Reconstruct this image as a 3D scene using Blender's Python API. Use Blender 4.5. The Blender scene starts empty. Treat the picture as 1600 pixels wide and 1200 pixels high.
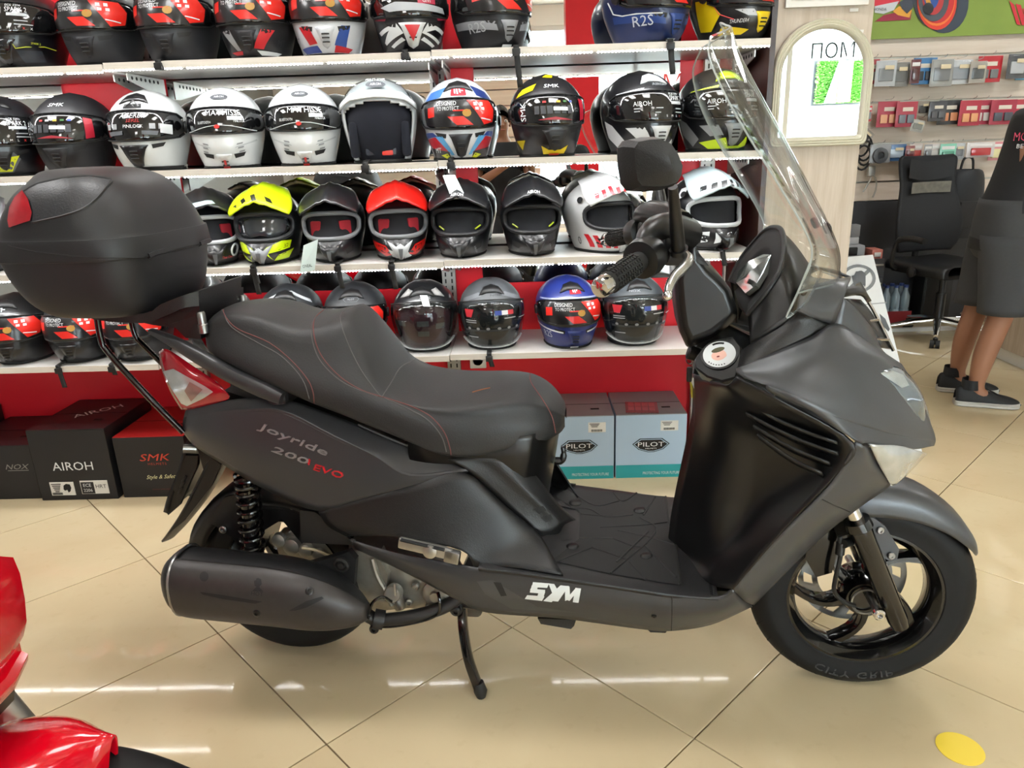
import bpy, bmesh, math, random
from mathutils import Vector, Matrix, geometry
random.seed(7)
SC = bpy.context.scene
COL = SC.collection
rad = math.radians

# ------------------------------------------------------------------ camera
FPX, CAMH = 1150.0, 1.30
def _camaxes(vpx=930.0, vpy=4200.0, yaw=1.6):
    down = Vector((vpx-800, -(vpy-600), -FPX)).normalized()
    up = -down
    f = Vector((0, 0, -1)); fh = (f-up*f.dot(up)).normalized()
    r = fh.cross(up)
    Y = fh*math.cos(rad(yaw))+r*math.sin(rad(yaw)); X = Y.cross(up)
    return Matrix((X, Y, up))
CR = _camaxes()
CC = Vector((0, 0, CAMH))
cam = bpy.data.cameras.new('camera'); cam.sensor_width = 36; cam.lens = FPX/1600*36
cam.clip_start = 0.05; cam.clip_end = 200
camo = bpy.data.objects.new('camera', cam); COL.objects.link(camo)
camo.matrix_world = Matrix.Translation(CC) @ CR.to_4x4()
SC.camera = camo

# ------------------------------------------------------------------ view / world / lights
SC.view_settings.view_transform = 'Standard'; SC.view_settings.look = 'None'
SC.view_settings.gamma = 1.0; SC.view_settings.use_curve_mapping = False
SC.view_settings.exposure = 0.20
SC.cycles.use_denoising = True
SC.cycles.max_bounces = 8; SC.cycles.diffuse_bounces = 3; SC.cycles.glossy_bounces = 4
SC.cycles.transmission_bounces = 6; SC.cycles.transparent_max_bounces = 16
SC.cycles.sample_clamp_indirect = 6.0; SC.cycles.caustics_reflective = False; SC.cycles.caustics_refractive = False
world = bpy.data.worlds.new('sky'); SC.world = world; world.use_nodes = True
wn = world.node_tree; wb = wn.nodes['Background']
wb.inputs[0].default_value = (0.87, 0.94, 1.0, 1); wb.inputs[1].default_value = 17.0
def area(name, loc, rot, sx, sy, power, color=(1, 1, 1), portal=False):
    l = bpy.data.lights.new(name, 'AREA'); l.shape = 'RECTANGLE'; l.size = sx; l.size_y = sy
    l.energy = power; l.color = color
    if portal: l.cycles.is_portal = True
    o = bpy.data.objects.new(name, l); COL.objects.link(o); o.location = loc; o.rotation_euler = rot
    return o
# daylight through the shop front behind the camera
area('shop_front_portal', (2.35, -4.32, 1.52), (rad(-90), 0, 0), 5.2, 2.7, 1, portal=True)
CEIL = 3.05

# ------------------------------------------------------------------ pixels -> places
def ray(px, py):
    return (CR @ Vector((px-800, -(py-600), -FPX))).normalized()
def Wy(px, py, y):                      # world point at depth y
    d = ray(px, py); return CC + d*(y/d.y)
def Wz(px, py, z=0.0):                  # world point at height z
    d = ray(px, py); return CC + d*((z-CC.z)/d.z)
SO = Vector((-.66, 1.745, 0)); SA = rad(-7.2)
SE = Vector((math.cos(SA), math.sin(SA), 0)); SN = Vector((SE.y, -SE.x, 0))
def S(px, py, v):                       # scooter frame: x forward, y left (so y=-v), z up
    d = ray(px, py); t = (SO+SN*v-CC).dot(SN)/d.dot(SN); p = CC+d*t-SO
    return Vector((p.dot(SE), -v, p.z))
def SZ(px, py, z):                      # scooter frame point at height z
    p = Wz(px, py, z)-SO
    return Vector((p.dot(SE), -p.dot(SN), z))

# ------------------------------------------------------------------ materials
def srgb(c):
    if isinstance(c, str):
        c = tuple(int(c[i:i+2], 16)/255 for i in (0, 2, 4))
    return tuple(x/12.92 if x <= .04045 else ((x+.055)/1.055)**2.4 for x in c)
MATS = {}
def mat(name, col, rough=.5, metal=0., coat=0., noise=0., bump=0., scale=40., emit=None, estr=0., spec=.5, alpha=None, coatr=.05):
    if name in MATS: return MATS[name]
    m = bpy.data.materials.new(name); m.use_nodes = True; nt = m.node_tree; b = nt.nodes['Principled BSDF']
    c = srgb(col); b.inputs['Base Color'].default_value = (*c, 1); b.inputs['Roughness'].default_value = rough
    b.inputs['Metallic'].default_value = metal; b.inputs['Coat Weight'].default_value = coat
    b.inputs['Coat Roughness'].default_value = coatr; b.inputs['Specular IOR Level'].default_value = spec
    if emit is not None:
        b.inputs['Emission Color'].default_value = (*srgb(emit), 1); b.inputs['Emission Strength'].default_value = estr
    if alpha is not None: b.inputs['Alpha'].default_value = alpha
    if noise or bump:
        tc = nt.nodes.new('ShaderNodeTexCoord'); nz = nt.nodes.new('ShaderNodeTexNoise')
        nz.inputs['Scale'].default_value = scale; nz.inputs['Detail'].default_value = 4
        nt.links.new(tc.outputs['Object'], nz.inputs['Vector'])
        if noise:
            mx = nt.nodes.new('ShaderNodeMix'); mx.data_type = 'RGBA'
            mx.inputs[6].default_value = (*[x*(1-noise) for x in c], 1); mx.inputs[7].default_value = (*[min(1, x*(1+noise)) for x in c], 1)
            nt.links.new(nz.outputs[0], mx.inputs[0]); nt.links.new(mx.outputs[2], b.inputs['Base Color'])
        if bump:
            bp = nt.nodes.new('ShaderNodeBump'); bp.inputs['Strength'].default_value = bump; bp.inputs['Distance'].default_value = .002
            nt.links.new(nz.outputs[0], bp.inputs['Height']); nt.links.new(bp.outputs[0], b.inputs['Normal'])
    MATS[name] = m; return m
def clear(name, tint=(1, 1, 1), strength=1.0, rough=.02):
    if name in MATS: return MATS[name]
    m = bpy.data.materials.new(name); m.use_nodes = True; nt = m.node_tree; nt.nodes.remove(nt.nodes['Principled BSDF'])
    out = nt.nodes['Material Output']; tr = nt.nodes.new('ShaderNodeBsdfTransparent'); gl = nt.nodes.new('ShaderNodeBsdfGlossy')
    tr.inputs[0].default_value = (*tint, 1); gl.inputs['Roughness'].default_value = rough
    lw = nt.nodes.new('ShaderNodeLayerWeight'); lw.inputs[0].default_value = .5       # Schlick: .04 + .96*(1-cos)^5
    pw = nt.nodes.new('ShaderNodeMath'); pw.operation = 'POWER'; pw.inputs[1].default_value = 4.2
    mu = nt.nodes.new('ShaderNodeMath'); mu.operation = 'MULTIPLY_ADD'; mu.inputs[1].default_value = .8*strength; mu.inputs[2].default_value = .03*strength; mu.use_clamp = True
    mx = nt.nodes.new('ShaderNodeMixShader')
    nt.links.new(lw.outputs['Facing'], pw.inputs[0]); nt.links.new(pw.outputs[0], mu.inputs[0]); nt.links.new(mu.outputs[0], mx.inputs[0])
    nt.links.new(tr.outputs[0], mx.inputs[1]); nt.links.new(gl.outputs[0], mx.inputs[2]); nt.links.new(mx.outputs[0], out.inputs[0])
    MATS[name] = m; return m
def wood(name, c1, c2, rough=.5, scale=3., axis='Z', stretch=12.):
    if name in MATS: return MATS[name]
    m = bpy.data.materials.new(name); m.use_nodes = True; nt = m.node_tree; b = nt.nodes['Principled BSDF']
    tc = nt.nodes.new('ShaderNodeTexCoord'); mp = nt.nodes.new('ShaderNodeMapping'); nz = nt.nodes.new('ShaderNodeTexNoise'); cr = nt.nodes.new('ShaderNodeValToRGB')
    sc_ = [scale*stretch]*3; sc_['XYZ'.index(axis)] = scale
    mp.inputs['Scale'].default_value = sc_; nz.inputs['Scale'].default_value = 1.; nz.inputs['Detail'].default_value = 6; nz.inputs['Roughness'].default_value = .65
    cr.color_ramp.elements[0].position = .35; cr.color_ramp.elements[1].position = .65
    cr.color_ramp.elements[0].color = (*srgb(c1), 1); cr.color_ramp.elements[1].color = (*srgb(c2), 1)
    nt.links.new(tc.outputs['Object'], mp.inputs[0]); nt.links.new(mp.outputs[0], nz.inputs['Vector']); nt.links.new(nz.outputs[0], cr.inputs[0]); nt.links.new(cr.outputs[0], b.inputs['Base Color'])
    b.inputs['Roughness'].default_value = rough
    MATS[name] = m; return m
def C(c, rough=.4, coat=0.):            # plain colour by hex
    return mat('paint_%s_%d_%d' % (c, rough*100, coat*100), c, rough, coat=coat, noise=.03, scale=60)

# ------------------------------------------------------------------ objects
def props(o, label=None, cat=None, group=None, kind=None):
    if label: o['label'] = label
    if cat: o['category'] = cat
    if group: o['group'] = group
    if kind: o['kind'] = kind
    return o
def empty(name, loc=(0, 0, 0), rz=0, label=None, cat=None, group=None):
    o = bpy.data.objects.new(name, None); COL.objects.link(o); o.location = loc; o.rotation_euler = (0, 0, rz)
    o.empty_display_size = .05
    return props(o, label, cat, group)
def link(name, me, parent=None, mats=None, smooth=False):
    o = bpy.data.objects.new(name, me); COL.objects.link(o)
    if parent: o.parent = parent
    if mats is not None:
        for m in (mats if isinstance(mats, (list, tuple)) else [mats]): me.materials.append(m)
    if smooth: smooth_mesh(me)
    return o
def smooth_mesh(me, ang=38):
    me.shade_smooth() if hasattr(me, 'shade_smooth') else None
    try: me.set_sharp_from_angle(angle=rad(ang))
    except Exception: pass
class MB:
    """collects shapes into one mesh; every face remembers its material slot"""
    def __init__(s): s.v = []; s.f = []; s.m = []; s.mats = []; s.cur = 0
    def use(s, m):
        if m not in s.mats: s.mats.append(m)
        s.cur = s.mats.index(m); return s
    def add(s, vs, fs):
        b = len(s.v); s.v += [Vector(v) for v in vs]
        for f in fs: s.f.append([b+i for i in f]); s.m.append(s.cur)
        return s
    def box(s, c, d, M=None):
        x, y, z = d[0]/2, d[1]/2, d[2]/2
        vs = [Vector((i*x, j*y, k*z)) for i in (-1, 1) for j in (-1, 1) for k in (-1, 1)]
        if M is not None: vs = [M @ v for v in vs]
        vs = [v+Vector(c) for v in vs]
        return s.add(vs, [(0, 1, 3, 2), (4, 6, 7, 5), (0, 4, 5, 1), (2, 3, 7, 6), (0, 2, 6, 4), (1, 5, 7, 3)])
    def bbox(s, c, d, r=.004, M=None):              # box with bevelled edges
        bm = bmesh.new(); bmesh.ops.create_cube(bm, size=1)
        for v in bm.verts: v.co = Vector((v.co.x*d[0], v.co.y*d[1], v.co.z*d[2]))
        bmesh.ops.bevel(bm, geom=bm.edges[:]+bm.verts[:], offset=min(r, min(d)*.45), segments=2, profile=.6, affect='EDGES')
        return s.bm(bm, c, M)
    def bm(s, bm, c=(0, 0, 0), M=None):
        bm.verts.ensure_lookup_table()
        vs = [(M @ v.co if M is not None else v.co)+Vector(c) for v in bm.verts]
        s.add(vs, [[v.index for v in f.verts] for f in bm.faces]); bm.free(); return s
    def tube(s, pts, r, n=10, cap=True, closed=False):
        pts = [Vector(p) for p in pts]; L = len(pts); rings = []
        rs = r if isinstance(r, (list, tuple)) else [r]*L
        nrm = None
        for i, p in enumerate(pts):
            if closed: d = pts[(i+1) % L]-pts[i-1]
            else: d = pts[min(i+1, L-1)]-pts[max(i-1, 0)]
            if d.length < 1e-9: d = Vector((0, 0, 1))
            d.normalize()
            if nrm is None:
                nrm = d.orthogonal().normalized()
            nrm = (nrm-d*nrm.dot(d));
            nrm = nrm.normalized() if nrm.length > 1e-6 else d.orthogonal().normalized()
            b = d.cross(nrm)
            rings.append([p+(nrm*math.cos(2*math.pi*k/n)+b*math.sin(2*math.pi*k/n))*rs[i] for k in range(n)])
        vs = [v for rg in rings for v in rg]; fs = []
        for i in range(L if closed else L-1):
            j = (i+1) % L
            for k in range(n): fs.append((i*n+k, i*n+(k+1) % n, j*n+(k+1) % n, j*n+k))
        if cap and not closed: fs += [tuple(range(n-1, -1, -1)), tuple((L-1)*n+k for k in range(n))]
        return s.add(vs, fs)
    def cyl(s, a, b, r, n=16, r2=None):
        return s.tube([a, b], [r, r if r2 is None else r2], n)
    def lathe(s, prof, a, axis, n=32, cap=True, arc=None):          # prof: (distance along axis, radius)
        a = Vector(a); ax = Vector(axis).normalized(); u = ax.orthogonal().normalized(); w = ax.cross(u)
        vs = []; fs = []; L = len(prof)
        for (d, r) in prof:
            for k in range(n):
                t = 2*math.pi*k/n; vs.append(a+ax*d+(u*math.cos(t)+w*math.sin(t))*r)
        for i in range(L-1):
            for k in range(n): fs.append((i*n+k, i*n+(k+1) % n, (i+1)*n+(k+1) % n, (i+1)*n+k))
        if cap:
            if prof[0][1] > 1e-5: fs.append(tuple(range(n-1, -1, -1)))
            if prof[-1][1] > 1e-5: fs.append(tuple((L-1)*n+k for k in range(n)))
        return s.add(vs, fs)
    def prism(s, poly, off):                         # closed polygon (3d points) extruded by off
        p = [Vector(q) for q in poly]; n = len(p); o = Vector(off)
        s.add(p+[q+o for q in p], [tuple(range(n-1, -1, -1)), tuple(range(n, 2*n))]+[(i, (i+1) % n, n+(i+1) % n, n+i) for i in range(n)])
        return s
    def grid(s, rows, closed=False, flip=False):
        R_, Cn = len(rows), len(rows[0]); vs = [v for r in rows for v in r]; fs = []
        for i in range(R_-1):
            for j in range(Cn if closed else Cn-1):
                q = (i*Cn+j, i*Cn+(j+1) % Cn, (i+1)*Cn+(j+1) % Cn, (i+1)*Cn+j)
                fs.append(q[::-1] if flip else q)
        return s.add(vs, fs)
    def build(s, name, mats=None, parent=None, smooth=True, weld=False, fix=False, ang=38, mirror=False):
        me = bpy.data.meshes.new(name)
        vs = [Vector((v.x, -v.y, v.z)) for v in s.v] if mirror else s.v
        fs = [f[::-1] for f in s.f] if mirror else s.f
        me.from_pydata(vs, [], fs)
        if s.mats:
            for m in s.mats: me.materials.append(m)
            me.polygons.foreach_set('material_index', s.m)
        elif mats is not None:
            for m in (mats if isinstance(mats, (list, tuple)) else [mats]): me.materials.append(m)
        if weld or fix:
            bm = bmesh.new(); bm.from_mesh(me)
            if weld: bmesh.ops.remove_doubles(bm, verts=bm.verts, dist=1e-5)
            if fix: bmesh.ops.recalc_face_normals(bm, faces=bm.faces)
            bm.to_mesh(me); bm.free()
        me.update()
        if smooth: smooth_mesh(me, ang)
        o = bpy.data.objects.new(name, me); COL.objects.link(o)
        if parent: o.parent = parent
        return o
def cr(p0, p1, p2, p3, t):
    return .5*((2*p1)+(p2-p0)*t+(2*p0-5*p1+4*p2-p3)*t*t+(3*p1-p0-3*p2+p3)*t*t*t)
def spline(pts, n, closed=False):
    pts = [Vector(p) if not isinstance(p, (int, float)) else p for p in pts]; L = len(pts); out = []
    if L == 2:
        return [pts[0]+(pts[1]-pts[0])*(k/n) for k in range(n+1)]
    for i in range(L if closed else L-1):
        a = pts[(i-1) % L] if closed or i > 0 else 2*pts[0]-pts[1]
        b = pts[i]; c = pts[(i+1) % L]
        d = pts[(i+2) % L] if closed or i+2 < L else 2*pts[-1]-pts[-2]
        for k in range(n): out.append(cr(a, b, c, d, k/n))
    if not closed: out.append(pts[-1])
    return out
def dense(rows, nu=4, nv=4, closed=False):           # smooth a coarse control grid both ways
    a = [spline(r, nv, closed) for r in rows]
    cols = [spline([r[j] for r in a], nu) for j in range(len(a[0]))]
    return [[cols[j][i] for j in range(len(cols))] for i in range(len(cols[0]))]
def skin(name, rows, m, parent, nu=4, nv=4, thick=0., closed=False, flip=False, both=False, ang=50):
    """a curved panel through a grid of control points, with real thickness; both=True adds the left-hand twin"""
    out = []
    for side in ((0, 1) if both else (0,)):
        o = MB().grid(dense(rows, nu, nv, closed), closed, flip).build(name, m, parent, True, mirror=bool(side), ang=ang)
        if thick:
            md = o.modifiers.new('thickness', 'SOLIDIFY'); md.thickness = abs(thick); md.offset = -1 if thick > 0 else 1
        out.append(o)
    return out
def text_mesh(txt, size=1., shear=0., bold=0., space=1., align='CENTER'):
    cu = bpy.data.curves.new('lettering', 'FONT'); cu.body = txt; cu.size = size; cu.shear = shear; cu.offset = 0.
    cu.space_character = space; cu.align_x = align; cu.align_y = 'CENTER'; cu.resolution_u = 2
    o = bpy.data.objects.new('lettering', cu); COL.objects.link(o)
    dg = bpy.context.evaluated_depsgraph_get(); me = bpy.data.meshes.new_from_object(o.evaluated_get(dg))
    vs = [v.co.copy() for v in me.vertices]; fs = [list(p.vertices) for p in me.polygons]
    bpy.data.objects.remove(o); bpy.data.curves.remove(cu); bpy.data.meshes.remove(me)
    return vs, fs
_TM = {}
def text2d(txt, **k):
    key = (txt, tuple(sorted(k.items())))
    if key not in _TM: _TM[key] = text_mesh(txt, **k)
    return _TM[key]
def text_on(mb, m, txt, org, ex, ey, h, off=.0015, width=None, **k):
    """flat lettering on a plane: origin at the centre of the line, ex/ey along and up, h = letter height"""
    vs, fs = text2d(txt, **k)
    if not vs: return
    ex = Vector(ex).normalized(); ey = Vector(ey); ey = (ey-ex*ey.dot(ex)).normalized(); nz = ex.cross(ey)
    x0 = min(v.x for v in vs); x1 = max(v.x for v in vs); y0 = min(v.y for v in vs); y1 = max(v.y for v in vs)
    sy = h/max(1e-6, (y1-y0)); sx = sy if width is None else width/(x1-x0)
    mb.use(m); mb.add([Vector(org)+ex*((v.x-(x0+x1)/2)*sx)+ey*((v.y-(y0+y1)/2)*sy)+nz*off for v in vs], fs)
# ================================================================== room
XL, XR, YF, YB, YH = -3.35, 6.4, -4.4, 5.45, 3.08        # left, right, front (shop window), back right, helmet wall
def tile_mat():
    m = bpy.data.materials.new('cream_polished_tile'); m.use_nodes = True; nt = m.node_tree; b = nt.nodes['Principled BSDF']
    ge = nt.nodes.new('ShaderNodeNewGeometry'); oi = nt.nodes.new('ShaderNodeObjectInfo')
    ad = nt.nodes.new('ShaderNodeVectorMath'); ad.operation = 'MULTIPLY_ADD'; ad.inputs[1].default_value = (1, 1, 1)
    sc_ = nt.nodes.new('ShaderNodeVectorMath'); sc_.operation = 'SCALE'; sc_.inputs['Scale'].default_value = 37.
    n1 = nt.nodes.new('ShaderNodeTexNoise'); n1.inputs['Scale'].default_value = 1.6; n1.inputs['Detail'].default_value = 8; n1.inputs['Distortion'].default_value = 1.2
    n2 = nt.nodes.new('ShaderNodeTexNoise'); n2.inputs['Scale'].default_value = 26; n2.inputs['Detail'].default_value = 5
    r1 = nt.nodes.new('ShaderNodeValToRGB'); e = r1.color_ramp.elements
    e[0].position = .30; e[0].color = (*srgb('ccb793'), 1); e[1].position = .66; e[1].color = (*srgb('d6c4a0'), 1)
    r2 = nt.nodes.new('ShaderNodeValToRGB'); e = r2.color_ramp.elements
    e[0].position = .30; e[0].color = (.80, .74, .66, 1); e[1].position = .40; e[1].color = (1, 1, 1, 1)
    mx = nt.nodes.new('ShaderNodeMix'); mx.data_type = 'RGBA'; mx.blend_type = 'MULTIPLY'; mx.inputs[0].default_value = .16
    L = nt.links.new
    L(oi.outputs['Random'], sc_.inputs[0]); L(ge.outputs['Position'], ad.inputs[0]); L(sc_.outputs[0], ad.inputs[2])
    L(ad.outputs[0], n1.inputs['Vector']); L(ad.outputs[0], n2.inputs['Vector']); L(n1.outputs[0], r1.inputs[0]); L(n2.outputs[0], r2.inputs[0])
    L(r1.outputs[0], mx.inputs[6]); L(r2.outputs[0], mx.inputs[7]); L(mx.outputs[2], b.inputs['Base Color'])
    b.inputs['Roughness'].default_value = .05; b.inputs['Specular IOR Level'].default_value = .5
    return m
M_TILE = tile_mat()
M_GROUT = mat('brown_grout', '6b5a46', .8, noise=.2)
M_WHITE = mat('white_paint', 'e9e7e2', .6, noise=.02)
M_RED = mat('red_laminate', 'e42a35', .35, noise=.04, scale=6, spec=.25)
M_SHELF = wood('white_washed_board', 'cfc6ba', 'e4ddd2', .45, 2., 'X', 20)
M_SHELFTOP = mat('white_shelf_top', 'dedbd6', .35, noise=.02)
M_OAK = wood('light_oak', 'b3a18d', 'c8b9a8', .5, 2.2, 'Z', 16)
M_SLAT = wood('beige_slat_board', 'd0c0ae', 'e0d3c4', .5, 1.5, 'X', 14)
M_SLATV = wood('beige_board', 'd0c0ae', 'e0d3c4', .5, 1.5, 'Z', 14)
M_MIRROR = mat('mirror_silver', 'eef2f1', .0, 1.0)
M_STEEL = mat('brushed_steel', '9a9a98', .3, 1.0, noise=.1, scale=80)
M_UPR = mat('grey_steel_upright', 'a8a6a0', .4, .6, noise=.05)
M_DK = mat('dark_slot', '141414', .7, noise=.1)
M_BROWN = wood('dark_brown_board', '2b1a15', '3a241c', .4, 2., 'Z', 12)
M_CHAR = mat('charcoal_board', '3b3c3f', .5, noise=.06, scale=8)
M_BLACKP = mat('black_plastic', '161617', .45, noise=.1, bump=.12, scale=500)
M_BLACKG = mat('black_gloss', '0b0b0c', .12, coat=.3, noise=.05)
M_CHROME = mat('chrome', 'd8d8d8', .08, 1.0)
M_ALU = mat('aluminium', 'b5b2ab', .35, .9, noise=.08)
M_LED = mat('led_glow', 'ffffff', .4, emit='ffffff', estr=34.)
M_CEILP = mat('light_panel_glow', 'ffffff', .4, emit='fff6e8', estr=3.2)

def struct(name, mb, m=None, parent=None, smooth=False):
    o = mb.build(name, m, parent, smooth)
    if parent is None: o['kind'] = 'structure'
    return o
fl = struct('floor', MB().box(((XL+XR)/2, (YF+YB)/2, -.06), (XR-XL, YB-YF, .1)), M_GROUT)
TS, TA = .6, rad(-44.9); T0 = Vector((-.075, 1.789, 0))
tm = MB().bbox((0, 0, -.005), (TS-.0035, TS-.0035, .01), .0012).build('tile', M_TILE, None, False)
tmesh = tm.data; bpy.data.objects.remove(tm)
for i in range(-16, 17):
    for j in range(-16, 17):
        p = T0+Matrix.Rotation(TA, 3, 'Z') @ Vector(((i+.5)*TS, (j+.5)*TS, 0))
        if XL-.05 < p.x < XR-.9 and YF+.2 < p.y < YB-.05:
            o = bpy.data.objects.new('tile', tmesh); COL.objects.link(o); o.parent = fl; o.location = p; o.rotation_euler = (0, 0, TA)
struct('ceiling', MB().box(((XL+XR)/2, (YF+YB)/2, CEIL+.06), (XR-XL+.2, YB-YF+.2, .1)), M_WHITE)
struct('wall_left', MB().box((XL-.05, (YF+YB)/2, CEIL/2), (.1, YB-YF, CEIL)), mat('grey_wall', '8b8a88', .7, noise=.04))
struct('wall_right', MB().box((XR+.05, (YF+YB)/2, CEIL/2), (.1, YB-YF, CEIL)), M_WHITE)
struct('wall_back', MB().box(((XL+.82)/2, YH+.06, CEIL/2), (.82-XL, .1, CEIL)), M_WHITE)
struct('wall_partition', MB().box((.87, (YH+YB)/2+.12, CEIL/2), (.1, YB-YH-.02, CEIL)), M_WHITE)
struct('wall_back_right', MB().box(((.82+XR)/2, YB+.05, CEIL/2), (XR-.82, .1, CEIL)), M_WHITE)
# shop front behind the camera: piers, sill, lintel, glass
wf = MB(); wx0, wx1 = .0, 4.9
wf.box(((XL+wx0)/2, YF-.06, CEIL/2), (wx0-XL, .12, CEIL)); wf.box(((wx1+XR)/2, YF-.06, CEIL/2), (XR-wx1, .12, CEIL))
wf.box(((wx0+wx1)/2, YF-.06, .11), (wx1-wx0, .12, .22)); wf.box(((wx0+wx1)/2, YF-.06, CEIL-.12), (wx1-wx0, .12, .24))
struct('wall_front', wf, M_WHITE)
wr = empty('window_1', ((wx0+wx1)/2, YF-.06, .22)); wr['kind'] = 'structure'
nb = 3; fr_ = MB()
for k in range(nb+1): fr_.box((wx0-(wx0+wx1)/2+(wx1-wx0)*k/nb, 0, 1.295), (.06, .07, 2.59))
fr_.box((0, 0, .03), (wx1-wx0, .07, .06)); fr_.box((0, 0, 2.56), (wx1-wx0, .07, .06))
fr_.build('window_frame', mat('white_window_frame', 'dcdcda', .4), wr, False)
for k in range(nb):
    MB().box((wx0-(wx0+wx1)/2+(wx1-wx0)*(k+.5)/nb, 0, 1.295), ((wx1-wx0)/nb-.06, .006, 2.47)).build('pane', clear('shop_glass', (.95, .98, .97), .8), wr, False)
# lettering on the glass, readable from the street
lt = MB()
text_on(lt, mat('grey_vinyl', '24302c', .8), 'МОП', Vector((Wy(1300, 79, 9.84).x, YF+.012, Wy(1300, 79, 9.84).z)), (-1, 0, 0), (0, 0, 1), .18, .001, width=.52)
lt.build('lettering', None, None, False)
lo = COL.objects[-1] if False else bpy.data.objects['lettering']; lo.name = 'window_lettering'
props(lo, 'grey vinyl letters stuck on the shop front glass', 'lettering')
lt = MB()
text_on(lt, C('d9342b'), 'МАЯ', Vector((1.75, YF+.012, 2.05)), (-1, 0, 0), (0, 0, 1), .24, .001, bold=.02)
props(lt.build('window_lettering', None, None, False), 'red vinyl letters on the shop front glass', 'lettering'); lt = MB()
text_on(lt, C('6f9a80'), 'NE', Vector((1.75, YF+.012, 1.45)), (-1, 0, 0), (0, 0, 1), .2, .001, bold=.01)
props(lt.build('window_lettering', None, None, False), 'green vinyl letters low on the shop front glass', 'lettering')
# street outside
struct('ground_outside', MB().box((3, -14.5, -.12), (40, 20, .1)), mat('pale_paving', 'c9c8c4', .8, noise=.1, scale=3))
struct('wall_outside', MB().box((3, -16, 2.5), (30, .3, 5)), mat('pale_facade', 'dfe3e6', .8, noise=.05, scale=2))
HA, HB = Wy(1278, 96, 17.6), Wy(1346, 160, 17.6)
hp = empty('hedge_panel', ((HA.x+HB.x)/2, -12.2, HB.z), 0, 'green hedge panel with a cream stripe across the street', 'hedge')
hb = bmesh.new(); bmesh.ops.create_grid(hb, x_segments=60, y_segments=56, size=.5)
for v in hb.verts: v.co = Vector((v.co.x*(HB.x-HA.x), random.uniform(-.08, .08), (v.co.y+.5)*(HA.z-HB.z)))
h_ = MB(); h_.bm(hb); h_.build('foliage', mat('leaf_green', '6fae4c', .7, noise=.4, scale=14), hp, False)
MB().box((.05, .16, (HA.z-HB.z)/2), (.28, .06, (HA.z-HB.z)*.96)).build('cream_panel', mat('cream_panel', 'e6cf9d', .6), hp, False)
MB().prism([(-.12, .14, 0), (-.36, .14, 0), (-.10, .14, HA.z-HB.z)], (0, .04, 0)).build('grey_wedge', C('8d90a0', .7), hp, False)
MB().box((0, -.2, (HA.z-HB.z)/2), (HB.x-HA.x+.06, .2, HA.z-HB.z+.06)).build('frame', M_CHAR, hp, False)
# ceiling light panels; the pair near the camera is added fill for the floor
LAMPS = ((-2.4, 1.75, 19, 'square ceiling light panel over the black carton end of the rack'), (-.95, 1.75, 17, 'square ceiling light panel over the scooter tail'), (.5, 1.75, 10, 'square ceiling light panel over the scooter nose'),
         (-.9, -.25, 10, 'added fill light panel over the red motorcycle'), (1.4, -.25, 4, 'added fill light panel over the aisle before the scooter nose'),
         (2.6, 3.6, 23, 'square ceiling light panel over the office chair'), (4.6, 3.6, 20, 'square ceiling light panel past the counter'), (-1.6, -2.0, 12, 'square ceiling light panel by the slatted panel facing the helmets'), (2.6, -2.0, 10, 'square ceiling light panel near the shop front'))
for (lx, ly, pw, lab) in LAMPS:
    f = empty('ceiling_light', (lx, ly, CEIL), 0, lab, 'ceiling light')
    MB().box((0, 0, .005), (.66, .66, .03)).build('frame', M_WHITE, f, False)
    MB().box((0, 0, -.012), (.6, .6, .004)).build('diffuser', M_CEILP, f, False)
    area('ceiling_lamp', (lx, ly, CEIL-.03), (0, 0, 0), .6, .6, pw, (.985, .99, 1.0))
# red pillar behind the camera, seen only in the mirrors
pl = struct('wall_pillar', MB().box((.62, -2.35, CEIL/2), (.34, .34, CEIL)), M_RED)
# beige slat boards on the shop-front wall (seen in the mirrors)
sw = empty('slat_panel', (-1.5, YF+.03, 0), 0, 'beige slatted display panel on the wall facing the helmets', 'display panel')
slm = None
for k in range(9):
    if slm is None: slm = MB().box((0, 0, 0), (3.4, .03, .185)).build('slat', M_SLAT, sw, False); o = slm
    else: o = slm.copy(); COL.objects.link(o)
    o.location = (0, 0, .75+k*.2)

# ------------------------------------------------------------------ helmet shelving
UPX = (-2.52, -1.43, -.33, .715)
for k in range(3):                                                    # red backing, one board for each bay
    x0, x1 = UPX[k], UPX[k+1]+(.09 if k == 2 else 0)
    b_ = MB().box(((x0+x1)/2, YH-.008, 1.25), (x1-x0-.004, .016, 2.5)).build('back_board', M_RED, None, False)
    props(b_, ('red back board behind the shelf bay with black and red boxes', 'red back board behind the middle shelf bay', 'red back board behind the shelf bay beside the oak pillar')[k], 'board')
for (x0, x1, z0, lb) in ((-2.50, -1.80, .76, 'wall mirror at the left end of the helmet shelving'), (-1.385, -.355, .76, 'wall mirror behind the white flip-up helmets'), (-.19, .60, .77, 'wall mirror behind the blue helmet bay')):
    mr = MB().box(((x0+x1)/2, YH-.022, (z0+2.35)/2), (x1-x0, .008, 2.35-z0)).build('wall_mirror', M_MIRROR, None, False)
    props(mr, lb, 'mirror')
for k, x in enumerate(UPX):
    u = empty('slotted_upright', (x, YH-.04, 0), 0, ('steel slotted upright past the black boxes', 'steel slotted upright above the black box', 'steel slotted upright above the wall socket', 'steel slotted upright beside the pale blue boxes')[k], 'upright')
    MB().box((0, 0, 1.15), (.055, .03, 2.3)).build('post', M_UPR, u, False)
    sl = MB()
    for q in range(80):
        for dx in (-.013, .013): sl.box((dx, -.0155, .06+q*.028), (.006, .002, .017))
    so = sl.build('slots', M_DK, u, False); so['kind'] = 'stuff'
LEDW = 1.6
SHZ = (1.617, 1.268, .925, .575); SHY0 = 2.64
rows = ('top', 'second', 'third', 'lowest')
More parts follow.
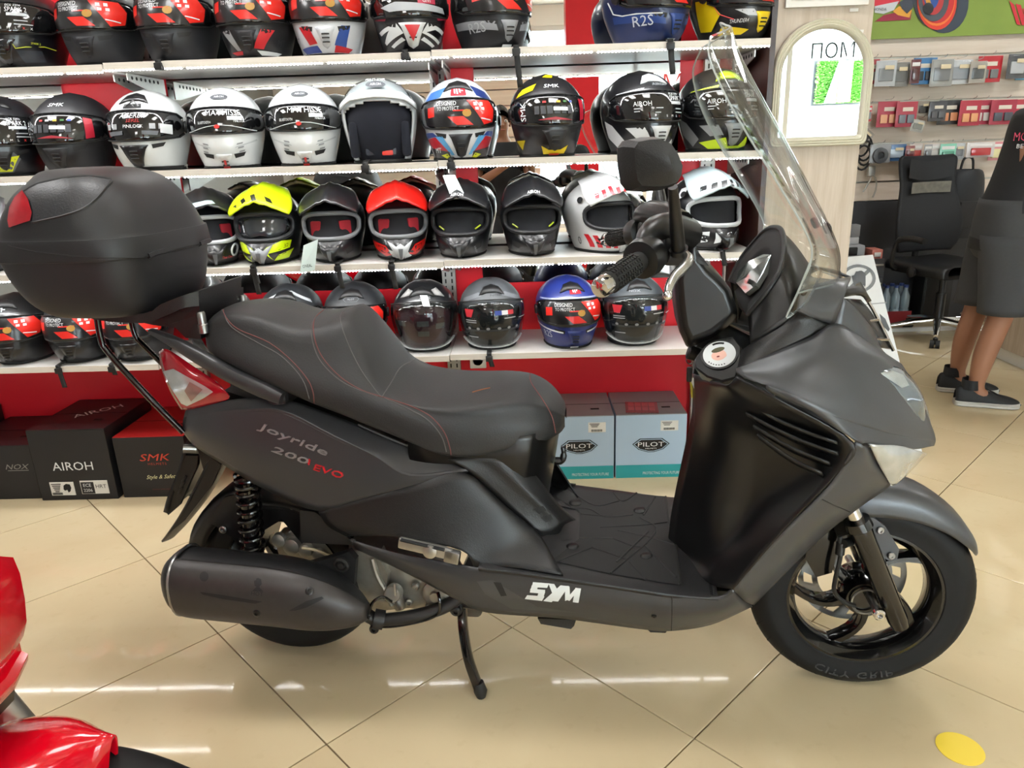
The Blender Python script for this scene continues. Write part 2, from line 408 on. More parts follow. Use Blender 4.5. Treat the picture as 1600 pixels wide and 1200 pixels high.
for r, z in enumerate(SHZ):
    for k in range(3):
        x0, x1 = UPX[k]+.028, UPX[k+1]+.028
        if k == 2: x1 = .812
        sh = empty('shelf', ((x0+x1)/2, SHY0, z), 0, '%s white shelf board in the %s bay of the helmet rack' % (rows[r], ('box-side', 'middle', 'oak-pillar')[k]), 'shelf')
        sh.rotation_euler = (0, .004, 0)
        w = x1-x0-.003
        MB().bbox((0, .190, -.010), (w, .372, .020), .001).build('board', M_SHELFTOP, sh, False)
        MB().bbox((0, .002, -.0105), (w, .004, .0225), .001).build('front_edge', M_SHELF, sh, False)
        if r < 3:
            MB().box((0, .008, -.0235), (w*.985, .006, .003)).build('led_tape', C('6d6a64', .6), sh, False)
            ld = MB(); n = int(w/.0115)
            for q in range(n):
                if (q*7+k*3+r) % 41 == 0: continue
                ld.box((-w/2+(q+.5)*w/n, .0025, -.0240), (.0046, .0045, .0044))
            lo = ld.build('led', M_LED, sh, False); lo['kind'] = 'stuff'
            l_ = area('led_strip_lamp', ((x0+x1)/2, SHY0+.012, z-.027), (rad(38), 0, 0), w*.96, .006, LEDW, (.97, .985, 1))
        for sx in (-1, 1):
            bx = sx*(w/2-.022); br = MB()
            br.prism([(bx, .10, -.022), (bx, .375, -.022), (bx, .375, -.088), (bx, .33, -.088), (bx, .10, -.045)], (.004, 0, 0))
            bo = br.build('bracket', M_UPR, sh, False)
            hl = MB()
            for q in range(7): hl.cyl((bx-.0015, .13+q*.032, -.036), (bx+.0055, .13+q*.032, -.036), .006, 8)
            hl.build('holes', M_DK, bo, False)['kind'] = 'stuff'
rf = empty('rack_foot', (.745, 2.86, 0), 0, 'white steel base foot of the helmet rack beside the pale blue cartons', 'rack foot')
MB().bbox((0, 0, .035), (.06, .32, .07), .004).build('beam', M_WHITE, rf); MB().bbox((0, -.165, .04), (.064, .012, .08), .003).build('end_cap', M_ALU, rf)
sp = MB().box((.830, 2.88, 1.17), (.018, .40, 2.34)).build('side_board', M_BROWN, None, False)
props(sp, 'dark brown end board of the helmet rack beside the oak pillar', 'board')
# socket under the lowest shelf
k_ = Wy(747, 562, YH-.02)
so = empty('wall_socket', k_, 0, 'white wall socket under the lowest shelf beside the steel upright', 'socket')
MB().bbox((0, -.008, 0), (.07, .016, .07), .004).build('plate', M_WHITE, so)
MB().lathe([(0, .024), (.003, .024), (.003, .021), (-.006, .020), (-.006, 0)], (0, -.016, 0), (0, -1, 0), 24).build('socket_well', mat('white_gloss', 'e6e6e4', .2), so)
MB().cyl((-.009, -.008, 0), (-.009, -.0185, 0), .003, 8).cyl((.009, -.008, 0), (.009, -.0185, 0), .003, 8).build('holes', M_DK, so)
# ================================================================== the scooter
from mathutils.bvhtree import BVHTree
M_BODY = mat('graphite_satin_paint', '4c4d50', .36, .45, noise=.05, bump=.05, scale=300, coat=.08, coatr=.3)
M_BODYD = mat('dark_graphite_paint', '3c3c3e', .34, .25, noise=.05, bump=.05, scale=300)
M_TEX = mat('black_textured_plastic', '161617', .42, noise=.1, bump=.25, scale=420)
M_SMO = mat('black_smooth_plastic', '0d0d0e', .33, noise=.1, scale=20)
M_SEAT = mat('black_seat_vinyl', '242425', .52, noise=.08, bump=.22, scale=260)
M_RUB = mat('black_rubber', '151515', .62, noise=.15, bump=.1, scale=120)
M_TYRE = mat('tyre_rubber', '0e0e0f', .62, noise=.15, bump=.08, scale=90, spec=.3)
M_CASE = mat('matt_black_case', '1c1c1e', .50, noise=.08, bump=.12, scale=350)
M_RIM = mat('black_gloss_alloy', '0d0d0e', .14, .2, coat=.6)
M_LENS = mat('red_lens', '9c0a1c', .08, coat=1., noise=.2, scale=60)
M_LENSC = mat('clear_lens', 'c3c6c6', .10, .55, coat=1., noise=.35, bump=.9, scale=26)
M_STITCH = mat('grey_stitching', '565453', .8)
M_STITCHR = mat('red_stitching', '6e3c3a', .8)
M_LABELW = mat('white_vinyl_letter', 'dfe3e4', .4)
M_ENG = mat('cast_engine_alloy', '98948b', .42, .75, noise=.18, bump=.2, scale=60)
M_SCREEN = clear('windscreen_acrylic', (.97, .985, .98), 1.1, .01)
M_SCREDGE = mat('acrylic_edge', 'cfd8d6', .15, alpha=.55)
M_MUFF = mat('muffler_shield', '3f3c3b', .42, .5, noise=.15, bump=.08, scale=60)

sc_root = empty('scooter', SO, SA, 'dark graphite maxi scooter with a top case standing on its centre stand', 'scooter')
CLO = Vector(((CC-SO).dot(SE), -(CC-SO).dot(SN), CC.z))
def lray(px, py):
    d = ray(px, py); return Vector((d.dot(SE), -d.dot(SN), d.z))
def bvh(*objs):
    vs, fs = [], []
    for o in objs:
        b = len(vs); vs += [v.co.copy() for v in o.data.vertices]; fs += [[b+i for i in p.vertices] for p in o.data.polygons]
    return BVHTree.FromPolygons(vs, fs)
def hit(t, px, py):
    d = lray(px, py); h = t.ray_cast(CLO, d)
    if h[0] is None: return None, None
    n = h[1] if h[1].dot(d) < 0 else -h[1]
    return h[0], n
def Q(*pts): return [S(*p) for p in pts]
def poly_tri(pts, maxe):
    """2d polygon -> small triangles"""
    bm = bmesh.new(); vs = [bm.verts.new((p[0], p[1], 0)) for p in pts]; f = bm.faces.new(vs)
    bmesh.ops.triangulate(bm, faces=[f])
    for _ in range(6):
        es = [e for e in bm.edges if e.calc_length() > maxe]
        if not es: break
        bmesh.ops.subdivide_edges(bm, edges=es, cuts=1); bmesh.ops.triangulate(bm, faces=[q for q in bm.faces if len(q.verts) > 3])
    bm.verts.index_update(); bm.verts.ensure_lookup_table()
    r = [(v.co.x, v.co.y) for v in bm.verts], [[v.index for v in q.verts] for q in bm.faces]; bm.free(); return r
def decal(name, tree, pts, m, off=.0015, parent=None, maxe=10, smooth_n=0, bulge=0., thick=0.):
    v2, fs = poly_tri(pts, maxe); vs = []; ok = {}
    cx = sum(p[0] for p in pts)/len(pts); cy = sum(p[1] for p in pts)/len(pts); rm = max(math.hypot(p[0]-cx, p[1]-cy) for p in pts)
    for i, (x, y) in enumerate(v2):
        p, n = hit(tree, x, y)
        if p is None: vs.append(Vector()); continue
        k = 1-min(1, math.hypot(x-cx, y-cy)/rm)
        ok[i] = 1; vs.append(p+n*(off+bulge*k))
    fs = [f for f in fs if all(i in ok for i in f)]
    mb = MB(); mb.add(vs, fs); o = mb.build(name, m, parent or sc_root, True, ang=60, fix=False)
    bm = bmesh.new(); bm.from_mesh(o.data); bmesh.ops.delete(bm, geom=[v for v in bm.verts if not v.link_faces], context='VERTS')
    bmesh.ops.recalc_face_normals(bm, faces=bm.faces)
    for f in bm.faces:
        if f.normal.dot(CLO-f.calc_center_median()) < 0: f.normal_flip()
    bm.to_mesh(o.data); bm.free()
    if thick:
        md = o.modifiers.new('thickness', 'SOLIDIFY'); md.thickness = thick; md.offset = -1
    return o
def line_on(name, tree, pts, m, r=.0015, parent=None, off=0., n=6, sides=5):
    out = []
    for q in spline([Vector((a, b, 0)) for a, b in pts], n):
        p, nn = hit(tree, q.x, q.y)
        if p is not None: out.append(p+nn*off)
    if len(out) < 2: return None
    return MB().tube(out, r, sides).build(name, m, parent or sc_root)
def text_px(name, tree, txt, p0, p1, h, m, off=.002, parent=None, thick=0., up=None, slant=0., **k):
    """lettering between two pixels p0 -> p1 along the baseline middle, height h pixels, laid on the surface"""
    vs, fs = text2d(txt, **k)
    x0 = min(v.x for v in vs); x1 = max(v.x for v in vs); y0 = min(v.y for v in vs); y1 = max(v.y for v in vs)
    ex = Vector((p1[0]-p0[0], p1[1]-p0[1])); L = ex.length; ex.normalize()
    ey = Vector(up).normalized() if up else Vector((ex.y, -ex.x))
    out = []
    for v in vs:
        q = Vector(p0)+ex*((v.x-x0)/(x1-x0)*L)+ey*((v.y-(y0+y1)/2)/(y1-y0)*h)
        p, n = hit(tree, q.x, q.y)
        if p is None: return None
        out.append(p+n*off)
    o = MB().add(out, fs).build(name, m, parent or sc_root, False)
    if thick:
        md = o.modifiers.new('thickness', 'SOLIDIFY'); md.thickness = thick; md.offset = 0
    return o
def bolt(c, r, d, m, parent, name='bolt', ax=(0, -1, 0)):
    ax = Vector(ax).normalized()
    o = MB().lathe([(0, r), (d*.7, r), (d, r*.75), (d, r*.45), (d*.5, r*.42), (d*.5, 0)], c, ax, 14).build(name, m, parent)
    return o

# ---------------------------------------------------------------- wheels
def wheel(name, cu, cz, R, w, rimr, rimw, nspoke, spoke_kind, parent):
    wr = None
    c = Vector((cu, 0, cz))
    pr_ = []
    for k in range(25):                                            # tyre section
        a = math.pi*(k/24)
        x = -math.cos(a)*w/2; y = math.sin(a)
        pr_.append((x*(1.0 if y > .2 else .92), R-(R-rimr)*(1-y**.62)))
    pr_ = [(-rimw/2, rimr-.006)]+pr_+[(rimw/2, rimr-.006)]
    ty = MB().lathe(pr_, c, (0, -1, 0), 96, cap=False).build('tyre', M_TYRE, parent)
    tg = MB()                                                       # slanted tread grooves, each a thin wedge sitting in the tread
    def tp(t, s):                                                   # t angle, s -1..1 across
        a = math.pi*(s*.5+.5); x = -math.cos(a)*w/2; y = math.sin(a); r = R-(R-rimr)*(1-y**.62)+.0006
        return c+Vector((math.sin(t)*r, -x, math.cos(t)*r))
    n = 30
    for k in range(n):
        for sgn in (-1, 1):
            t0 = 2*math.pi*(k+.25*sgn)/n
            a_ = [tp(t0+.13*q/5, sgn*(.08+.5*q/5)) for q in range(6)]; b_ = [tp(t0+.13*q/5+.018*(1-.6*q/5)+.004, sgn*(.08+.5*q/5)) for q in range(6)]
            tg.grid([a_, b_], flip=sgn < 0)
    g = tg.build('tread_grooves', mat('groove_black', '060606', .9), ty); g['kind'] = 'stuff'
    rim = MB()
    h = rimw/2
    rim.lathe([(-h, rimr-.004), (-h-.004, rimr+.004), (-h-.004, rimr-.008), (-h+.012, rimr-.020), (-h+.022, rimr-.026), (h-.022, rimr-.026), (h-.012, rimr-.020), (h+.004, rimr-.008), (h+.004, rimr+.004), (h, rimr-.004)], c, (0, -1, 0), 80, cap=False)
    rim.build('rim', M_RIM, parent)
    hub = MB(); hub.lathe([(-.05, .03), (-.05, .042), (-.03, .05), (.03, .05), (.05, .042), (.05, .03)], c, (0, -1, 0), 32)
    hub.build('hub', M_RIM, parent)
    for k in range(nspoke):
        t = 2*math.pi*k/nspoke+.35; rows = []
        for q in range(9):
            f = q/8; r = .04+(rimr-.018-.04)*f; tt = t+.62*math.sin(f*math.pi*.5)*f
            wd = .030-.012*math.sin(f*math.pi)+.006*f; dp = .024-.006*f
            e1 = Vector((math.sin(tt), 0, math.cos(tt))); e2 = Vector((math.cos(tt), 0, -math.sin(tt)))
            p = c+e1*r
            rows.append([p+e2*wd/2+Vector((0, -dp*.5, 0)), p+e2*wd*.3+Vector((0, -dp, 0)), p-e2*wd*.3+Vector((0, -dp, 0)), p-e2*wd/2+Vector((0, -dp*.5, 0)), p-e2*wd*.4+Vector((0, dp, 0)), p+e2*wd*.4+Vector((0, dp, 0))])
        MB().grid(rows, closed=True).build('spoke', M_RIM, parent, fix=True)
    return c, tp
FU, FZ = 1.450, .258
fwc, fwtp = wheel('front', FU, FZ, .258, .106, .178, .085, 5, 0, sc_root)
rwc, rwtp = wheel('rear', 0.0, .247, .247, .128, .166, .10, 5, 0, sc_root)
# sidewall lettering
vs, fs = text2d('CITY GRIP', bold=.03, space=1.15)
x0 = min(v.x for v in vs); x1 = max(v.x for v in vs)
tx = MB(); ov = []
for v in vs:
    f = (v.x-x0)/(x1-x0); t = math.pi+.46-f*.86; r = .213+v.y*.026
    ov.append(fwc+Vector((math.sin(t)*r, -.0505, math.cos(t)*r)))
o = tx.add(ov, fs).build('sidewall_lettering', mat('raised_rubber', '363637', .45), sc_root, False)
md = o.modifiers.new('thickness', 'SOLIDIFY'); md.thickness = .003; md.offset = 0
# brake disc with open slots
def disc(c, y, r0, r1, n, parent):
    mb = MB(); seg = n*6; rr = [r0, r0+(r1-r0)*.28, r0+(r1-r0)*.72, r1]
    for k in range(seg):
        for q in range(3):
            if q == 1 and k % 6 in (1, 2, 3): continue
            t0, t1 = 2*math.pi*k/seg, 2*math.pi*(k+1)/seg; s0, s1 = .10*q, .10*(q+1)
            mb.add([c+Vector((math.sin(t0+s0)*rr[q], y, math.cos(t0+s0)*rr[q])), c+Vector((math.sin(t1+s0)*rr[q], y, math.cos(t1+s0)*rr[q])), c+Vector((math.sin(t1+s1)*rr[q+1], y, math.cos(t1+s1)*rr[q+1])), c+Vector((math.sin(t0+s1)*rr[q+1], y, math.cos(t0+s1)*rr[q+1]))], [(0, 1, 2, 3)])
    o = mb.build('brake_disc', mat('disc_steel', '7d7b77', .3, .9, noise=.1), parent, False, weld=True)
    md = o.modifiers.new('thickness', 'SOLIDIFY'); md.thickness = .004; md.offset = 0
disc(fwc, .058, .082, .128, 12, sc_root)
disc(fwc, -.058, .030, .034, 4, sc_root)
# fork legs, axle, caliper, hose
for s in (1, -1):
    top = S(1333, 800, .1); low = S(1402, 967, .1); top.y *= s; low.y *= s
    ax = (low-top).normalized(); y_ = Vector((0, 0, 0))
    MB().cyl(top-ax*.16, top+ax*.05, .0165, 20).build('fork_tube', M_CHROME, sc_root)
    MB().lathe([(0, .028), (.02, .030), (.024, .026), (.05, .025), (.055, .0245), ((low-top).length-.02, .0225), ((low-top).length, .019), ((low-top).length+.006, .012)], top+ax*.02, ax, 28).build('fork_leg', M_RIM, sc_root)
axc = S(1371, 955, .112)
MB().cyl((axc.x, -.125, axc.z), (axc.x, .12, axc.z), .009, 14).build('front_axle', M_STEEL, sc_root)
bolt((axc.x, -.118, axc.z), .0135, .014, M_CHROME, sc_root, 'axle_nut')
cp = MB()
cp.prism(Q((1266, 830, .07), (1300, 818, .07), (1312, 850, .07), (1300, 895, .07), (1275, 902, .07), (1258, 872, .07)), (0, .04, 0))
cp.build('brake_caliper', M_BLACKG, sc_root, False)
MB().tube(spline(Q((1312, 838, .10), (1313, 870, .105), (1305, 905, .105), (1304, 925, .10), (1318, 940, .09), (1335, 946, .08)), 6), .0052, 8).build('speedometer_cable', M_RUB, sc_root)
MB().cyl(S(1314, 848, .10), S(1312, 866, .103), .010, 12).build('cable_nut', M_BLACKP, sc_root)
MB().cyl(S(1328, 846, .085), S(1318, 850, .11), .010, 12).build('bracket_boss', M_BLACKP, sc_root)
# front mudguard: arch over the wheel
fen = []
for (a, wd, rr, sk) in ((-.95, .058, .270, .03), (-.55, .066, .280, .045), (-.12, .070, .284, .05), (.28, .070, .281, .045), (.62, .066, .276, .032), (.90, .056, .271, .018), (1.07, .034, .266, .006), (1.11, .012, .264, .002)):
    row = []
    for q, (fy, fr) in enumerate(((-1., -1.1), (-.97, -.4), (-.72, .08), (-.3, .24), (0, .28), (.3, .24), (.72, .08), (.97, -.4), (1., -1.1))):
        r = rr+fr*sk; row.append(fwc+Vector((math.sin(a)*r, fy*wd, math.cos(a)*r)))
    fen.append(row)
skin('front_mudguard', fen, M_BODY, sc_root, 4, 4, .004)
for s in (1, -1):
    lug = Q((1352, 800, .073), (1383, 822, .073), (1405, 858, .073), (1402, 874, .073), (1392, 878, .073), (1378, 870, .073), (1366, 845, .073))
    for p in lug: p.y *= s
    MB().prism(lug, (0, .012*s, 0)).build('mudguard_lug', M_BODY, sc_root, False, fix=True)
for p in ((1375, 828), (1392, 868)): bolt(S(*p, .074), .0085, .006, M_STEEL, sc_root)

# ---------------------------------------------------------------- painted panels
tailp = [Q((290, 641, .108), (287, 652, .112), (285, 664, .112), (286, 676, .100)),
         Q((330, 630, .120), (325, 645, .135), (312, 678, .138), (304, 697, .118)),
         Q((385, 622, .130), (380, 640, .152), (365, 695, .158), (345, 724, .135)),
         Q((447, 624, .122), (442, 642, .162), (425, 715, .170), (410, 763, .150)),
         Q((530, 652, .124), (520, 680, .174), (508, 740, .180), (498, 799, .165)),
         Q((610, 684, .128), (585, 712, .180), (575, 748, .184), (572, 779, .180)),
         Q((680, 712, .138), (640, 743, .182), (640, 753, .184), (642, 760, .182)),
         Q((731, 735, .160), (728, 736, .162), (727, 737, .162), (726, 738, .162))]
tailp = [[r[0], r[0]*.15+r[1]*.85, r[1], r[1]*.88+r[2]*.12, r[2], r[3]] for r in tailp]
t1 = skin('tail_panel', tailp, M_BODYD, sc_root, 5, 5, .006, both=True, flip=False)
TT = bvh(t1[0])
lowp = [Q((497, 800, .165), (512, 822, .172), (540, 838, .17)),
        Q((570, 779, .18), (590, 818, .195), (615, 838, .205)),
        Q((650, 757, .182), (680, 822, .203), (720, 860, .218)),
        Q((727, 739, .162), (780, 820, .185), (745, 888, .226)),
        Q((790, 790, .140), (825, 828, .165), (800, 886, .228)),
        Q((846, 838, .135), (852, 848, .160), (880, 898, .232))]
t2 = skin('lower_side_cover', lowp, M_TEX, sc_root, 5, 6, .006, both=True)
TL = bvh(t2[0])
skirt = [Q((545, 842, .18), (549, 848, .184), (556, 858, .175)),
         Q((620, 864, .197), (630, 878, .203), (640, 898, .185)),
         Q((700, 880, .217), (706, 906, .220), (715, 938, .19)),
         Q((748, 888, .228), (752, 922, .224), (760, 957, .178)),
         Q((880, 904, .232), (880, 936, .231), (880, 967, .178)),
         Q((1000, 921, .234), (1000, 952, .231), (1000, 983, .168)),
         Q((1050, 929, .236), (1050, 957, .231), (1050, 986, .163)),
         Q((1122, 934, .238), (1121, 956, .226), (1112, 976, .155)),
         Q((1146, 922, .242), (1162, 938, .210), (1176, 948, .162))]
t3 = skin('side_skirt', skirt, M_BODYD, sc_root, 5, 5, .006, both=True)
TK = bvh(t3[0])
line_on('panel_seam', TK, ((1050, 931), (1050, 957), (1049, 985)), M_DK, .0012)
MB().prism([S(840, 966, .15), S(900, 969, .15), S(897, 978, .15), S(892, 983, .15), S(845, 975, .15)], (0, .06, 0)).build('belly_bracket', M_BLACKP, sc_root, False, fix=True)
MB().prism([S(1012, 984, .13), S(1042, 986, .13), S(1040, 989, .13), S(1016, 988, .13)], (0, .06, 0)).build('belly_bracket', M_BLACKP, sc_root, False, fix=True)
und = MB().prism(Q((700, 945, .10), (760, 955, .10), (1050, 982, .10), (1160, 950, .10), (1150, 925, .10), (720, 900, .10)), (0, .20, 0)).build('belly_pan', M_BLACKP, sc_root, False, fix=True)
# leg shield: outer painted band
def band(rows):
    out = []
    for (a, b) in rows:
        A = S(*a); B = S(*b); m_ = (A+B)/2; m_.y -= .012; out.append([A, m_, B])
    return out
bd = band([((1337, 690, .282), (1356, 696, .262)), ((1325, 716, .281), (1374, 728, .228)), ((1310, 740, .276), (1394, 754, .190)), ((1284, 773, .271), (1345, 792, .192)), ((1204, 852, .256), (1282, 842, .188)), ((1146, 922, .242), (1178, 946, .164))])
t4 = skin('leg_shield_panel', bd, M_BODY, sc_root, 5, 5, .006, both=True, flip=True)
fair = [Q((1150, 579, .236), (1200, 558, .216), (1263, 531, .190), (1305, 508, .158), (1358, 541, .122), (1405, 571, .080)),
        Q((1153, 585, .247), (1215, 580, .252), (1282, 566, .240), (1330, 558, .208), (1380, 572, .165), (1430, 612, .105)),
        Q((1170, 594, .258), (1238, 604, .278), (1302, 612, .268), (1352, 614, .238), (1404, 640, .180), (1452, 668, .092)),
        Q((1196, 602, .269), (1248, 620, .288), (1304, 645, .286), (1352, 660, .254), (1405, 676, .191), (1457, 684, .094)),
        Q((1200, 606, .272), (1250, 626, .291), (1304, 652, .288), (1352, 668, .254), (1405, 682, .192), (1457, 690, .095)),
        Q((1240, 628, .280), (1280, 644, .288), (1337, 690, .282), (1354, 692, .262), (1420, 702, .176), (1455, 696, .100))]
t5 = skin('front_fairing', fair, M_BODY, sc_root, 6, 6, .006, both=True)
TF = bvh(t5[0])
TB = bvh(t4[0], t5[0])
line_on('panel_seam', bvh(t4[0]), ((1284, 780), (1305, 790), (1328, 800)), M_DK, .0012)
# nose: upper cowl beside the front grille
nos = [Q((1304, 508, .158), (1345, 532, .130), (1404, 571, .080)),
       Q((1308, 498, .155), (1348, 520, .126), (1390, 558, .080)),
       Q((1313, 482, .150), (1345, 500, .122), (1376, 542, .078)),
       Q((1319, 466, .145), (1340, 484, .118), (1366, 516, .076))]
skin('nose_cowl', nos, M_BODY, sc_root, 4, 4, .005, both=True)
gr = [Q((1319, 466, .145), (1340, 484, .118), (1366, 516, .076), (1376, 542, .078)), Q((1345, 468, .02), (1362, 488, 0), (1380, 520, -.01), (1393, 545, -.01))]
skin('front_grille', gr, M_SMO, sc_root, 3, 3, .004)
MB().tube(spline(Q((1352, 464, 0), (1364, 484, 0), (1380, 515, 0), (1396, 548, 0)), 4), .0035, 8).build('grille_trim', M_CHROME, sc_root)
for a, b in (((1348, 503, .10), (1372, 500, 0)), ((1368, 530, .08), (1388, 531, 0))): MB().cyl(S(*a), S(*b), .003, 8).build('grille_trim', M_CHROME, sc_root)
# windscreen base panel
scb = [Q((1247, 485, .205), (1272, 497, .185), (1303, 508, .158)), Q((1251, 462, .195), (1285, 478, .172), (1318, 468, .145)), Q((1256, 441, .185), (1295, 446, .140), (1327, 440, .090)), Q((1262, 432, .165), (1300, 436, .10), (1330, 432, 0))]
skin('screen_base_panel', scb, M_BODY, sc_root, 4, 4, .005, both=True)
bolt(S(1255, 456, .195), .007, .004, M_SMO, sc_root)
skin('nose_intake', [Q((1304, 450, .125), (1322, 462, .115)), Q((1338, 446, .07), (1352, 458, .06)), Q((1345, 440, .02), (1362, 470, .02))], M_SMO, sc_root, 3, 3, .01)
# ---------------------------------------------------------------- lamps on the nose
def fhit(px, py, v, off):                # on the fairing where it is there, else at half-width v
    p, n = hit(TF, px, py); return p+n*off if p is not None else S(px, py, v)
hlg = [[fhit(*q) for q in r] for r in (((1364, 579, .17, .003), (1365, 580, .17, .003), (1366, 582, .17, .003)), ((1388, 573, .15, .004), (1386, 585, .16, .010), (1383, 598, .17, .004)), ((1413, 579, .125, .006), (1410, 600, .15, .014), (1404, 623, .17, .005)), ((1434, 602, .105, .008), (1431, 626, .13, .015), (1427, 651, .15, .005)), ((1448, 634, .093, .008), (1447, 652, .105, .012), (1444, 669, .12, .004)), ((1457, 672, .088, .005), (1457, 675, .09, .005), (1456, 679, .092, .003)))]
for s_ in (0, 1):
    hl2 = MB().grid(dense(hlg, 5, 5)).build('headlight', mat('headlight_lens', '6d777e', .06, .45, coat=1., noise=.55, scale=11), sc_root, mirror=bool(s_), ang=80); md = hl2.modifiers.new('thickness', 'SOLIDIFY'); md.thickness = .008; md.offset = -1
    if s_ == 0: hl = hl2
THl = bvh(hl)
decal('headlight_reflector', THl, [(1374, 583), (1392, 579), (1410, 586), (1420, 602), (1408, 606), (1390, 594)], mat('bright_reflector', 'c8d0d4', .08, .8, noise=.4, scale=30), .0015, hl, maxe=6)
line_on('headlight_rim', bvh(hl, t5[0]), ((1366, 581), (1383, 598), (1404, 623), (1427, 651), (1444, 669), (1455, 678)), M_CHROME, .0018, hl, .001)
tsg = [Q((1354, 692, .264), (1398, 697, .212), (1442, 706, .150)), Q((1364, 711, .248), (1398, 715, .222), (1431, 717, .160)), Q((1378, 735, .218), (1395, 737, .208), (1411, 738, .180)), Q((1390, 752, .194), (1391, 753, .193), (1393, 753, .190))]
for s_ in (0, 1):
    g_ = MB().grid(dense(tsg, 5, 5)); ts = g_.build('turn_signal', M_LENSC, sc_root, mirror=bool(s_)); md = ts.modifiers.new('thickness', 'SOLIDIFY'); md.thickness = .01; md.offset = -1
    if s_ == 0:
        TSg = bvh(ts)
        decal('turn_signal_reflector', TSg, [(1388, 702), (1414, 703), (1430, 709), (1407, 732), (1392, 744), (1386, 722)], mat('faceted_reflector', 'b9b6b2', .1, .9, noise=.5, scale=30), .002, ts, maxe=6)
        line_on('turn_signal_rib', TSg, ((1388, 702), (1386, 722), (1392, 746)), M_CHROME, .0016, ts, .003); line_on('turn_signal_rib', TSg, ((1414, 703), (1402, 722), (1393, 746)), M_CHROME, .0012, ts, .003)
# ---------------------------------------------------------------- inner leg shield (black)
leg = [Q((1085, 584, 0), (1105, 590, .12), (1122, 596, .19), (1138, 600, .240), (1152, 586, .247)),
       Q((1085, 640, 0), (1112, 640, .12), (1150, 645, .19), (1185, 638, .235), (1218, 622, .276)),
       Q((1075, 690, 0), (1133, 705, .125), (1185, 690, .165), (1250, 680, .22), (1334, 691, .281)),
       Q((1062, 750, 0), (1125, 762, .12), (1180, 760, .145), (1240, 752, .20), (1308, 742, .275)),
       Q((1052, 802, 0), (1112, 820, .12), (1160, 822, .145), (1195, 818, .20), (1240, 813, .263)),
       Q((1046, 850, 0), (1106, 872, .125), (1130, 872, .165), (1150, 875, .20), (1188, 872, .252)),
       Q((1046, 856, 0), (1092, 905, .155), (1110, 912, .185), (1122, 917, .21), (1147, 921, .241))]
t6 = skin('inner_leg_shield', leg, M_SMO, sc_root, 5, 5, .005, both=True)
TI = bvh(t6[0])
for (a, b) in (((1159, 624), (1308, 689)), ((1166, 643), (1309, 706)), ((1178, 663), (1296, 721)), ((1184, 677), (1284, 737))):
    r0, r1 = [], []
    for q in range(9):
        f = q/8; x = a[0]+(b[0]-a[0])*f; y = a[1]+(b[1]-a[1])*f+5*math.sin(f*math.pi)
        v = .222+.052*f
        r0.append(S(x, y, v+.004)); r1.append(S(x+4, y+9-4*abs(f-.5), v-.020))
    o = MB().grid([r0, r1]).build('louvre', M_TEX, sc_root); md = o.modifiers.new('thickness', 'SOLIDIFY'); md.thickness = .004
decal('vent_well', TI, [(1148, 612), (1190, 618), (1240, 632), (1290, 655), (1326, 690), (1300, 728), (1280, 745), (1240, 722), (1195, 692), (1165, 655)], M_DK, .001, maxe=14)
decal('storage_slot', TI, [(1093, 712), (1097, 709), (1105, 712), (1090, 772), (1083, 776), (1084, 768)], M_RUB, .0015, maxe=12)
for p in ((1193, 853), (1130, 905)): decal('screw_recess', TI, [(p[0]-6, p[1]+5), (p[0]+1, p[1]-5), (p[0]+6, p[1]-4), (p[0]+3, p[1]+4)], M_DK, .0012)
# ---------------------------------------------------------------- floorboard
flo = []
for (a, z0) in (((748, 886), .402), ((800, 892), .402), ((880, 903), .392), ((970, 916), .378), ((1050, 928), .366), ((1122, 934), .364)):
    p = S(*a, .232); u = p.x; z = p.z+.004
    flo.append([Vector((u, -.236, z-.012)), Vector((u, -.228, z)), Vector((u, -.12, z+.001)), Vector((u, 0, z+.001)), Vector((u, .12, z+.001)), Vector((u, .228, z)), Vector((u, .236, z-.012))])
t7 = skin('floorboard', flo, M_TEX, sc_root, 5, 4, .01, flip=True)
TFl = bvh(t7[0])
def zx(x, y): return (800+x/2.727, 560+y/2.727)
mat_px = [zx(*p) for p in ((175, 850), (300, 870), (690, 960), (690, 620), (640, 585), (300, 560), (250, 600), (280, 640), (285, 760), (230, 800))]
mt_ = decal('rubber_mat', TFl, [zx(*p) for p in ((165, 862), (420, 920), (712, 968), (700, 800), (668, 700), (655, 590), (420, 572), (230, 553), (185, 590), (262, 640), (290, 660), (285, 770), (200, 840))], M_RUB, .0015, maxe=18)
for pts in (((240, 560), (350, 628), (455, 610)), ((430, 572), (470, 610), (530, 575)), ((290, 665), (420, 675), (515, 668)), ((175, 625), (250, 640), (330, 645), (400, 678), (510, 670)), ((375, 722), (560, 712), (660, 700)),
            ((545, 680), (610, 745), (420, 918)), ((450, 735), (590, 765)), ((610, 745), (545, 805), (430, 770)), ((290, 768), (430, 770)), ((600, 770), (690, 795)), ((160, 880), (320, 815), (360, 815), (490, 860)),
            ((500, 870), (570, 945)), ((565, 800), (700, 935)), ((655, 590), (670, 700), (700, 790), (716, 965)), ((610, 590), (560, 670)), ((445, 870), (580, 740))):
    o = line_on('mat_rib', TFl, [zx(*p) for p in pts], M_RUB, .0028, mt_, .001, 5, 6)
for p in ((270, 618), (545, 650), (258, 803), (572, 843)):
    q = zx(*p); decal('mat_stud', TFl, [(q[0]+10*math.cos(a*math.pi/8), q[1]+5*math.sin(a*math.pi/8)) for a in range(16)], M_BLACKP, .003, mt_, maxe=8, thick=.002)
decal('battery_lid', TFl, [zx(*p) for p in ((175, 740), (240, 650), (270, 650), (285, 690), (265, 770), (215, 778))], M_SMO, .002, maxe=14)
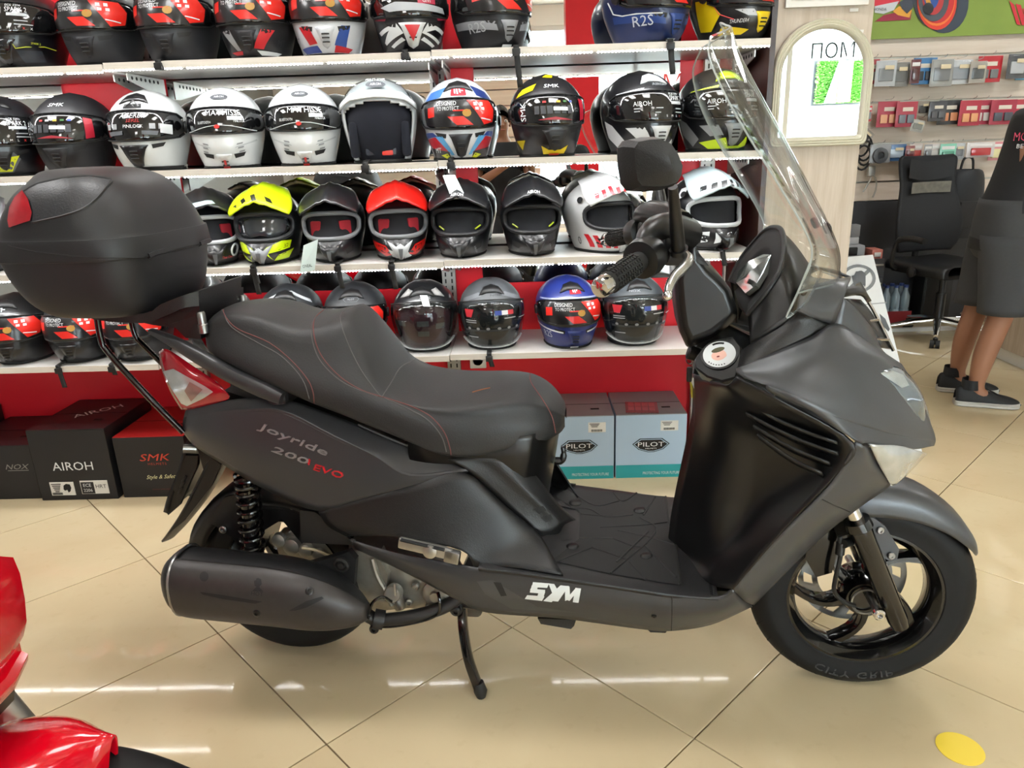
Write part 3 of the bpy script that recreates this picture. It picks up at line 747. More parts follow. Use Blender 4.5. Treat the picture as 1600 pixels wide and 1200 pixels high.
# seat tower in front of the rider
tw = []
for (z, uf, wd, ur) in ((.690, .735, .145, .40), (.640, .728, .150, .40), (.56, .715, .135, .42), (.47, .700, .118, .46), (.42, .705, .120, .50), (.392, .725, .135, .52)):
    row = []
    for k in range(11):
        a = math.pi/2*(k/5-1)
        row.append(Vector((ur if k in (0, 10) else uf-.20+.20*math.cos(a)**.5 if abs(a) < 1.5 else uf-.20, math.sin(a)*wd if k not in (0, 10) else math.copysign(wd*1.05, a), z)))
    tw.append(row)
t8 = skin('seat_tower', tw, M_SMO, sc_root, 4, 3, .005, flip=True)
TWr = bvh(t8[0])
# flank running from the seat down to the floorboard
fl_ = [Q((700, 718, .160), (735, 738, .158), (790, 788, .145), (846, 836, .138)), Q((735, 716, .150), (775, 740, .146), (830, 790, .132), (872, 834, .118)), Q((780, 716, .144), (810, 750, .138), (850, 790, .124), (882, 820, .105)), Q((812, 712, .11), (842, 748, .10), (872, 786, .085), (900, 812, .060))]
skin('seat_flank', fl_, M_TEX, sc_root, 4, 4, .005, both=True)
for pts in (((833, 795), (848, 790), (853, 797), (842, 803)), ((844, 808), (860, 803), (864, 811), (852, 816))): decal('drain_slot', bvh(t8[0], bpy.data.objects['seat_flank']), pts, M_DK, .002, maxe=8)
hk = MB().tube(spline(Q((868, 720, .02), (878, 719, .02), (881, 708, .02), (879, 698, .02)), 4), [.010]*4+[.008]*4+[.006]*4+[.004], 8).build('bag_hook', M_SMO, sc_root)
# ---------------------------------------------------------------- seat
st = []   # u, half width at hip, bottom z, hip z, shoulder half width, shoulder z, top z
for (u, w, zb, zh, ws, zs, zt) in ((-.105, .050, .872, .890, .045, .905, .915), (-.095, .085, .866, .895, .075, .930, .944), (-.06, .118, .858, .890, .092, .948, .964), (.0, .138, .838, .875, .100, .955, .970), (.06, .150, .812, .850, .106, .946, .960),
                                   (.125, .158, .788, .830, .112, .922, .946), (.185, .163, .764, .812, .112, .918, .945), (.235, .166, .746, .800, .104, .924, .955), (.262, .167, .736, .795, .098, .920, .955), (.30, .168, .720, .785, .105, .872, .905), (.335, .168, .706, .772, .116, .812, .842), (.37, .168, .692, .760, .130, .778, .796),
                                   (.42, .168, .670, .735, .142, .764, .774), (.47, .167, .650, .715, .146, .757, .768), (.53, .162, .642, .705, .142, .757, .770), (.60, .152, .650, .708, .126, .762, .778), (.66, .132, .660, .708, .104, .760, .776), (.705, .105, .664, .700, .080, .742, .756), (.735, .065, .668, .690, .050, .715, .725), (.745, .03, .672, .685, .025, .700, .706)):
    half = [Vector((u, -w*.93, zb)), Vector((u, -w, zb+.012)), Vector((u, -w*1.0, zh)), Vector((u, -(w*.45+ws*.55), (zh+zs)/2+.006)), Vector((u, -ws, zs)), Vector((u, -ws*.55, zs+(zt-zs)*.75)), Vector((u, 0, zt))]
    st.append(half+[Vector((p.x, -p.y, p.z)) for p in half[-2::-1]])
t9 = skin('seat', st, M_SEAT, sc_root, 3, 4, 0, flip=True)
seat = t9[0]; ST = bvh(seat)
for nm, m_, dy, pts in (('stitching', M_STITCHR, 0, ((348, 478), (352, 494), (372, 514), (420, 535), (455, 563), (480, 592), (489, 612), (491, 630))), ('stitching', M_STITCH, 0, ((347, 484), (362, 511), (400, 534), (440, 557), (472, 592), (485, 628))),
                     ('stitching', M_STITCHR, 0, ((506, 484), (491, 500), (492, 530), (505, 560), (533, 590), (566, 610), (596, 620))), ('stitching', M_STITCH, 0, ((498, 488), (487, 510), (490, 540), (505, 570), (540, 600), (590, 620))),
                     ('stitching', M_STITCH, 0, ((556, 478), (535, 488), (533, 505), (545, 540), (565, 580), (590, 614), (597, 620))), ('stitching', M_STITCH, 0, ((597, 620), (612, 596), (626, 574), (648, 562))),
                     ('stitching', M_STITCHR, 0, ((597, 620), (640, 634), (672, 650), (694, 675), (703, 700), (705, 713))), ('stitching', M_STITCH, 0, ((600, 622), (640, 640), (668, 656), (690, 682), (699, 712))),
                     ('stitching', M_STITCHR, 0, ((828, 584), (830, 598), (848, 625), (862, 650), (868, 676)))):
    line_on('stitching', ST, pts, m_, .0013, seat, .0004, 5, 5)
line_on('seat_tear', ST, ((738, 613), (752, 609), (766, 606)), mat('torn_foam', '7a4a30', .9), .002, seat, 0)
line_on('seat_edge_trim', bvh(t9[0], t1[0]), ((447, 616), (500, 638), (560, 664), (620, 690), (680, 713)), mat('dark_trim', '3a3a3b', .4), .003, None, .0)
# ---------------------------------------------------------------- grab rail
def flat_loft(name, pts, hs, ws, m, n=12, sub=4):
    P_ = spline(pts, sub); H_ = spline(hs, sub); W_ = spline(ws, sub); rows = []
    for i, p in enumerate(P_):
        d = (P_[min(i+1, len(P_)-1)]-P_[max(i-1, 0)]).normalized(); y = Vector((0, -1, 0)); y = (y-d*y.dot(d)).normalized(); z = y.cross(d) if y.cross(d).z > 0 else d.cross(y)
        rows.append([p+z*(H_[i]*math.copysign(abs(math.sin(t))**.7, math.sin(t)))+y*(W_[i]*math.copysign(abs(math.cos(t))**.7, math.cos(t))) for t in [2*math.pi*k/n for k in range(n)]])
    mb = MB().grid(rows, closed=True); b = len(rows)*n
    mb.f.append(list(range(n))); mb.m.append(0); mb.f.append([b-n+k for k in range(n)]); mb.m.append(0)
    return mb
for s in (0, 1):
    flat_loft('grab_rail', Q((236, 517, .100), (268, 532, .112), (310, 556, .124), (360, 585, .138), (410, 608, .150), (441, 622, .154)), [.006, .012, .017, .018, .019, .015], [.010, .014, .016, .016, .016, .013], M_BODYD).build('grab_rail', M_BODYD, sc_root, True, fix=True, mirror=bool(s))
    MB().prism([Vector((p.x, p.y*(1 if s == 0 else -1), p.z)) for p in Q((405, 612, .146), (444, 612, .146), (446, 631, .146), (425, 634, .146))], (0, .018 if s == 0 else -.018, 0)).build('grab_rail_end', M_BODYD, sc_root, False, fix=True)
# ---------------------------------------------------------------- tail lamp
tl = [Q((248, 550, .088), (252, 575, .100), (266, 612, .112), (283, 640, .112)), Q((262, 546, .098), (280, 575, .122), (292, 612, .128), (300, 639, .118)), Q((305, 574, .112), (315, 595, .128), (322, 615, .132), (330, 632, .124)), Q((340, 598, .122), (348, 608, .132), (352, 617, .132), (352, 626, .128)), Q((358, 617, .130), (358, 619, .131), (358, 620, .131), (358, 622, .130))]
for s in (0, 1):
    tlo = skin('tail_lamp', tl, M_LENS, sc_root, 5, 5, .004)[0] if s == 0 else MB().grid(dense(tl, 5, 5)).build('tail_lamp', M_LENS, sc_root, mirror=True)
    if s == 0: TLm = bvh(tlo); first_tl = tlo
decal('clear_insert', TLm, [(256, 580), (272, 576), (300, 592), (322, 604), (334, 612), (318, 622), (293, 634), (284, 630), (268, 606)], M_LENSC, .002, first_tl, maxe=6)
decal('bulb_holder', TLm, [(298, 596), (318, 608), (300, 626), (290, 610)], mat('orange_bulb', 'a98b84', .2, .6), .004, first_tl, maxe=6)
# ---------------------------------------------------------------- lettering on the flanks
text_px('badge_lettering', TT, 'Joyride', (400, 664), (512, 709), 17, mat('chrome_badge', '9a9a9a', .35, .5), .002, None, .004, up=(-.25, -1), bold=.022, shear=.35)
text_px('badge_lettering', TT, '200', (423, 699), (484, 722), 11, mat('chrome_badge', '9a9a9a', .35, .5), .002, None, .004, up=(-.25, -1), bold=.02, shear=.35)
text_px('badge_lettering', TT, 'i', (480, 716), (487, 726), 15, C('c01322', .3, .5), .002, None, .004, up=(-.25, -1), bold=.02, shear=.35)
text_px('badge_lettering', TT, 'EVO', (489, 728), (537, 743), 11, C('c01322', .3, .5), .002, None, .004, up=(-.25, -1), bold=.02, shear=.35)
for q in (((833, 909), (858, 911), (855, 918), (831, 917)), ((831, 914), (841, 914), (839, 922), (829, 922)), ((829, 919), (852, 921), (851, 927), (828, 925)), ((842, 924), (852, 924), (849, 933), (839, 933)), ((824, 929), (851, 931), (847, 938), (820, 935)),
          ((857, 911), (866, 912), (873, 924), (864, 929)), ((876, 914), (885, 915), (862, 940), (849, 938)),
          ((883, 915), (889, 915), (872, 939), (863, 938)), ((883, 915), (890, 916), (891, 935), (883, 938)), ((884, 936), (890, 938), (906, 919), (900, 918)), ((899, 918), (908, 919), (904, 941), (895, 940))):
    decal('maker_lettering', TK, q, M_LABELW, .0016, maxe=9)
decal('skirt_slot', TK, [(771, 909), (783, 910), (792, 930), (783, 931)], M_DK, .0012)
decal('skirt_flute', TK, [(745, 908), (770, 906), (786, 932), (840, 948), (905, 957), (800, 951), (758, 928)], M_BODY, .0008)
for p in ((1022, 962), (552, 845), (733, 882)):
    h_, n_ = hit(bvh(t3[0], t2[0]), *p)
    if h_: bolt(h_, .006, .004, M_SMO, sc_root, ax=n_)
# ---------------------------------------------------------------- top case
def sup(c, a, b, t, n=3.2):
    ct, st_ = math.cos(t), math.sin(t)
    return (c+a*math.copysign(abs(ct)**(2/n), ct), b*math.copysign(abs(st_)**(2/n), st_))
def case_shell(secs, N=64):
    rows = []
    for (z, u0, u1, w, n) in secs:
        rows.append([Vector((*sup((u0+u1)/2, (u1-u0)/2, w, 2*math.pi*k/N, n), z)) for k in range(N)])
    return rows
def case_part(name, secs, m, cap0=False, cap1=False, sub=4):
    N = 64; rows = case_shell(secs, N); cols = [spline([r[j] for r in rows], sub) for j in range(N)]
    rows = [[cols[j][i] for j in range(N)] for i in range(len(cols[0]))]
    mb = MB().grid(rows, closed=True)
    if cap0: mb.f.append(list(range(N))[::-1]); mb.m.append(0)
    if cap1: mb.f.append([(len(rows)-1)*N+k for k in range(N)]); mb.m.append(0)
    return mb.build(name, m, sc_root, True, fix=True)
cb = case_part('case_base', [(.958, -.43, -.235, .120, 3), (.968, -.465, -.205, .165, 3.2), (1.00, -.502, -.188, .188, 3.4), (1.05, -.532, -.177, .202, 3.4), (1.098, -.546, -.170, .209, 3.4)], M_CASE, True)
cl = case_part('case_lid', [(1.098, -.552, -.164, .214, 3.4), (1.104, -.555, -.162, .216, 3.4), (1.143, -.551, -.166, .214, 3.4), (1.148, -.543, -.172, .208, 3.4), (1.19, -.530, -.184, .200, 3.0), (1.235, -.502, -.208, .182, 2.8), (1.268, -.462, -.242, .152, 2.8), (1.288, -.45, -.285, .105, 2.6), (1.294, -.40, -.33, .04, 2.4)], M_CASE, False, True, 5)
TC = bvh(cb, cl)
inl = decal('lid_inlay', TC, [(38, 299), (60, 288), (100, 279), (140, 276), (173, 281), (165, 293), (150, 310), (128, 326), (95, 337), (50, 347), (52, 335), (48, 315)], mat('grained_case_inlay', '2b2c2f', .4, bump=.3, scale=260), .0012, maxe=9)
line_on('inlay_edge', TC, ((38, 299), (60, 287), (100, 278), (140, 275), (174, 281), (165, 294), (150, 311), (128, 327), (95, 338), (50, 348)), M_CASE, .0028, inl, 0)
decal('case_reflector', TC, [(36, 298), (46, 312), (52, 333), (49, 345), (16, 356), (14, 345), (18, 325), (26, 309)], M_LENS, .003, bulge=.003, maxe=6)
line_on('lid_seam', TC, ((12, 384), (60, 394), (140, 402), (200, 403), (235, 401), (280, 388), (330, 377)), M_DK, .0016)
for a, b in (((232, 400), (256, 392)), ((312, 381), (331, 375))): line_on('lid_catch', TC, (a, ((a[0]+b[0])/2, (a[1]+b[1])/2-1), b), M_CASE, .007, None, -.001)
# carrier plate under the case, stepped
cpz = [Q((105, 476, .14), (140, 488, .13), (225, 490, .13), (250, 476, .13), (285, 462, .12), (310, 455, .10)), Q((112, 484, .14), (150, 500, .13), (222, 505, .13), (248, 498, .13), (285, 482, .12), (311, 478, .10))]
rows_ = []
for a, b in zip(*cpz): rows_.append([a, b, Vector((b.x, 0, b.z)), Vector((b.x, -b.y, b.z)), Vector((a.x, -a.y, a.z)), Vector((a.x, 0, a.z))])
mb = MB().grid(dense(rows_, 3, 1, True), closed=True); n_ = 6; L_ = len(mb.v); mb.f += [list(range(n_)), [L_-n_+k for k in range(n_)]]; mb.m += [0, 0]
mb.build('carrier_plate', M_TEX, sc_root, True, fix=True, ang=30)
MB().prism(Q((205, 500, .11), (250, 494, .11), (311, 474, .10), (312, 500, .10), (270, 512, .11), (240, 508, .11)), (0, .21, 0)).build('rack_bracket', M_SMO, sc_root, False, fix=True)
MB().prism(Q((268, 506, .115), (312, 492, .10), (314, 530, .10), (290, 528, .11)), (0, .20, 0)).build('rack_bracket', M_SMO, sc_root, False, fix=True)
for s in (1, -1):
    p0 = S(313, 487, .10); p1 = S(318, 512, .10)
    for p in (p0, p1): p.y *= s
    MB().lathe([(0, .008), (.004, .010), (.028, .010), (.03, .012), (.05, .012)], p0, (p1-p0), 16).build('rack_bolt', M_STEEL, sc_root)
for pts in (((150, 486, .12), (158, 530, .12), (170, 552, .12), (230, 618, .12), (287, 676, .11)), ((203, 494, -.06), (212, 525, -.06), (225, 540, -.06), (268, 582, -.06), (330, 640, -.06))):
    MB().tube(spline(Q(*pts), 5), .0075, 12).build('rack_strut', M_BLACKG, sc_root)
MB().cyl(S(286, 701, .115), S(307, 701, .10), .011, 14).build('rack_mount', M_STEEL, sc_root)
# tail underside + number plate holder and mud flap
MB().prism(Q((290, 660, .07), (330, 700, .07), (420, 770, .07), (480, 760, .07), (440, 640, .07), (350, 610, .07)), (0, .14, 0)).build('tail_underside', M_BLACKP, sc_root, False, fix=True)
fp = [Q((300, 672, .06), (287, 700, .07), (278, 735, .075), (262, 775, .08), (255, 800, .085)), Q((318, 690, .055), (302, 705, .06), (293, 735, .065), (281, 775, .07), (262, 806, .08))]
rws = []
for a, b in zip(*fp): rws.append([a, Vector((a.x-.004, 0, a.z)), Vector((a.x, -a.y, a.z))])
skin('plate_holder', rws, M_SMO, sc_root, 3, 3, .012)
pl_ = Q((290, 712, .078), (309, 712, .078), (308, 728, .078), (280, 790, .078), (263, 805, .078), (258, 798, .078)); MB().prism(pl_, (0, .012, 0)).build('plate_holder_side', M_SMO, sc_root, False, fix=True)
for k in range(3): MB().bbox(S(288-3*k, 748+9*k, .08), (.022, .006, .006), .002, Matrix.Rotation(-.9, 3, 'Y')).build('holder_rib', M_SMO, sc_root)
mf = [Q((330, 708, .075), (312, 745, .080), (283, 800, .080), (262, 832, .060), (252, 845, .030))]
rws = []
for a in mf[0]: rws.append([a, Vector((a.x+.012, a.y*.5, a.z)), Vector((a.x+.016, 0, a.z)), Vector((a.x+.012, -a.y*.5, a.z)), Vector((a.x, -a.y, a.z))])
skin('mud_flap', rws, M_TEX, sc_root, 4, 3, .005)
MB().prism(Q((308, 700, .077), (345, 726, .077), (330, 760, .077), (290, 812, .077), (262, 835, .077), (300, 780, .077), (318, 735, .077)), (0, .008, 0)).build('mud_flap_rib', M_SMO, sc_root, False, fix=True)
# ---------------------------------------------------------------- rear end: mudguard, shock, engine, exhaust
hg = []
for a in (-1.35, -1.0, -.6, -.2, .2, .6, .95):
    hg.append([rwc+Vector((math.sin(a)*(.268+d), y, math.cos(a)*(.268+d))) for y, d in ((-.078, -.05), (-.072, -.008), (-.04, .002), (0, .004), (.04, .002), (.072, -.008), (.078, -.05))])
skin('rear_mudguard', hg, M_SMO, sc_root, 3, 3, .004)
MB().prism(Q((350, 778, .085), (384, 768, .085), (386, 862, .085), (350, 830, .085), (326, 816, .085)), (0, .02, 0)).build('mudguard_stay', M_SMO, sc_root, False, fix=True)
bolt(S(349, 827, .088), .010, .006, M_STEEL, sc_root)
sh0, sh1 = S(385, 738, .125), S(397, 880, .125)
sx = (sh1-sh0).normalized(); q1 = sx.orthogonal().normalized(); q2 = sx.cross(q1); Ls = (sh1-sh0).length
MB().cyl(sh0, sh1, .010, 14).build('shock_rod', M_BLACKG, sc_root)
MB().lathe([(Ls*.30, .012), (Ls*.30, .020), (Ls*.86, .020), (Ls*.86, .026), (Ls*.9, .027), (Ls*.9, .018), (Ls, .016)], sh0, sx, 20).build('shock_body', M_BLACKG, sc_root)
hx = []
turns = 9.5
for k in range(int(turns*14)+1):
    f = k/(turns*14); t = 2*math.pi*turns*f; hx.append(sh0+sx*(Ls*(.02+.86*f**1.25))+(q1*math.cos(t)+q2*math.sin(t))*.0275)
MB().tube(hx, .0042, 7).build('shock_spring', mat('black_spring', '0c0c0d', .2, coat=.6), sc_root)
MB().prism(Q((468, 797, .15), (492, 800, .15), (540, 836, .15), (552, 852, .15), (470, 848, .15)), (0, .012, 0)).build('engine_guard', M_BLACKP, sc_root, False, fix=True)
MB().prism(Q((400, 765, .06), (470, 790, .06), (472, 850, .06), (440, 812, .06), (414, 828, .06), (404, 868, .06), (388, 860, .06)), (0, .12, 0)).build('inner_mudguard', M_SMO, sc_root, False, fix=True)
bolt(S(457, 791, .062), .008, .006, M_STEEL, sc_root)
# engine castings
eb = MB()
eb.prism(Q((545, 850, .09), (640, 880, .10), (690, 905, .10), (705, 930, .10), (692, 958, .10), (640, 950, .10), (585, 955, .09), (560, 930, .09), (545, 890, .09)), (0, .14, 0))
en = eb.build('engine_block', M_ENG, sc_root, False, fix=True)
eb = MB(); eb.prism(Q((556, 860, .12), (590, 868, .12), (606, 900, .12), (600, 940, .12), (572, 935, .12), (552, 905, .12)), (0, .05, 0)); eb.build('crankcase_cover', M_ENG, sc_root, False, fix=True)
MB().tube(spline(Q((582, 872, .125), (590, 900, .125), (604, 925, .125), (612, 945, .12)), 4), .007, 8).build('casting_rib', M_ENG, sc_root)
MB().lathe([(0, .036), (.012, .035), (.016, .028), (.016, .014), (.026, .013), (.026, 0)], S(683, 925, .105), (0, -1, 0), 28).build('round_cover', M_ENG, sc_root)
MB().lathe([(0, .022), (.02, .022), (.024, .019), (.024, 0)], S(617, 924, .115), (0, -1, .25), 20).build('oil_filler_cap', M_ALU, sc_root)
MB().bbox(S(617, 921, .142), (.006, .006, .034), .002).build('cap_grip', M_ALU, sc_root)
MB().cyl(S(620, 930, .11), S(626, 950, .11), .014, 14).build('drain_plug', M_ALU, sc_root)
for p in ((640, 940), (650, 915), (670, 948)): bolt(S(*p, .102), .010, .010, M_ENG, sc_root, 'casing_bolt')
eb = MB(); eb.prism(Q((428, 842, .05), (470, 832, .05), (520, 855, .05), (548, 870, .05), (540, 885, .05), (440, 880, .05)), (0, .06, 0)); eb.build('gear_case', M_ENG, sc_root, False, fix=True)
for (x, y, r) in ((438, 842, .020), (458, 852, .024), (480, 858, .020), (500, 866, .018)):
    MB().lathe([(0, r), (.014, r*.9), (.018, r*.5), (.018, 0)], S(x, y, .055), (0, -1, .1), 16).build('gear_case_boss', M_ENG, sc_root)
MB().tube(spline(Q((440, 800, .03), (462, 808, .02), (466, 822, .02), (452, 832, .03)), 4), .004, 6).build('breather_hose', M_STEEL, sc_root)
MB().tube(spline(Q((472, 856, .10), (495, 860, .10), (514, 868, .10)), 4), .004, 6).build('breather_hose', C('b9a98a'), sc_root)
# swing-arm plate above the muffler
sw_ = Q((420, 880, .16), (480, 882, .16), (530, 868, .16), (545, 862, .16), (556, 875, .16), (553, 915, .16), (565, 955, .16), (530, 930, .16), (480, 905, .16))
MB().prism(sw_, (0, .02, 0)).build('muffler_bracket', M_BLACKP, sc_root, False, fix=True)
MB().lathe([(0, .019), (.008, .019), (.010, .014), (.004, .012), (.004, .007), (.012, .007), (.012, 0)], S(535, 881, .17), (0, -1, 0), 20).build('bracket_bush', M_RUB, sc_root)
# muffler: lofted can with heat shield, end cap
axm = [(-.215, .316, .058), (-.195, .314, .074), (-.15, .311, .078), (-.05, .306, .078), (.06, .300, .077), (.14, .290, .073), (.20, .278, .060), (.25, .264, .038), (.278, .255, .016)]
def mrow(u, z, r, k=1., vv=.195, n=28):
    return [Vector((u, -(vv+math.copysign(abs(math.cos(t))**.8, math.cos(t))*r*.95*k), z+math.copysign(abs(math.sin(t))**.8, math.sin(t))*r*k)) for t in [2*math.pi*q/n for q in range(n)]]
mrows = [mrow(u, z, r) for u, z, r in axm]
mb = MB().grid(dense([m_ for m_ in mrows], 4, 1, True), closed=True); n_ = 28; mb.f += [list(range(n_)), [len(mb.v)-n_+k for k in range(n_)]]; mb.m += [0, 0]
can = mb.build('muffler_can', M_BLACKP, sc_root, True, fix=True)
msh = []
for (u, z, r) in [(-.185, .3135, .0775), (-.15, .311, .081), (-.05, .306, .081), (.06, .300, .080), (.14, .290, .076), (.20, .278, .063), (.25, .264, .041), (.280, .255, .018)]:
    full = mrow(u, z, r, 1., .197, 40); msh.append([full[k % 40] for k in range(-11, 9)])
shl = skin('muffler_shield', msh, M_MUFF, sc_root, 4, 2, .003)[0]; TM = bvh(shl)
rng = MB().tube([v for v in mrow(-.182, .3135, .0805)], .0045, 8, closed=True).build('muffler_band', M_STEEL, sc_root)
MB().cyl(S(272, 893, .22), S(266, 893, .22), .010, 12).build('muffler_stub', M_BLACKP, sc_root)
decal('shield_slot', TM, [(313, 924), (345, 928), (411, 939), (400, 942), (350, 935), (318, 928)], M_DK, .0035, shl, maxe=8)
decal('shield_slot', TM, [(452, 953), (480, 938), (503, 932), (506, 935), (480, 948), (462, 953)], M_DK, .0035, shl, maxe=8)
decal('shield_hole', TM, [(320+7*math.cos(a*math.pi/7), 901+7.5*math.sin(a*math.pi/7)) for a in range(14)], M_DK, .0035, shl, maxe=6)
decal('shield_facet', TM, [(300, 876), (380, 884), (468, 902), (440, 915), (425, 932), (395, 930), (300, 918), (293, 900)], M_MUFF, .0012, shl, maxe=10)
line_on('shield_crease', TM, ((298, 880), (380, 888), (468, 903)), M_DK, .0012, shl, .001)
line_on('shield_crease', TM, ((506, 930), (520, 935), (560, 958), (571, 962)), M_STEEL, .0016, shl, .001)
text_px('hot_lettering', TM, 'HOT', (394, 926), (412, 928), 6, M_DK, .004, shl, bold=.02)
decal('hot_hand', TM, [(399, 915), (398, 908), (401, 907), (402, 904), (405, 904), (406, 907), (409, 906), (410, 913), (406, 917), (413, 924), (395, 923), (402, 917)], M_DK, .0042, shl, maxe=8)
for p in ((484, 924), (402, 957)):
    h_, n_ = hit(TM, *p)
    if h_: bolt(h_, .010, .006, M_SMO, shl, 'shield_bolt', ax=n_)
MB().tube(spline(Q((566, 955, .17), (590, 968, .16), (640, 964, .15), (690, 950, .13), (722, 930, .11), (740, 915, .09)), 5), .0165, 14).build('exhaust_pipe', mat('dark_exhaust', '2c2a29', .45, .5, noise=.15), sc_root)
MB().cyl(S(584, 966, .163), S(600, 969, .158), .024, 16).build('exhaust_clamp', M_BLACKP, sc_root)
MB().tube(spline(Q((612, 940, .15), (598, 933, .16), (584, 940, .17), (577, 955, .175), (580, 975, .17), (610, 979, .165), (660, 970, .155), (685, 958, .15), (687, 940, .15), (684, 925, .14)), 5), .004, 8).build('wire_guard', M_BLACKG, sc_root)
bolt(S(586, 980, .165), .012, .014, M_BLACKP, sc_root, 'clamp_bolt')
# centre stand
for s in (1, -1):
    pts = [S(722, 952, .10), S(724, 985, .13), S(732, 1030, .155), S(746, 1070, .168), S(751, 1084, .170)]
    if s == -1:
        a = S(745, 960, -.02); pts = [Vector((p.x, -p.y, p.z)) for p in pts]
        pts = [pts[0], pts[0]+Vector((.13, .01, -.03)), pts[0]+Vector((.20, .01, -.035))]; MB().tube(pts, [.014, .013, .016], 10).build('side_stand', M_BLACKG, sc_root); continue
    mb = flat_loft('stand_leg', pts, [.012]*5, [.014]*5, M_BLACKG, 10, 5); mb.build('stand_leg', M_BLACKG, sc_root, True, fix=True)
    MB().tube([S(747, 1066, .168), S(751, 1080, .17), S(752, 1088, .17)], [.014, .017, .012], 12).build('stand_foot', M_RUB, sc_root)
MB().cyl(S(712, 952, .12), S(745, 955, -.10), .016, 12).build('stand_pivot', M_BLACKP, sc_root)
bolt(S(713, 953, .12), .013, .012, M_BLACKP, sc_root, 'pivot_bolt')
# folded pillion footrest in its recess
decal('footrest_recess', TL, [(612, 838), (625, 833), (680, 845), (706, 855), (722, 872), (728, 884), (700, 880), (650, 868), (615, 852)], M_DK, .001, maxe=9)
fr0, fr1 = S(624, 845, .222), S(706, 868, .232)
pg = empty_ = None
dv = (fr1-fr0).normalized()
Mx = Matrix.Rotation(-math.atan2(dv.z, dv.x), 3, 'Y')
pg = MB().bbox((fr0+fr1)/2, ((fr1-fr0).length, .016, .026), .006, Mx).build('pillion_footrest', M_ALU, sc_root)
MB().bbox((fr0+fr1)/2+Vector((-.004, -.006, .012)), ((fr1-fr0).length*.82, .012, .004), .0015, Mx).build('footrest_rubber', M_RUB, pg)
MB().lathe([(0, .016), (.005, .016), (.009, .006), (.009, 0)], (fr0+fr1)/2+Vector((.012, -.006, -.004)), (0, -1, 0), 18).build('footrest_boss', M_ALU, pg)
MB().bbox(fr1+Vector((.0, .004, -.004)), (.036, .02, .030), .005, Mx).build('footrest_hinge', M_STEEL, sc_root)
# ---------------------------------------------------------------- cockpit
co = [(1072, 372), (1085, 361), (1089, 392), (1105, 415), (1128, 436), (1142, 452), (1154, 487), (1150, 501), (1115, 530), (1074, 546), (1062, 520), (1056, 480), (1052, 430), (1058, 405)]
cvr = [[S(x, y, .075) for x, y in co], [S(x, y, .095) if False else S(x, y, .090) for x, y in co]]
cen = sum((S(x, y, .09) for x, y in co), Vector())/len(co)
r1_ = [S(x, y, .085) for x, y in co]; r2_ = [cen+(p-cen)*.80+Vector((0, -.022, 0)) for p in r1_]
r0_ = [Vector((p.x, .085, p.z)) for p in r1_]; r3_ = [Vector((p.x, .107, p.z)) for p in r2_]
mb = MB().grid([r3_, r0_, r1_, r2_], closed=True); n_ = len(co); mb.f += [list(range(n_))[::-1], [3*n_+k for k in range(n_)]]; mb.m += [0, 0]
o = mb.build('steering_cover', M_SMO, sc_root, True, fix=True, ang=30)
md = o.modifiers.new('bevel', 'BEVEL'); md.width = .008; md.segments = 3; md.limit_method = 'ANGLE'; md.angle_limit = rad(25)
for s in (1, -1):
    w_ = Q((1072, 372, .10), (1085, 361, .10), (1090, 392, .105), (1108, 416, .11), (1092, 412, .11), (1082, 398, .105), (1074, 394, .10))
    for p in w_: p.y *= s
    MB().prism(w_, (0, .008*s, 0)).build('cover_wing', M_TEX, sc_root, False, fix=True)
# meter hood: oval ring leaning back, walls running forward to the screen base
rim_px = [(1140, 440, -.10), (1153, 412, -.11), (1170, 388, -.105), (1195, 361, -.07), (1212, 355, -.02), (1222, 362, .03), (1226, 388, .09), (1220, 420, .125), (1205, 446, .135), (1190, 466, .135), (1168, 492, .125)]
rim0 = spline(Q(*rim_px), 4)
base_px = [(1150, 505, -.12), (1165, 470, -.14), (1190, 440, -.15), (1235, 410, -.10), (1262, 412, -.02), (1268, 425, .05), (1258, 455, .13), (1245, 482, .165), (1228, 502, .17), (1200, 520, .17), (1172, 536, .165)]
base0 = spline(Q(*base_px), 4)
mid0 = [a*.5+b*.5+Vector((0, 0, .006)) for a, b in zip(rim0, base0)]
skin('meter_hood', [rim0, mid0, base0], M_SMO, sc_root, 4, 1, .004)
MB().tube(rim0, .0055, 10).build('hood_lip', M_TEX, sc_root)
inn = [[p for p in rim0], [p*.55+q*.45+Vector((-.01, 0, -.03)) for p, q in zip(rim0, [sum(rim0, Vector())/len(rim0)]*len(rim0))]]
skin('hood_lining', inn, M_RUB, sc_root, 3, 1, .002)
mp = Q((1148, 455, -.09), (1170, 420, -.10), (1200, 396, -.06), (1212, 395, .0), (1214, 420, .09), (1190, 458, .115), (1165, 492, .11), (1155, 480, 0))
mc = sum(mp, Vector())/len(mp)
MB().prism(mp, (.02, 0, -.02)).build('instrument_panel', M_RUB, sc_root, False, fix=True)
lens = Q((1157, 447, -.05), (1160, 430, -.05), (1176, 414, -.05), (1204, 401, .0), (1212, 404, .04), (1200, 432, .08), (1188, 452, .09), (1172, 464, .07))
lens = [p+Vector((-.010, 0, .008)) for p in lens]
MB().prism(lens, (.008, 0, -.006)).build('meter_lens', mat('meter_glass', '8e9490', .08, .5, coat=1., noise=.25, scale=25), sc_root, False, fix=True)
MB().cyl(S(1184, 446, .06)+Vector((-.02, 0, .01)), S(1184, 446, .06), .005, 10).build('trip_button', M_BLACKP, sc_root)
dt = [Q((1152, 579, .232), (1200, 557, .212), (1262, 531, .188), (1304, 508, .156)), Q((1155, 562, .20), (1200, 535, .19), (1250, 506, .178), (1275, 497, .170)), Q((1158, 547, .17), (1185, 529, .168), (1230, 502, .17), (1247, 485, .19))]
skin('dash_trim', dt, M_TEX, sc_root, 4, 4, .005, both=True)
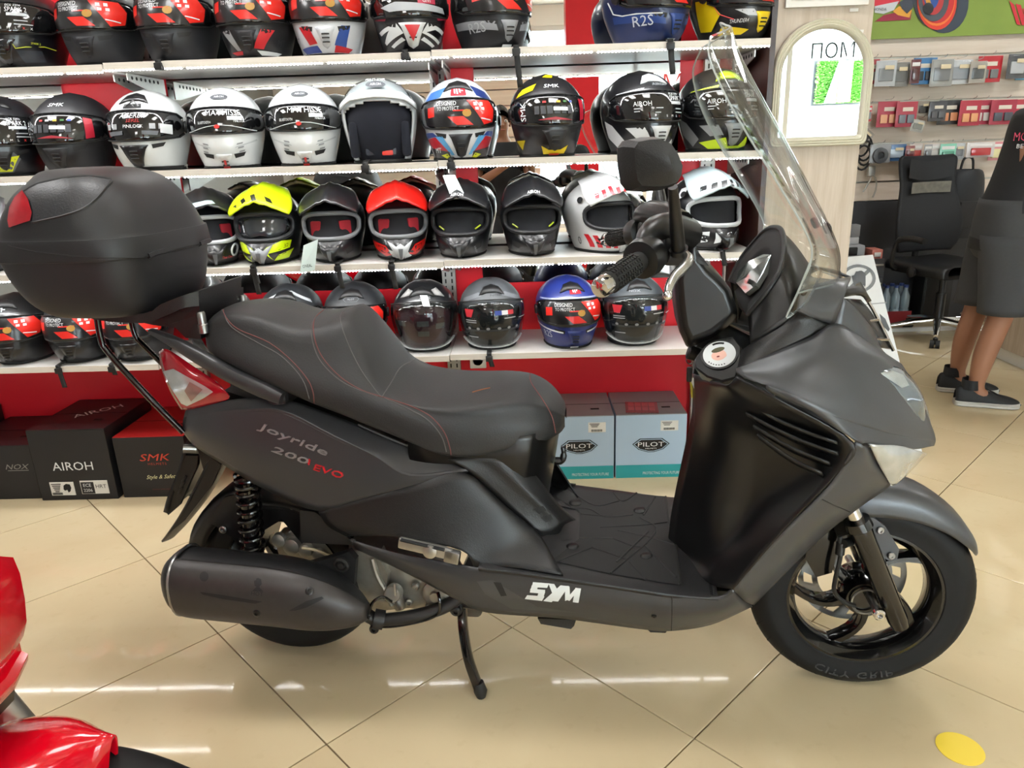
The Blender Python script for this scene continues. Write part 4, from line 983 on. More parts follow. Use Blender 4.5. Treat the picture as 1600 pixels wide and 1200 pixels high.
# fuel lid, ignition and key
fb = [(1084, 562), (1086, 574), (1104, 588), (1128, 596), (1150, 590), (1158, 560), (1158, 540), (1146, 524), (1116, 530), (1096, 544)]
stc = S(1124, 554, .135); nl = Vector((-.22, -.60, .77)).normalized()
def onl(px, py, off=0.):
    d = lray(px, py); return CLO+d*((stc-CLO).dot(nl)/d.dot(nl))+nl*off
top_ = [onl(x, y, -.004) for x, y in fb]; bot_ = [p-nl*.055+Vector((.01, .02, 0)) for p in top_]; tc_ = sum(top_, Vector())/len(top_); top_in = [tc_+(p-tc_)*.93+nl*.003 for p in top_]
mb = MB().grid([bot_, top_, top_in], closed=True); n_ = len(fb); mb.f += [[2*n_+k for k in range(n_)], list(range(n_))]; mb.m += [0, 0]
mb.build('fuel_lid_surround', M_SMO, sc_root, True, fix=True, ang=30)
e1 = (onl(1150, 546)-stc).normalized()*.033; e2 = nl.cross(e1)
MB().lathe([(0, .0375), (.0025, .0375), (.0025, .035)], stc-nl*.001, nl, 40).build('fuel_lid', M_TEX, sc_root)
stk = MB().lathe([(0, .0330), (.0008, .0330), (.0008, 0)], stc+nl*.0012, nl, 40).build('round_sticker', M_LABELW, sc_root)
def blob(name, cx, cy, rx, ry, m, dz):
    MB().add([stc+e1*(cx+rx*math.cos(t))+e2*(cy+ry*math.sin(t))+nl*dz for t in [2*math.pi*k/20 for k in range(20)]], [list(range(20))]).build(name, m, stk, False)
blob('sticker_print', -.05, -.08, .46, .40, C('e8b7a6'), .0024); blob('sticker_print', .18, -.2, .22, .2, C('e8b7a6'), .0026); blob('sticker_print', .02, .32, .42, .18, C('4d4a2c'), .0028); blob('sticker_print', -.12, -.18, .10, .06, C('7a2c2c'), .003)
for k in range(14):
    t = (1.0+k*.12) if k < 7 else (3.6+(k-7)*.2); c0 = stc+e1*(.84*math.cos(t))+e2*(.84*math.sin(t))+nl*.0023; a_, b_ = e1.normalized()*(.002 if k < 7 else .0012), e2.normalized()*(.0024 if k < 7 else .0014)
    MB().add([c0-a_-b_, c0+a_-b_, c0+a_+b_, c0-a_+b_], [(0, 1, 2, 3)]).build('sticker_print', M_DK, stk, False)
MB().lathe([(0, .016), (.03, .017), (.034, .013), (.034, 0)], S(1090, 556, .02)+Vector((.01, 0, 0)), (-1, 0, .3), 18).build('ignition_lock', M_BLACKP, sc_root)
ky = MB().bbox(S(1077, 585, .02), (.012, .014, .034), .004).build('ignition_key', M_BLACKP, sc_root)
MB().tube([S(1078, 562, .02)+Vector((.008*math.cos(t), 0, .010*math.sin(t))) for t in [2*math.pi*k/16 for k in range(16)]], .0012, 5, closed=True).build('key_ring', M_STEEL, ky)
MB().prism(Q((1078, 592, .015), (1084, 590, .015), (1090, 614, .015), (1088, 616, .015)), (0, .002, 0)).build('key_blade', M_STEEL, ky, False)
MB().prism(Q((1077, 590, .0), (1092, 588, .0), (1095, 620, .0), (1080, 622, .0)), (0, .002, 0)).build('key_tag', C('c9b92a'), ky, False)
# handlebar, grips, levers, mirrors
def My(pts, s): return [Vector((p.x, p.y*s, p.z)) for p in pts]
for s in (1, -1):
    g0, g1 = S(941, 448, .385), S(1012, 399, .235); g0.y *= s; g1.y *= s
    if s == -1: g0.z -= .012; g1.z -= .010; g0.x -= .006
    d = (g1-g0); L_ = d.length; du = d.normalized()
    gp = MB().lathe([(.014, .0175), (.02, .0195), (L_*.82, .0185), (L_*.84, .0225), (L_*.9, .0225)], g0, du, 24).build('grip', M_RUB, sc_root)
    q1 = du.orthogonal().normalized(); q2 = du.cross(q1); rb = MB()
    for k in range(11):
        for w in range(14):
            t = 2*math.pi*w/14; p = g0+du*(.028+k*.0085)+(q1*math.cos(t)+q2*math.sin(t))*.0192
            rb.box(p, (.0055, .0055, .0055), Matrix((du, q1*math.cos(t)+q2*math.sin(t), du.cross(q1*math.cos(t)+q2*math.sin(t)))).transposed())
    r_ = rb.build('grip_ribs', M_RUB, gp, False); r_['kind'] = 'stuff'
    MB().lathe([(-.012, .008), (-.010, .016), (-.004, .0185), (.014, .0185), (.016, .015)], g0, du, 24).build('bar_end', M_CHROME, sc_root)
    MB().cyl(g0+du*.01, g1+du*.16, .011, 14).build('handlebar', M_BLACKG, sc_root)
    MB().lathe([(0, .022), (.004, .036), (.03, .039), (.045, .036), (.05, .024)], g0+du*(L_*.80), du, 28).build('throttle_drum', M_SMO, sc_root)
    MB().bbox(g1+du*.045, (.052, .055, .052), .012, Matrix((du, Vector((0, 0, 1)).cross(du).normalized(), Vector((0, 0, 1)))).transposed()).build('switch_housing', M_BLACKP, sc_root)
    cb_ = My(spline(Q((1000, 388, .25), (1015, 368, .22), (1045, 358, .16), (1075, 366, .09)), 4), s)
    MB().tube(cb_, [.010+.022*min(1, k/6) for k in range(len(cb_))], 12).build('bar_cowl', M_SMO, sc_root)
    lv = My(spline(Q((1046, 396, .20), (1066, 396, .22), (1076, 404, .24), (1070, 416, .265), (1054, 432, .29), (1046, 448, .315), (1043, 462, .33)), 5), s)
    lvo = MB().tube(lv, [.006+.004*math.sin(k/len(lv)*math.pi) for k in range(len(lv))], 10).build('brake_lever', mat('polished_alloy', 'c4c4c2', .22, .95), sc_root)
    bmb = bmesh.new(); bmesh.ops.create_uvsphere(bmb, u_segments=14, v_segments=10, radius=.0095); MB().bm(bmb, lv[-1]).build('lever_ball', M_CHROME, lvo)
    MB().bbox(My([S(1052, 402, .20)], s)[0], (.04, .03, .03), .008).build('lever_perch', M_BLACKP, sc_root)
    # mirror: stem, shell, glass
    m0, m1, m2 = My(Q((1061, 396, .215), (1060, 388, .22), (1051, 292, .30)), s)
    MB().tube([m0, m1], [.016, .018], 14).build('mirror_nut', M_BLACKP, sc_root)
    MB().tube([m1, m1*.6+m2*.4, m2], [.0135, .0125, .0085], 14).build('mirror_stem', M_SMO, sc_root)
    sh_px = [(980, 228), (988, 217), (1008, 213), (1028, 212), (1047, 221), (1059, 240), (1067, 260), (1065, 277), (1058, 290), (1040, 296), (1020, 298), (994, 296), (986, 286), (981, 255)]
    c_px = (1022, 258)
    ring = My(Q(*[(x, y, .335) for x, y in sh_px]), s); cm = My([S(*c_px, .335)], s)[0]
    fx = Vector((.55, -.80*s, .10)).normalized()               # shell back points forward / outward
    rows = [[p-fx*.030 for p in ring], [p-fx*.012 for p in ring], [cm+(p-cm)*.86+fx*.010 for p in ring], [cm+(p-cm)*.40+fx*.020 for p in ring]]
    mb = MB().grid(rows, closed=True); n_ = len(ring); pk = len(mb.v); apex = My([S(1052, 272, .335)], s)[0]
    mb.v.append(cm*.5+apex*.5+fx*.026)
    for k in range(n_): mb.f.append([3*n_+k, 3*n_+(k+1) % n_, pk]); mb.m.append(0)
    mo = mb.build('mirror_shell', M_TEX, sc_root, True, fix=True, ang=22)
    MB().prism([cm+(p-cm)*.95-fx*.031 for p in ring], -fx*.004).build('mirror_glass', M_MIRROR, mo, False, fix=True)
# ---------------------------------------------------------------- windscreen
ws = [((1110, 58), .085, (1125, 36)), ((1108, 88), .165, (1150, 88)), ((1132, 146), .215, (1186, 152)), ((1170, 214), .240, (1222, 220)), ((1218, 291), .252, (1256, 296)), ((1260, 365), .250, (1288, 368)), ((1268, 405), .238, (1304, 408)), ((1246, 458), .222, (1314, 436))]
rws = []
for e, v, c_ in ws:
    E_ = S(*e, v); C_ = S(*c_, 0); m1_ = E_*.58+C_*.42+Vector((.028, 0, .004)); m2_ = E_*.25+C_*.75+Vector((.014, 0, .002))
    h_ = [E_, m1_, m2_, C_]; rws.append(h_+[Vector((p.x, -p.y, p.z)) for p in h_[-2::-1]])
wsr = skin('windscreen', rws, M_SCREEN, sc_root, 4, 4, .003, ang=80)[0]
dn = dense(rws, 4, 4); edge = [r[0] for r in dn]+dn[-1][1:-1]+[r[-1] for r in dn[::-1]]+dn[0][-2:0:-1]
MB().tube(edge, .0019, 6, closed=True).build('screen_edge', M_SCREDGE, wsr)
for s in (1, -1):
    er = [My(Q((1268, 405, .238), (1285, 425, .19)), s), My(Q((1246, 458, .222), (1262, 470, .20)), s), My(Q((1229, 495, .212), (1238, 490, .208)), s)]
    eo = skin('screen_ear', er, M_SCREEN, wsr, 3, 3, .003)[0]
    MB().tube(spline(My(Q((1268, 405, .238), (1246, 458, .222), (1229, 495, .212), (1240, 490, .208)), s), 4), .0019, 6).build('screen_edge', M_SCREDGE, eo)
    bp = My(Q((1288, 358, .05), (1262, 335, .20)), s)
    MB().lathe([(0, .011), (.005, .013), (.010, .012), (.013, .006), (.013, 0)], bp[0], (1, 0, .5), 18).build('screen_knob', M_BLACKP, wsr)
# ================================================================== oak pillar, arched mirror, parts wall
pil_ = struct('wall_column', MB().box((1.006, 2.91, CEIL/2), (.322, .38, CEIL)), M_OAK)
def plane_poly(mb, m, pts, y, off=0.):
    mb.use(m); mb.add([Wy(a, b, y)+Vector((0, -off, 0)) for a, b in pts], [list(range(len(pts)))])
am = empty('arched_mirror', (1.012, 2.715, 1.272), 0, 'arched mirror in a ribbed cream frame on the oak pillar', 'mirror')
def arch(w, h0, h1, n=28, r=.02):          # outline: bottom corners rounded, round top
    pts = []; R_ = w/2; zc = h1-R_
    for k in range(5): t = math.pi+math.pi/2*k/4; pts.append((-w/2+r+r*math.cos(t), h0+r+r*math.sin(t)))
    for k in range(5): t = 1.5*math.pi+math.pi/2*k/4; pts.append((w/2-r+r*math.cos(t), h0+r+r*math.sin(t)))
    for k in range(n+1): t = math.pi*k/n; pts.append((R_*math.cos(t), zc+R_*math.sin(t)))
    return pts
rg = []
for (i, d) in ((0, 0), (.000, .014), (.004, .020), (.009, .017), (.012, .021), (.017, .018), (.020, .022), (.026, .019), (.030, .012), (.033, .004)):
    rg.append([Vector((x, -d, z)) for x, z in arch(.336-2*i, i, .404-i, r=max(.006, .022-i*.5))])
MB().grid(rg, closed=True).build('frame', mat('cream_moulded_frame', 'cfcab6', .35, noise=.03), am, fix=True)
g_ = arch(.336-.064, .032, .404-.032, r=.008); MB().prism([Vector((x, -.006, z)) for x, z in g_], (0, .003, 0)).build('mirror_glass', M_MIRROR, am, False)
nf = empty('framed_notice', (1.006, 2.715, 1.712), 0, 'white framed notice hung on the oak pillar over the arched mirror', 'frame')
MB().box((0, -.006, .11), (.27, .012, .22)).build('frame', M_WHITE, nf, False)
MB().box((0, -.0135, .115), (.235, .002, .19)).build('paper', C('d8d6d0', .8), nf, False)
tl_ = MB()
for k in range(12): tl_.box((-.1+k*.018, -.0155, .024+.004*(k % 3)), (.012, .001, .003))
o = tl_.build('print', M_DK, nf, False); o['kind'] = 'stuff'
for k, (a, b) in enumerate((((1327, 12), (1342, 19)), ((1343, 46), (1350, 52)))):
    p = Wy((a[0]+b[0])/2, (a[1]+b[1])/2, 2.717); o = MB().bbox(p, (.028 if k == 0 else .012, .002, .010), .0008).build('tape_scrap', M_WHITE, None)
    props(o, ('long scrap of white tape on the oak pillar under the notice', 'small scrap of white tape on the oak pillar by the mirror arch')[k], 'tape')
# slatted parts wall
SY = 5.40
zs_ = [.857, .99, 1.246, 1.516, 1.794, 2.06, 2.33, 2.6]
pw_ = empty('slat_wall', (2.3, YB, 0), 0, 'beige slatted wall hung with spare parts behind the office chair', 'display wall')
for a, b in zip(zs_[:-1], zs_[1:]):
    MB().bbox((0, -.018, (a+b)/2), (2.75, .022, b-a-.012), .002).build('slat', M_SLAT, pw_, False)
    MB().box((0, -.010, b), (2.75, .012, .016)).build('channel', M_ALU, pw_, False)
lb = MB().box((2.3, YB-.02, .428), (2.75, .03, .856)).build('lower_board', M_CHAR, None, False); props(lb, 'charcoal board along the foot of the slatted parts wall', 'board')
# banner
bn = empty('banner', (0, 0, 0), 0, 'green printed banner with a racing motorcycle front wheel over the parts wall', 'banner')
bb = MB(); BY = SY-.02
for q in range(1):
    p0, p1 = Wy(1340, 60, BY), Wy(1700, 30, BY)
    bb.box(((p0.x+p1.x)/2, BY+.004, p0.z+.36), (p1.x-p0.x, .006, .74))
bb.build('cloth', mat('green_print', '7f9440', .7, noise=.35, scale=2.2), bn, False)
def bpoly(name, col, pts, off):
    m_ = MB(); v2, fs = poly_tri(pts, 40); m_.add([Wy(x, y, BY)+Vector((0, -off, 0)) for x, y in v2], [f[::-1] for f in fs]); o = m_.build(name, C(col, .7), bn, False)
def el(cx, cy, rx, ry, n=28): return [(cx+rx*math.cos(2*math.pi*k/n), cy+ry*math.sin(2*math.pi*k/n)) for k in range(n)]
bpoly('print', '39424f', el(1474, 3, 39, 49), .004); bpoly('print', '30343c', el(1462, 2, 35, 44), .006); bpoly('print', 'd8402f', el(1463, 2, 31, 45), .008); bpoly('print', 'e87a3a', el(1462, 0, 29, 41), .010); bpoly('print', 'c43030', el(1462, -2, 28, 39), .012)
bpoly('print', '4b5057', el(1457, -1, 24, 35), .014); bpoly('print', 'b23a3a', el(1456, -3, 17, 27), .016); bpoly('print', '2f4f95', el(1453, -5, 12, 20), .018); bpoly('print', 'c98f3c', [(1440, -10), (1447, -10), (1455, 14), (1448, 16)], .020); bpoly('print', '24262a', el(1448, 14, 8, 9), .022)
bpoly('print', 'cf3344', [(1366, -30), (1420, -30), (1404, 6), (1366, 14)], .004); bpoly('print', 'c9ccd0', [(1366, 10), (1404, 2), (1396, 16), (1380, 22), (1366, 20)], .006); bpoly('print', '96293f', [(1366, 35), (1380, 24), (1398, 20), (1424, 18), (1422, 31), (1366, 34)], .006); bpoly('print', 'd99a3a', [(1394, 18), (1404, 10), (1424, 16), (1420, 28), (1402, 24)], .008); bpoly('print', '3d424d', [(1404, 4), (1428, -10), (1426, 12), (1416, 22), (1408, 14)], .010)
tb_ = MB(); text_on(tb_, C('3a3d44', .7), 'HONDA', Wy(1374, 15, BY)+Vector((0, -.012, 0)), (1, 0, -.02), (0, 0, 1), .016, 0, bold=.02); tb_.build('print', None, bn, False)
for pts in (((1576, 1), (1584, 8), (1594, 40), (1588, 38)), ((1586, 6), (1594, 8), (1603, 38), (1596, 40)), ((1597, 14), (1612, 8), (1610, 20), (1600, 24))): bpoly('print', 'c8303c', pts, .006)
# hanging packs
PK = []
def pack(x0, x1, y0, y1, col, kind, label, cat='pack', col2='888a8c', depth=SY-.06, tilt=0.):
    a, b = Wy(x0, y0, depth), Wy(x1, y1, depth); w = b.x-a.x; h = a.z-b.z
    e = empty('parts_pack', (a.x+w/2, depth, a.z), 0, label, cat); e.rotation_euler = (0, tilt, rad(random.uniform(-5, 5))); e.location.y -= .034*(len(PK) % 2); PK.append(e)
    MB().bbox((0, 0, -h/2), (w, .006, h), .002).build('card', C(col, .35, .3), e)
    if kind == 'pads':
        for s in (-1, 1): MB().bbox((s*w*.2, -.008, -h*.68), (w*.32, .012, h*.34), .004).build('brake_pad', C(col2, .4), e)
        MB().bbox((w*.05, -.004, -h*.3), (w*.5, .002, h*.16), .001).build('label', C('d8cfc0', .6), e)
    elif kind == 'bag':
        MB().bbox((0, -.007, -h*.55), (w*.72, .012, h*.5), .005).build('contents', C(col2, .35), e)
        MB().bbox((0, -.010, -h*.5), (w*.94, .018, h*.9), .006).build('clear_bag', clear('poly_bag', (.96, .97, .97), 1.6, .15), e)
        MB().bbox((w*.1, -.0205, -h*.28), (w*.45, .002, h*.16), .001).build('label', C('d9c9a6', .6), e)
    elif kind == 'ring':
        MB().lathe([(0, w*.16), (.014, w*.18), (.014, w*.36), (0, w*.38)], (0, -.004, -h*.6), (0, -1, 0), 20).build('bearing', C(col2, .3), e)
    elif kind == 'blister':
        MB().bbox((0, -.010, -h*.62), (w*.7, .018, h*.5), .006).build('blister', C(col2, .2, .6), e)
        MB().bbox((0, -.004, -h*.2), (w*.8, .002, h*.16), .001).build('header_print', C('e8e6e2', .6), e)
    hk_ = MB(); hk_.tube([(0, .05, .012), (0, -.02, .012), (0, -.045, .016), (0, -.055, .026)], .0022, 6); hk_.build('hook', M_CHROME, e)
    return e
R1 = 90
pack(1356, 1371, 93, 131, 'a33a40', 'pads', 'narrow red card of brake pads tucked beside the oak pillar, upper row')
pack(1366, 1394, 96, 135, 'c9ccd0', 'bag', 'silver foil bag of small parts beside the upper red card')
pack(1393, 1418, 98, 135, '8d8c88', 'bag', 'grey bag with a tan label next to the silver foil bag', col2='6d6e6e')
pack(1421, 1431, 94, 131, '5d2325', 'blister', 'dark red box seen edge-on behind the blue card', col2='4a1a1c')
pack(1428, 1460, 91, 131, '3f77a8', 'pads', 'blue card with dark brake shoes, upper row', col2='30343a')
pack(1453, 1481, 94, 135, 'a3a29e', 'bag', 'grey bag with a tan label right after the blue card', col2='77787a')
pack(1484, 1516, 94, 131, 'd6d9dc', 'bag', 'white bordered bag with a kraft tag, upper row', col2='9aa0a8')
pack(1513, 1533, 97, 130, 'b0a79c', 'bag', 'small beige bag squeezed between white bag and red card', col2='4a4a4c')
pack(1530, 1561, 88, 128, 'b3202c', 'pads', 'bright red card with grey brake pads, upper row', col2='6b6c6c')
pack(1571, 1596, 86, 123, '55585c', 'bag', 'black and white bag beside the blue card at the row end', col2='c4c6c8')
pack(1592, 1620, 85, 124, '4f95b8', 'pads', 'pale blue card at the far end of the upper row', col2='c9cdc9')
pack(1349, 1357, 166, 190, 'b5343c', 'blister', 'sliver of red card beside the oak pillar, middle row')
pack(1372, 1402, 159, 198, 'a8394a', 'pads', 'red card with orange and beige brake pads, first of the middle row', col2='d9a07c')
pack(1398, 1426, 160, 198, 'a63545', 'pads', 'red card with round grey pads, second of the middle row', col2='6f757c')
pack(1434, 1450, 158, 181, '9d9387', 'bag', 'small tan bag with a black clip, middle row', col2='1e1e20')
pack(1449, 1472, 159, 189, '3b3b40', 'pads', 'black card with charcoal pads, middle row', col2='55565a')
pack(1468, 1498, 157, 194, '2c2c2e', 'pads', 'black card with a yellow side stripe and an orange pad', col2='c9835a')
pack(1496, 1525, 158, 196, 'a83040', 'pads', 'red card with orange pads next to the yellow striped card', col2='d99a6c')
pack(1522, 1547, 157, 194, 'a8384a', 'pads', 'red card with pale grey pads, middle row', col2='c9c2ba')
pack(1544, 1580, 157, 194, '9f2f42', 'pads', 'wide red card with dark grey pads, middle row', col2='4d5058')
pack(1577, 1606, 156, 192, 'b03040', 'pads', 'red card with orange pads behind the black shirt', col2='e0a070')
pack(1422, 1440, 188, 206, 'c9c6be', 'bag', 'crumpled clear bag drooping under the middle row', col2='8a8a84', tilt=.2)
pack(1346, 1368, 203, 224, '9d9389', 'bag', 'clear bag with a black part tilted beside the mirror corner', col2='1c1c1e', tilt=.7)
pack(1357, 1386, 226, 254, '8f9092', 'ring', 'grey bag with a round bearing, lower row', col2='4c4e52')
pack(1388, 1413, 226, 251, '3d6ea3', 'bag', 'blue bag of small parts, lower row', col2='b9c6d4')
pack(1412, 1423, 228, 250, '97524f', 'bag', 'narrow clear pack of red clips, lower row', col2='6c2a2a')
pack(1421, 1439, 225, 251, 'd0c6c0', 'blister', 'white card with red print and a bulb, lower row', col2='a8403c')
pack(1441, 1450, 226, 250, '9c9c9c', 'blister', 'stack of grey blister packs seen edge-on', col2='77787a')
pack(1449, 1466, 225, 251, 'd8cfcb', 'blister', 'white card with a red corner beside the green card', col2='b8b4b0')
pack(1466, 1486, 225, 256, '7dbfa5', 'blister', 'mint green card, lower row', col2='4d8f78')
pack(1487, 1505, 224, 249, 'd5d6d8', 'bag', 'clear blister of silver parts, lower row', col2='8c9096')
pack(1508, 1546, 223, 245, 'cfc8c4', 'blister', 'wide white card with two red clamps, lower row', col2='b02c30')
pack(1547, 1566, 222, 250, 'd58a90', 'blister', 'pink card behind the black shirt, lower row', col2='d8cf9a')
pack(1479, 1507, 285, 305, '2d3f8f', 'bag', 'blue boxed pack hanging alone under the lower row', col2='7f8fd0')
lv_ = empty('brake_lever_part', Wy(1362, 260, SY-.05), 0, 'grey spare brake lever pair hanging on the parts wall', 'lever')
MB().bbox((0, 0, -.03), (.05, .03, .07), .01).build('perch', M_UPR, lv_); MB().tube(spline([(0, 0, -.05), (.0, 0, -.09), (-.03, 0, -.15), (-.04, 0, -.17)], 4), .006, 8).build('lever', M_UPR, lv_); MB().tube(spline([(.02, 0, -.06), (.045, 0, -.11), (.045, 0, -.16), (.03, 0, -.21)], 4), .006, 8).build('lever', M_UPR, lv_)
bc = empty('cable_bundle', Wy(1347, 225, SY-.05), 0, 'black coiled cables hanging beside the oak pillar', 'cable')
for k in range(4): MB().tube([Vector((.05*math.cos(t)+.02*math.sin(k), -.01*k, .08*math.sin(t)-.03*k)) for t in [2*math.pi*q/16 for q in range(16)]], .007, 7, closed=True).build('loop', M_RUB, bc)
# drawer unit with clutter
dz = Wy(1390, 412, 4.8).z
du_ = empty('drawer_unit', (2.16, 5.14, 0), 0, 'dark grey drawer unit under the parts wall', 'drawers')
MB().bbox((0, 0, dz/2), (.40, .44, dz), .003).build('body', M_CHAR, du_, False)
for k in range(4):
    f = MB().bbox((0, -.228, .06+k*(dz-.02)/4+.045), (.38, .016, (dz-.05)/4-.006), .003).build('drawer', mat('dark_drawer', '2f3033', .45), du_, False)
    MB().bbox((.13, -.240, .06+k*(dz-.02)/4+.06), (.10, .010, .012), .003).build('handle', M_ALU, f)
def thing_box(name, x0, x1, y0, y1, y, d, col, label, cat, r=.01):
    a, b = Wy(x0, y0, y), Wy(x1, y1, y); e = empty(name, ((a.x+b.x)/2, y, b.z), 0, label, cat)
    w, h = b.x-a.x, a.z-b.z
    MB().bbox((0, 0, h/2), (w, d, h), r).build('body', C(col, .5), e); MB().bbox((0, -d/2-.003, h*.55), (w*.6, .008, h*.4), .003).build('label', C('c8c6c2', .6), e); return e, w, h
e, w, h = thing_box('parts_carton', 1374, 1389, 396, 413, 4.85, .12, 'b0675a', 'small reddish carton on the drawer unit', 'box', .004); e.location = (2.31, 5.0, dz)
bt = empty('white_bottle', (2.02, 5.0, dz), 0, 'white plastic bottle with a cap on the drawer unit', 'bottle')
MB().lathe([(0, .03), (.004, .034), (.10, .034), (.115, .022), (.12, .022)], (0, 0, 0), (0, 0, 1), 24).build('body', C('b9bab8', .4), bt); MB().lathe([(0, .024), (.025, .024), (.025, 0)], (0, 0, .12), (0, 0, 1), 20).build('cap', C('8f9092', .4), bt)
mc_ = empty('small_machine', (2.165, 5.05, dz), 0, 'grey bench machine with a black opening on the drawer unit', 'machine')
MB().bbox((0, 0, .05), (.17, .14, .10), .02).build('body', C('8f9093', .4), mc_); MB().bbox((0, -.066, .06), (.06, .02, .055), .008).build('opening', M_DK, mc_); MB().bbox((0, .01, .125), (.10, .09, .05), .01).build('top', C('a5a6a8', .4), mc_); MB().bbox((.02, .0, .19), (.06, .07, .08), .006).build('tray', C('77787a', .5), mc_)
# water pack, cable box and white skirting on the floor
wp = empty('bottle_pack', (2.60, 5.31, 0), 0, 'shrink-wrapped pack of clear bottles on the floor by the drawers', 'bottles')
for i in range(4):
    for j in range(2):
        bo = MB().lathe([(0, .03), (.01, .032), (.1, .032), (.11, .028), (.12, .032), (.2, .032), (.24, .014), (.26, .014)], (-.105+i*.068, -.035+j*.068, 0), (0, 0, 1), 14).build('bottle', mat('water_bottle', '9fb0b8', .1, coat=.5), wp)
        MB().lathe([(0, .016), (.018, .016), (.018, 0)], (-.105+i*.068, -.035+j*.068, .26), (0, 0, 1), 12).build('cap', C('4860a8'), bo)
MB().bbox((-.0, -.0715, .05), (.28, .004, .09), .001).build('wrap_band', C('a83038', .4), wp)
cp_ = empty('computer_case', (2.90, 5.31, 0), 0, 'black computer case on the floor behind the office chair', 'computer')
MB().bbox((0, 0, .2), (.2, .16, .4), .006).build('body', M_BLACKP, cp_); MB().bbox((0, -.083, .2), (.18, .008, .36), .004).build('front', M_SMO, cp_)
sk_ = struct('baseboard_back', MB().box((3.1, 5.03, .012), (2.0, .03, .024)), M_WHITE)
cbl = empty('floor_cables', (3.28, 5.22, .01), 0, 'tangle of pale cables on the floor behind the chair', 'cable')
for k in range(4): MB().tube([Vector((.12*math.cos(t)*(1+.2*k), .09*math.sin(t), .03+.012*k+.02*math.sin(2*t))) for t in [2*math.pi*q/20 for q in range(20)]], .006, 6, closed=True).build('loop', C(('a7a49c', '8b8780', '2a2a2c', 'b0a090')[k]), cbl)
# ---------------------------------------------------------------- office chair
oc = empty('office_chair', (2.71, 4.84, 0), rad(14), 'black mesh office chair with armrests and a chrome star base', 'chair')
for k in range(5):
    t = 2*math.pi*k/5+.2; d = Vector((math.cos(t), math.sin(t), 0))
    MB().tube([Vector((0, 0, .12)), d*.15+Vector((0, 0, .105)), d*.30+Vector((0, 0, .075))], [.026, .022, .014], 10).build('base_leg', M_CHROME, oc)
    ca = MB(); q = d.cross(Vector((0, 0, 1)))
    for s in (-1, 1): ca.lathe([(-.012, .02), (-.012, .026), (.012, .026), (.012, .02)], d*.30+q*s*.016+Vector((0, 0, .026)), q, 16)
    ca.box(d*.30+Vector((0, 0, .045)), (.02, .02, .04)); ca.build('caster', M_RUB, oc)
MB().lathe([(0, .03), (.2, .03), (.2, .02), (.34, .02)], (0, 0, .10), (0, 0, 1), 18).build('gas_post', M_BLACKP, oc)
stx = []
for y in (-.26, -.24, -.1, .1, .24, .26):
    e_ = .04 if abs(y) > .25 else 0
    stx.append([Vector((x*(.25-e_), y, .47+z)) for x, z in ((-1, -.02), (-1, .02), (-.8, .045), (0, .038), (.8, .045), (1, .02), (1, -.02))])
skin('seat', stx, mat('black_seat_pad', '17181a', .35, noise=.1), oc, 4, 3, 0)
MB().bbox((0, 0, .445), (.44, .46, .03), .012).build('seat_pan', M_BLACKP, oc)
bk = []
for z, w, y in ((.55, .20, .22), (.62, .235, .20), (.75, .250, .20), (.88, .225, .235), (.98, .205, .26), (1.06, .210, .275), (1.14, .215, .285), (1.165, .19, .288)):
    bk.append([Vector((x*w, y+.03*x*x*-1, z)) for x in (-1, -.7, -.35, 0, .35, .7, 1)])
skin('backrest', bk, mat('black_mesh_fabric', '14171c', .7, noise=.25, bump=.5, scale=260), oc, 4, 4, .02)
MB().grid(dense([[Vector((x*.15, .238-.03*x*x, z)) for x in (-1, -.3, .3, 1)] for z in (.93, .975, 1.0)], 4, 4)).build('mesh_window', mat('see_through_mesh', '6e6a60', .6, noise=.6, scale=30), oc)
MB().grid(dense([[Vector((x*.17, .252-.03*x*x, z-.02*(1-x*x))) for x in (-1, -.3, .3, 1)] for z in (1.03, 1.09, 1.15)], 4, 4)).build('headrest', mat('black_headrest', '15181d', .6), oc)
MB().tube(spline([(0, .05, .44), (0, .26, .46), (0, .26, .62), (0, .25, .75)], 4), .022, 10).build('back_stem', M_BLACKP, oc)
for s in (-1, 1):
    MB().tube(spline([(s*.25, .14, .46), (s*.30, .13, .5), (s*.30, .10, .64), (s*.29, .0, .67), (s*.29, -.12, .665)], 4), [.014]*9+[.02]*8, 10).build('armrest', M_BLACKP, oc)
MB().lathe([(0, .03), (.02, .034), (.03, .02), (.03, 0)], (-.26, -.02, .46), (-1, 0, 0), 18).build('height_knob', M_BLACKP, oc)
jk = empty('black_bag', (3.03, 5.32, .60), rad(10), 'black fabric bag hanging behind the office chair', 'bag')
jb = [[Vector((x*w, d, z)) for x, d in ((-1, 0), (-.9, -.05), (-.3, -.085), (.3, -.085), (.9, -.05), (1, 0), (.6, .05), (-.6, .05))] for z, w in ((0, .10), (.02, .125), (.2, .135), (.36, .125), (.44, .10), (.46, .06))]
skin('body', jb, mat('black_nylon', '1c1e22', .6, noise=.2, bump=.4, scale=30), jk, 3, 2, 0, closed=True); MB().tube(spline([(-.05, 0, .45), (-.03, 0, .53), (.03, 0, .53), (.05, 0, .45)], 4), .008, 8).build('handle', M_RUB, jk); MB().bbox((0, -.085, .16), (.16, .02, .18), .01).build('pocket', mat('black_nylon', '1c1e22', .6), jk)
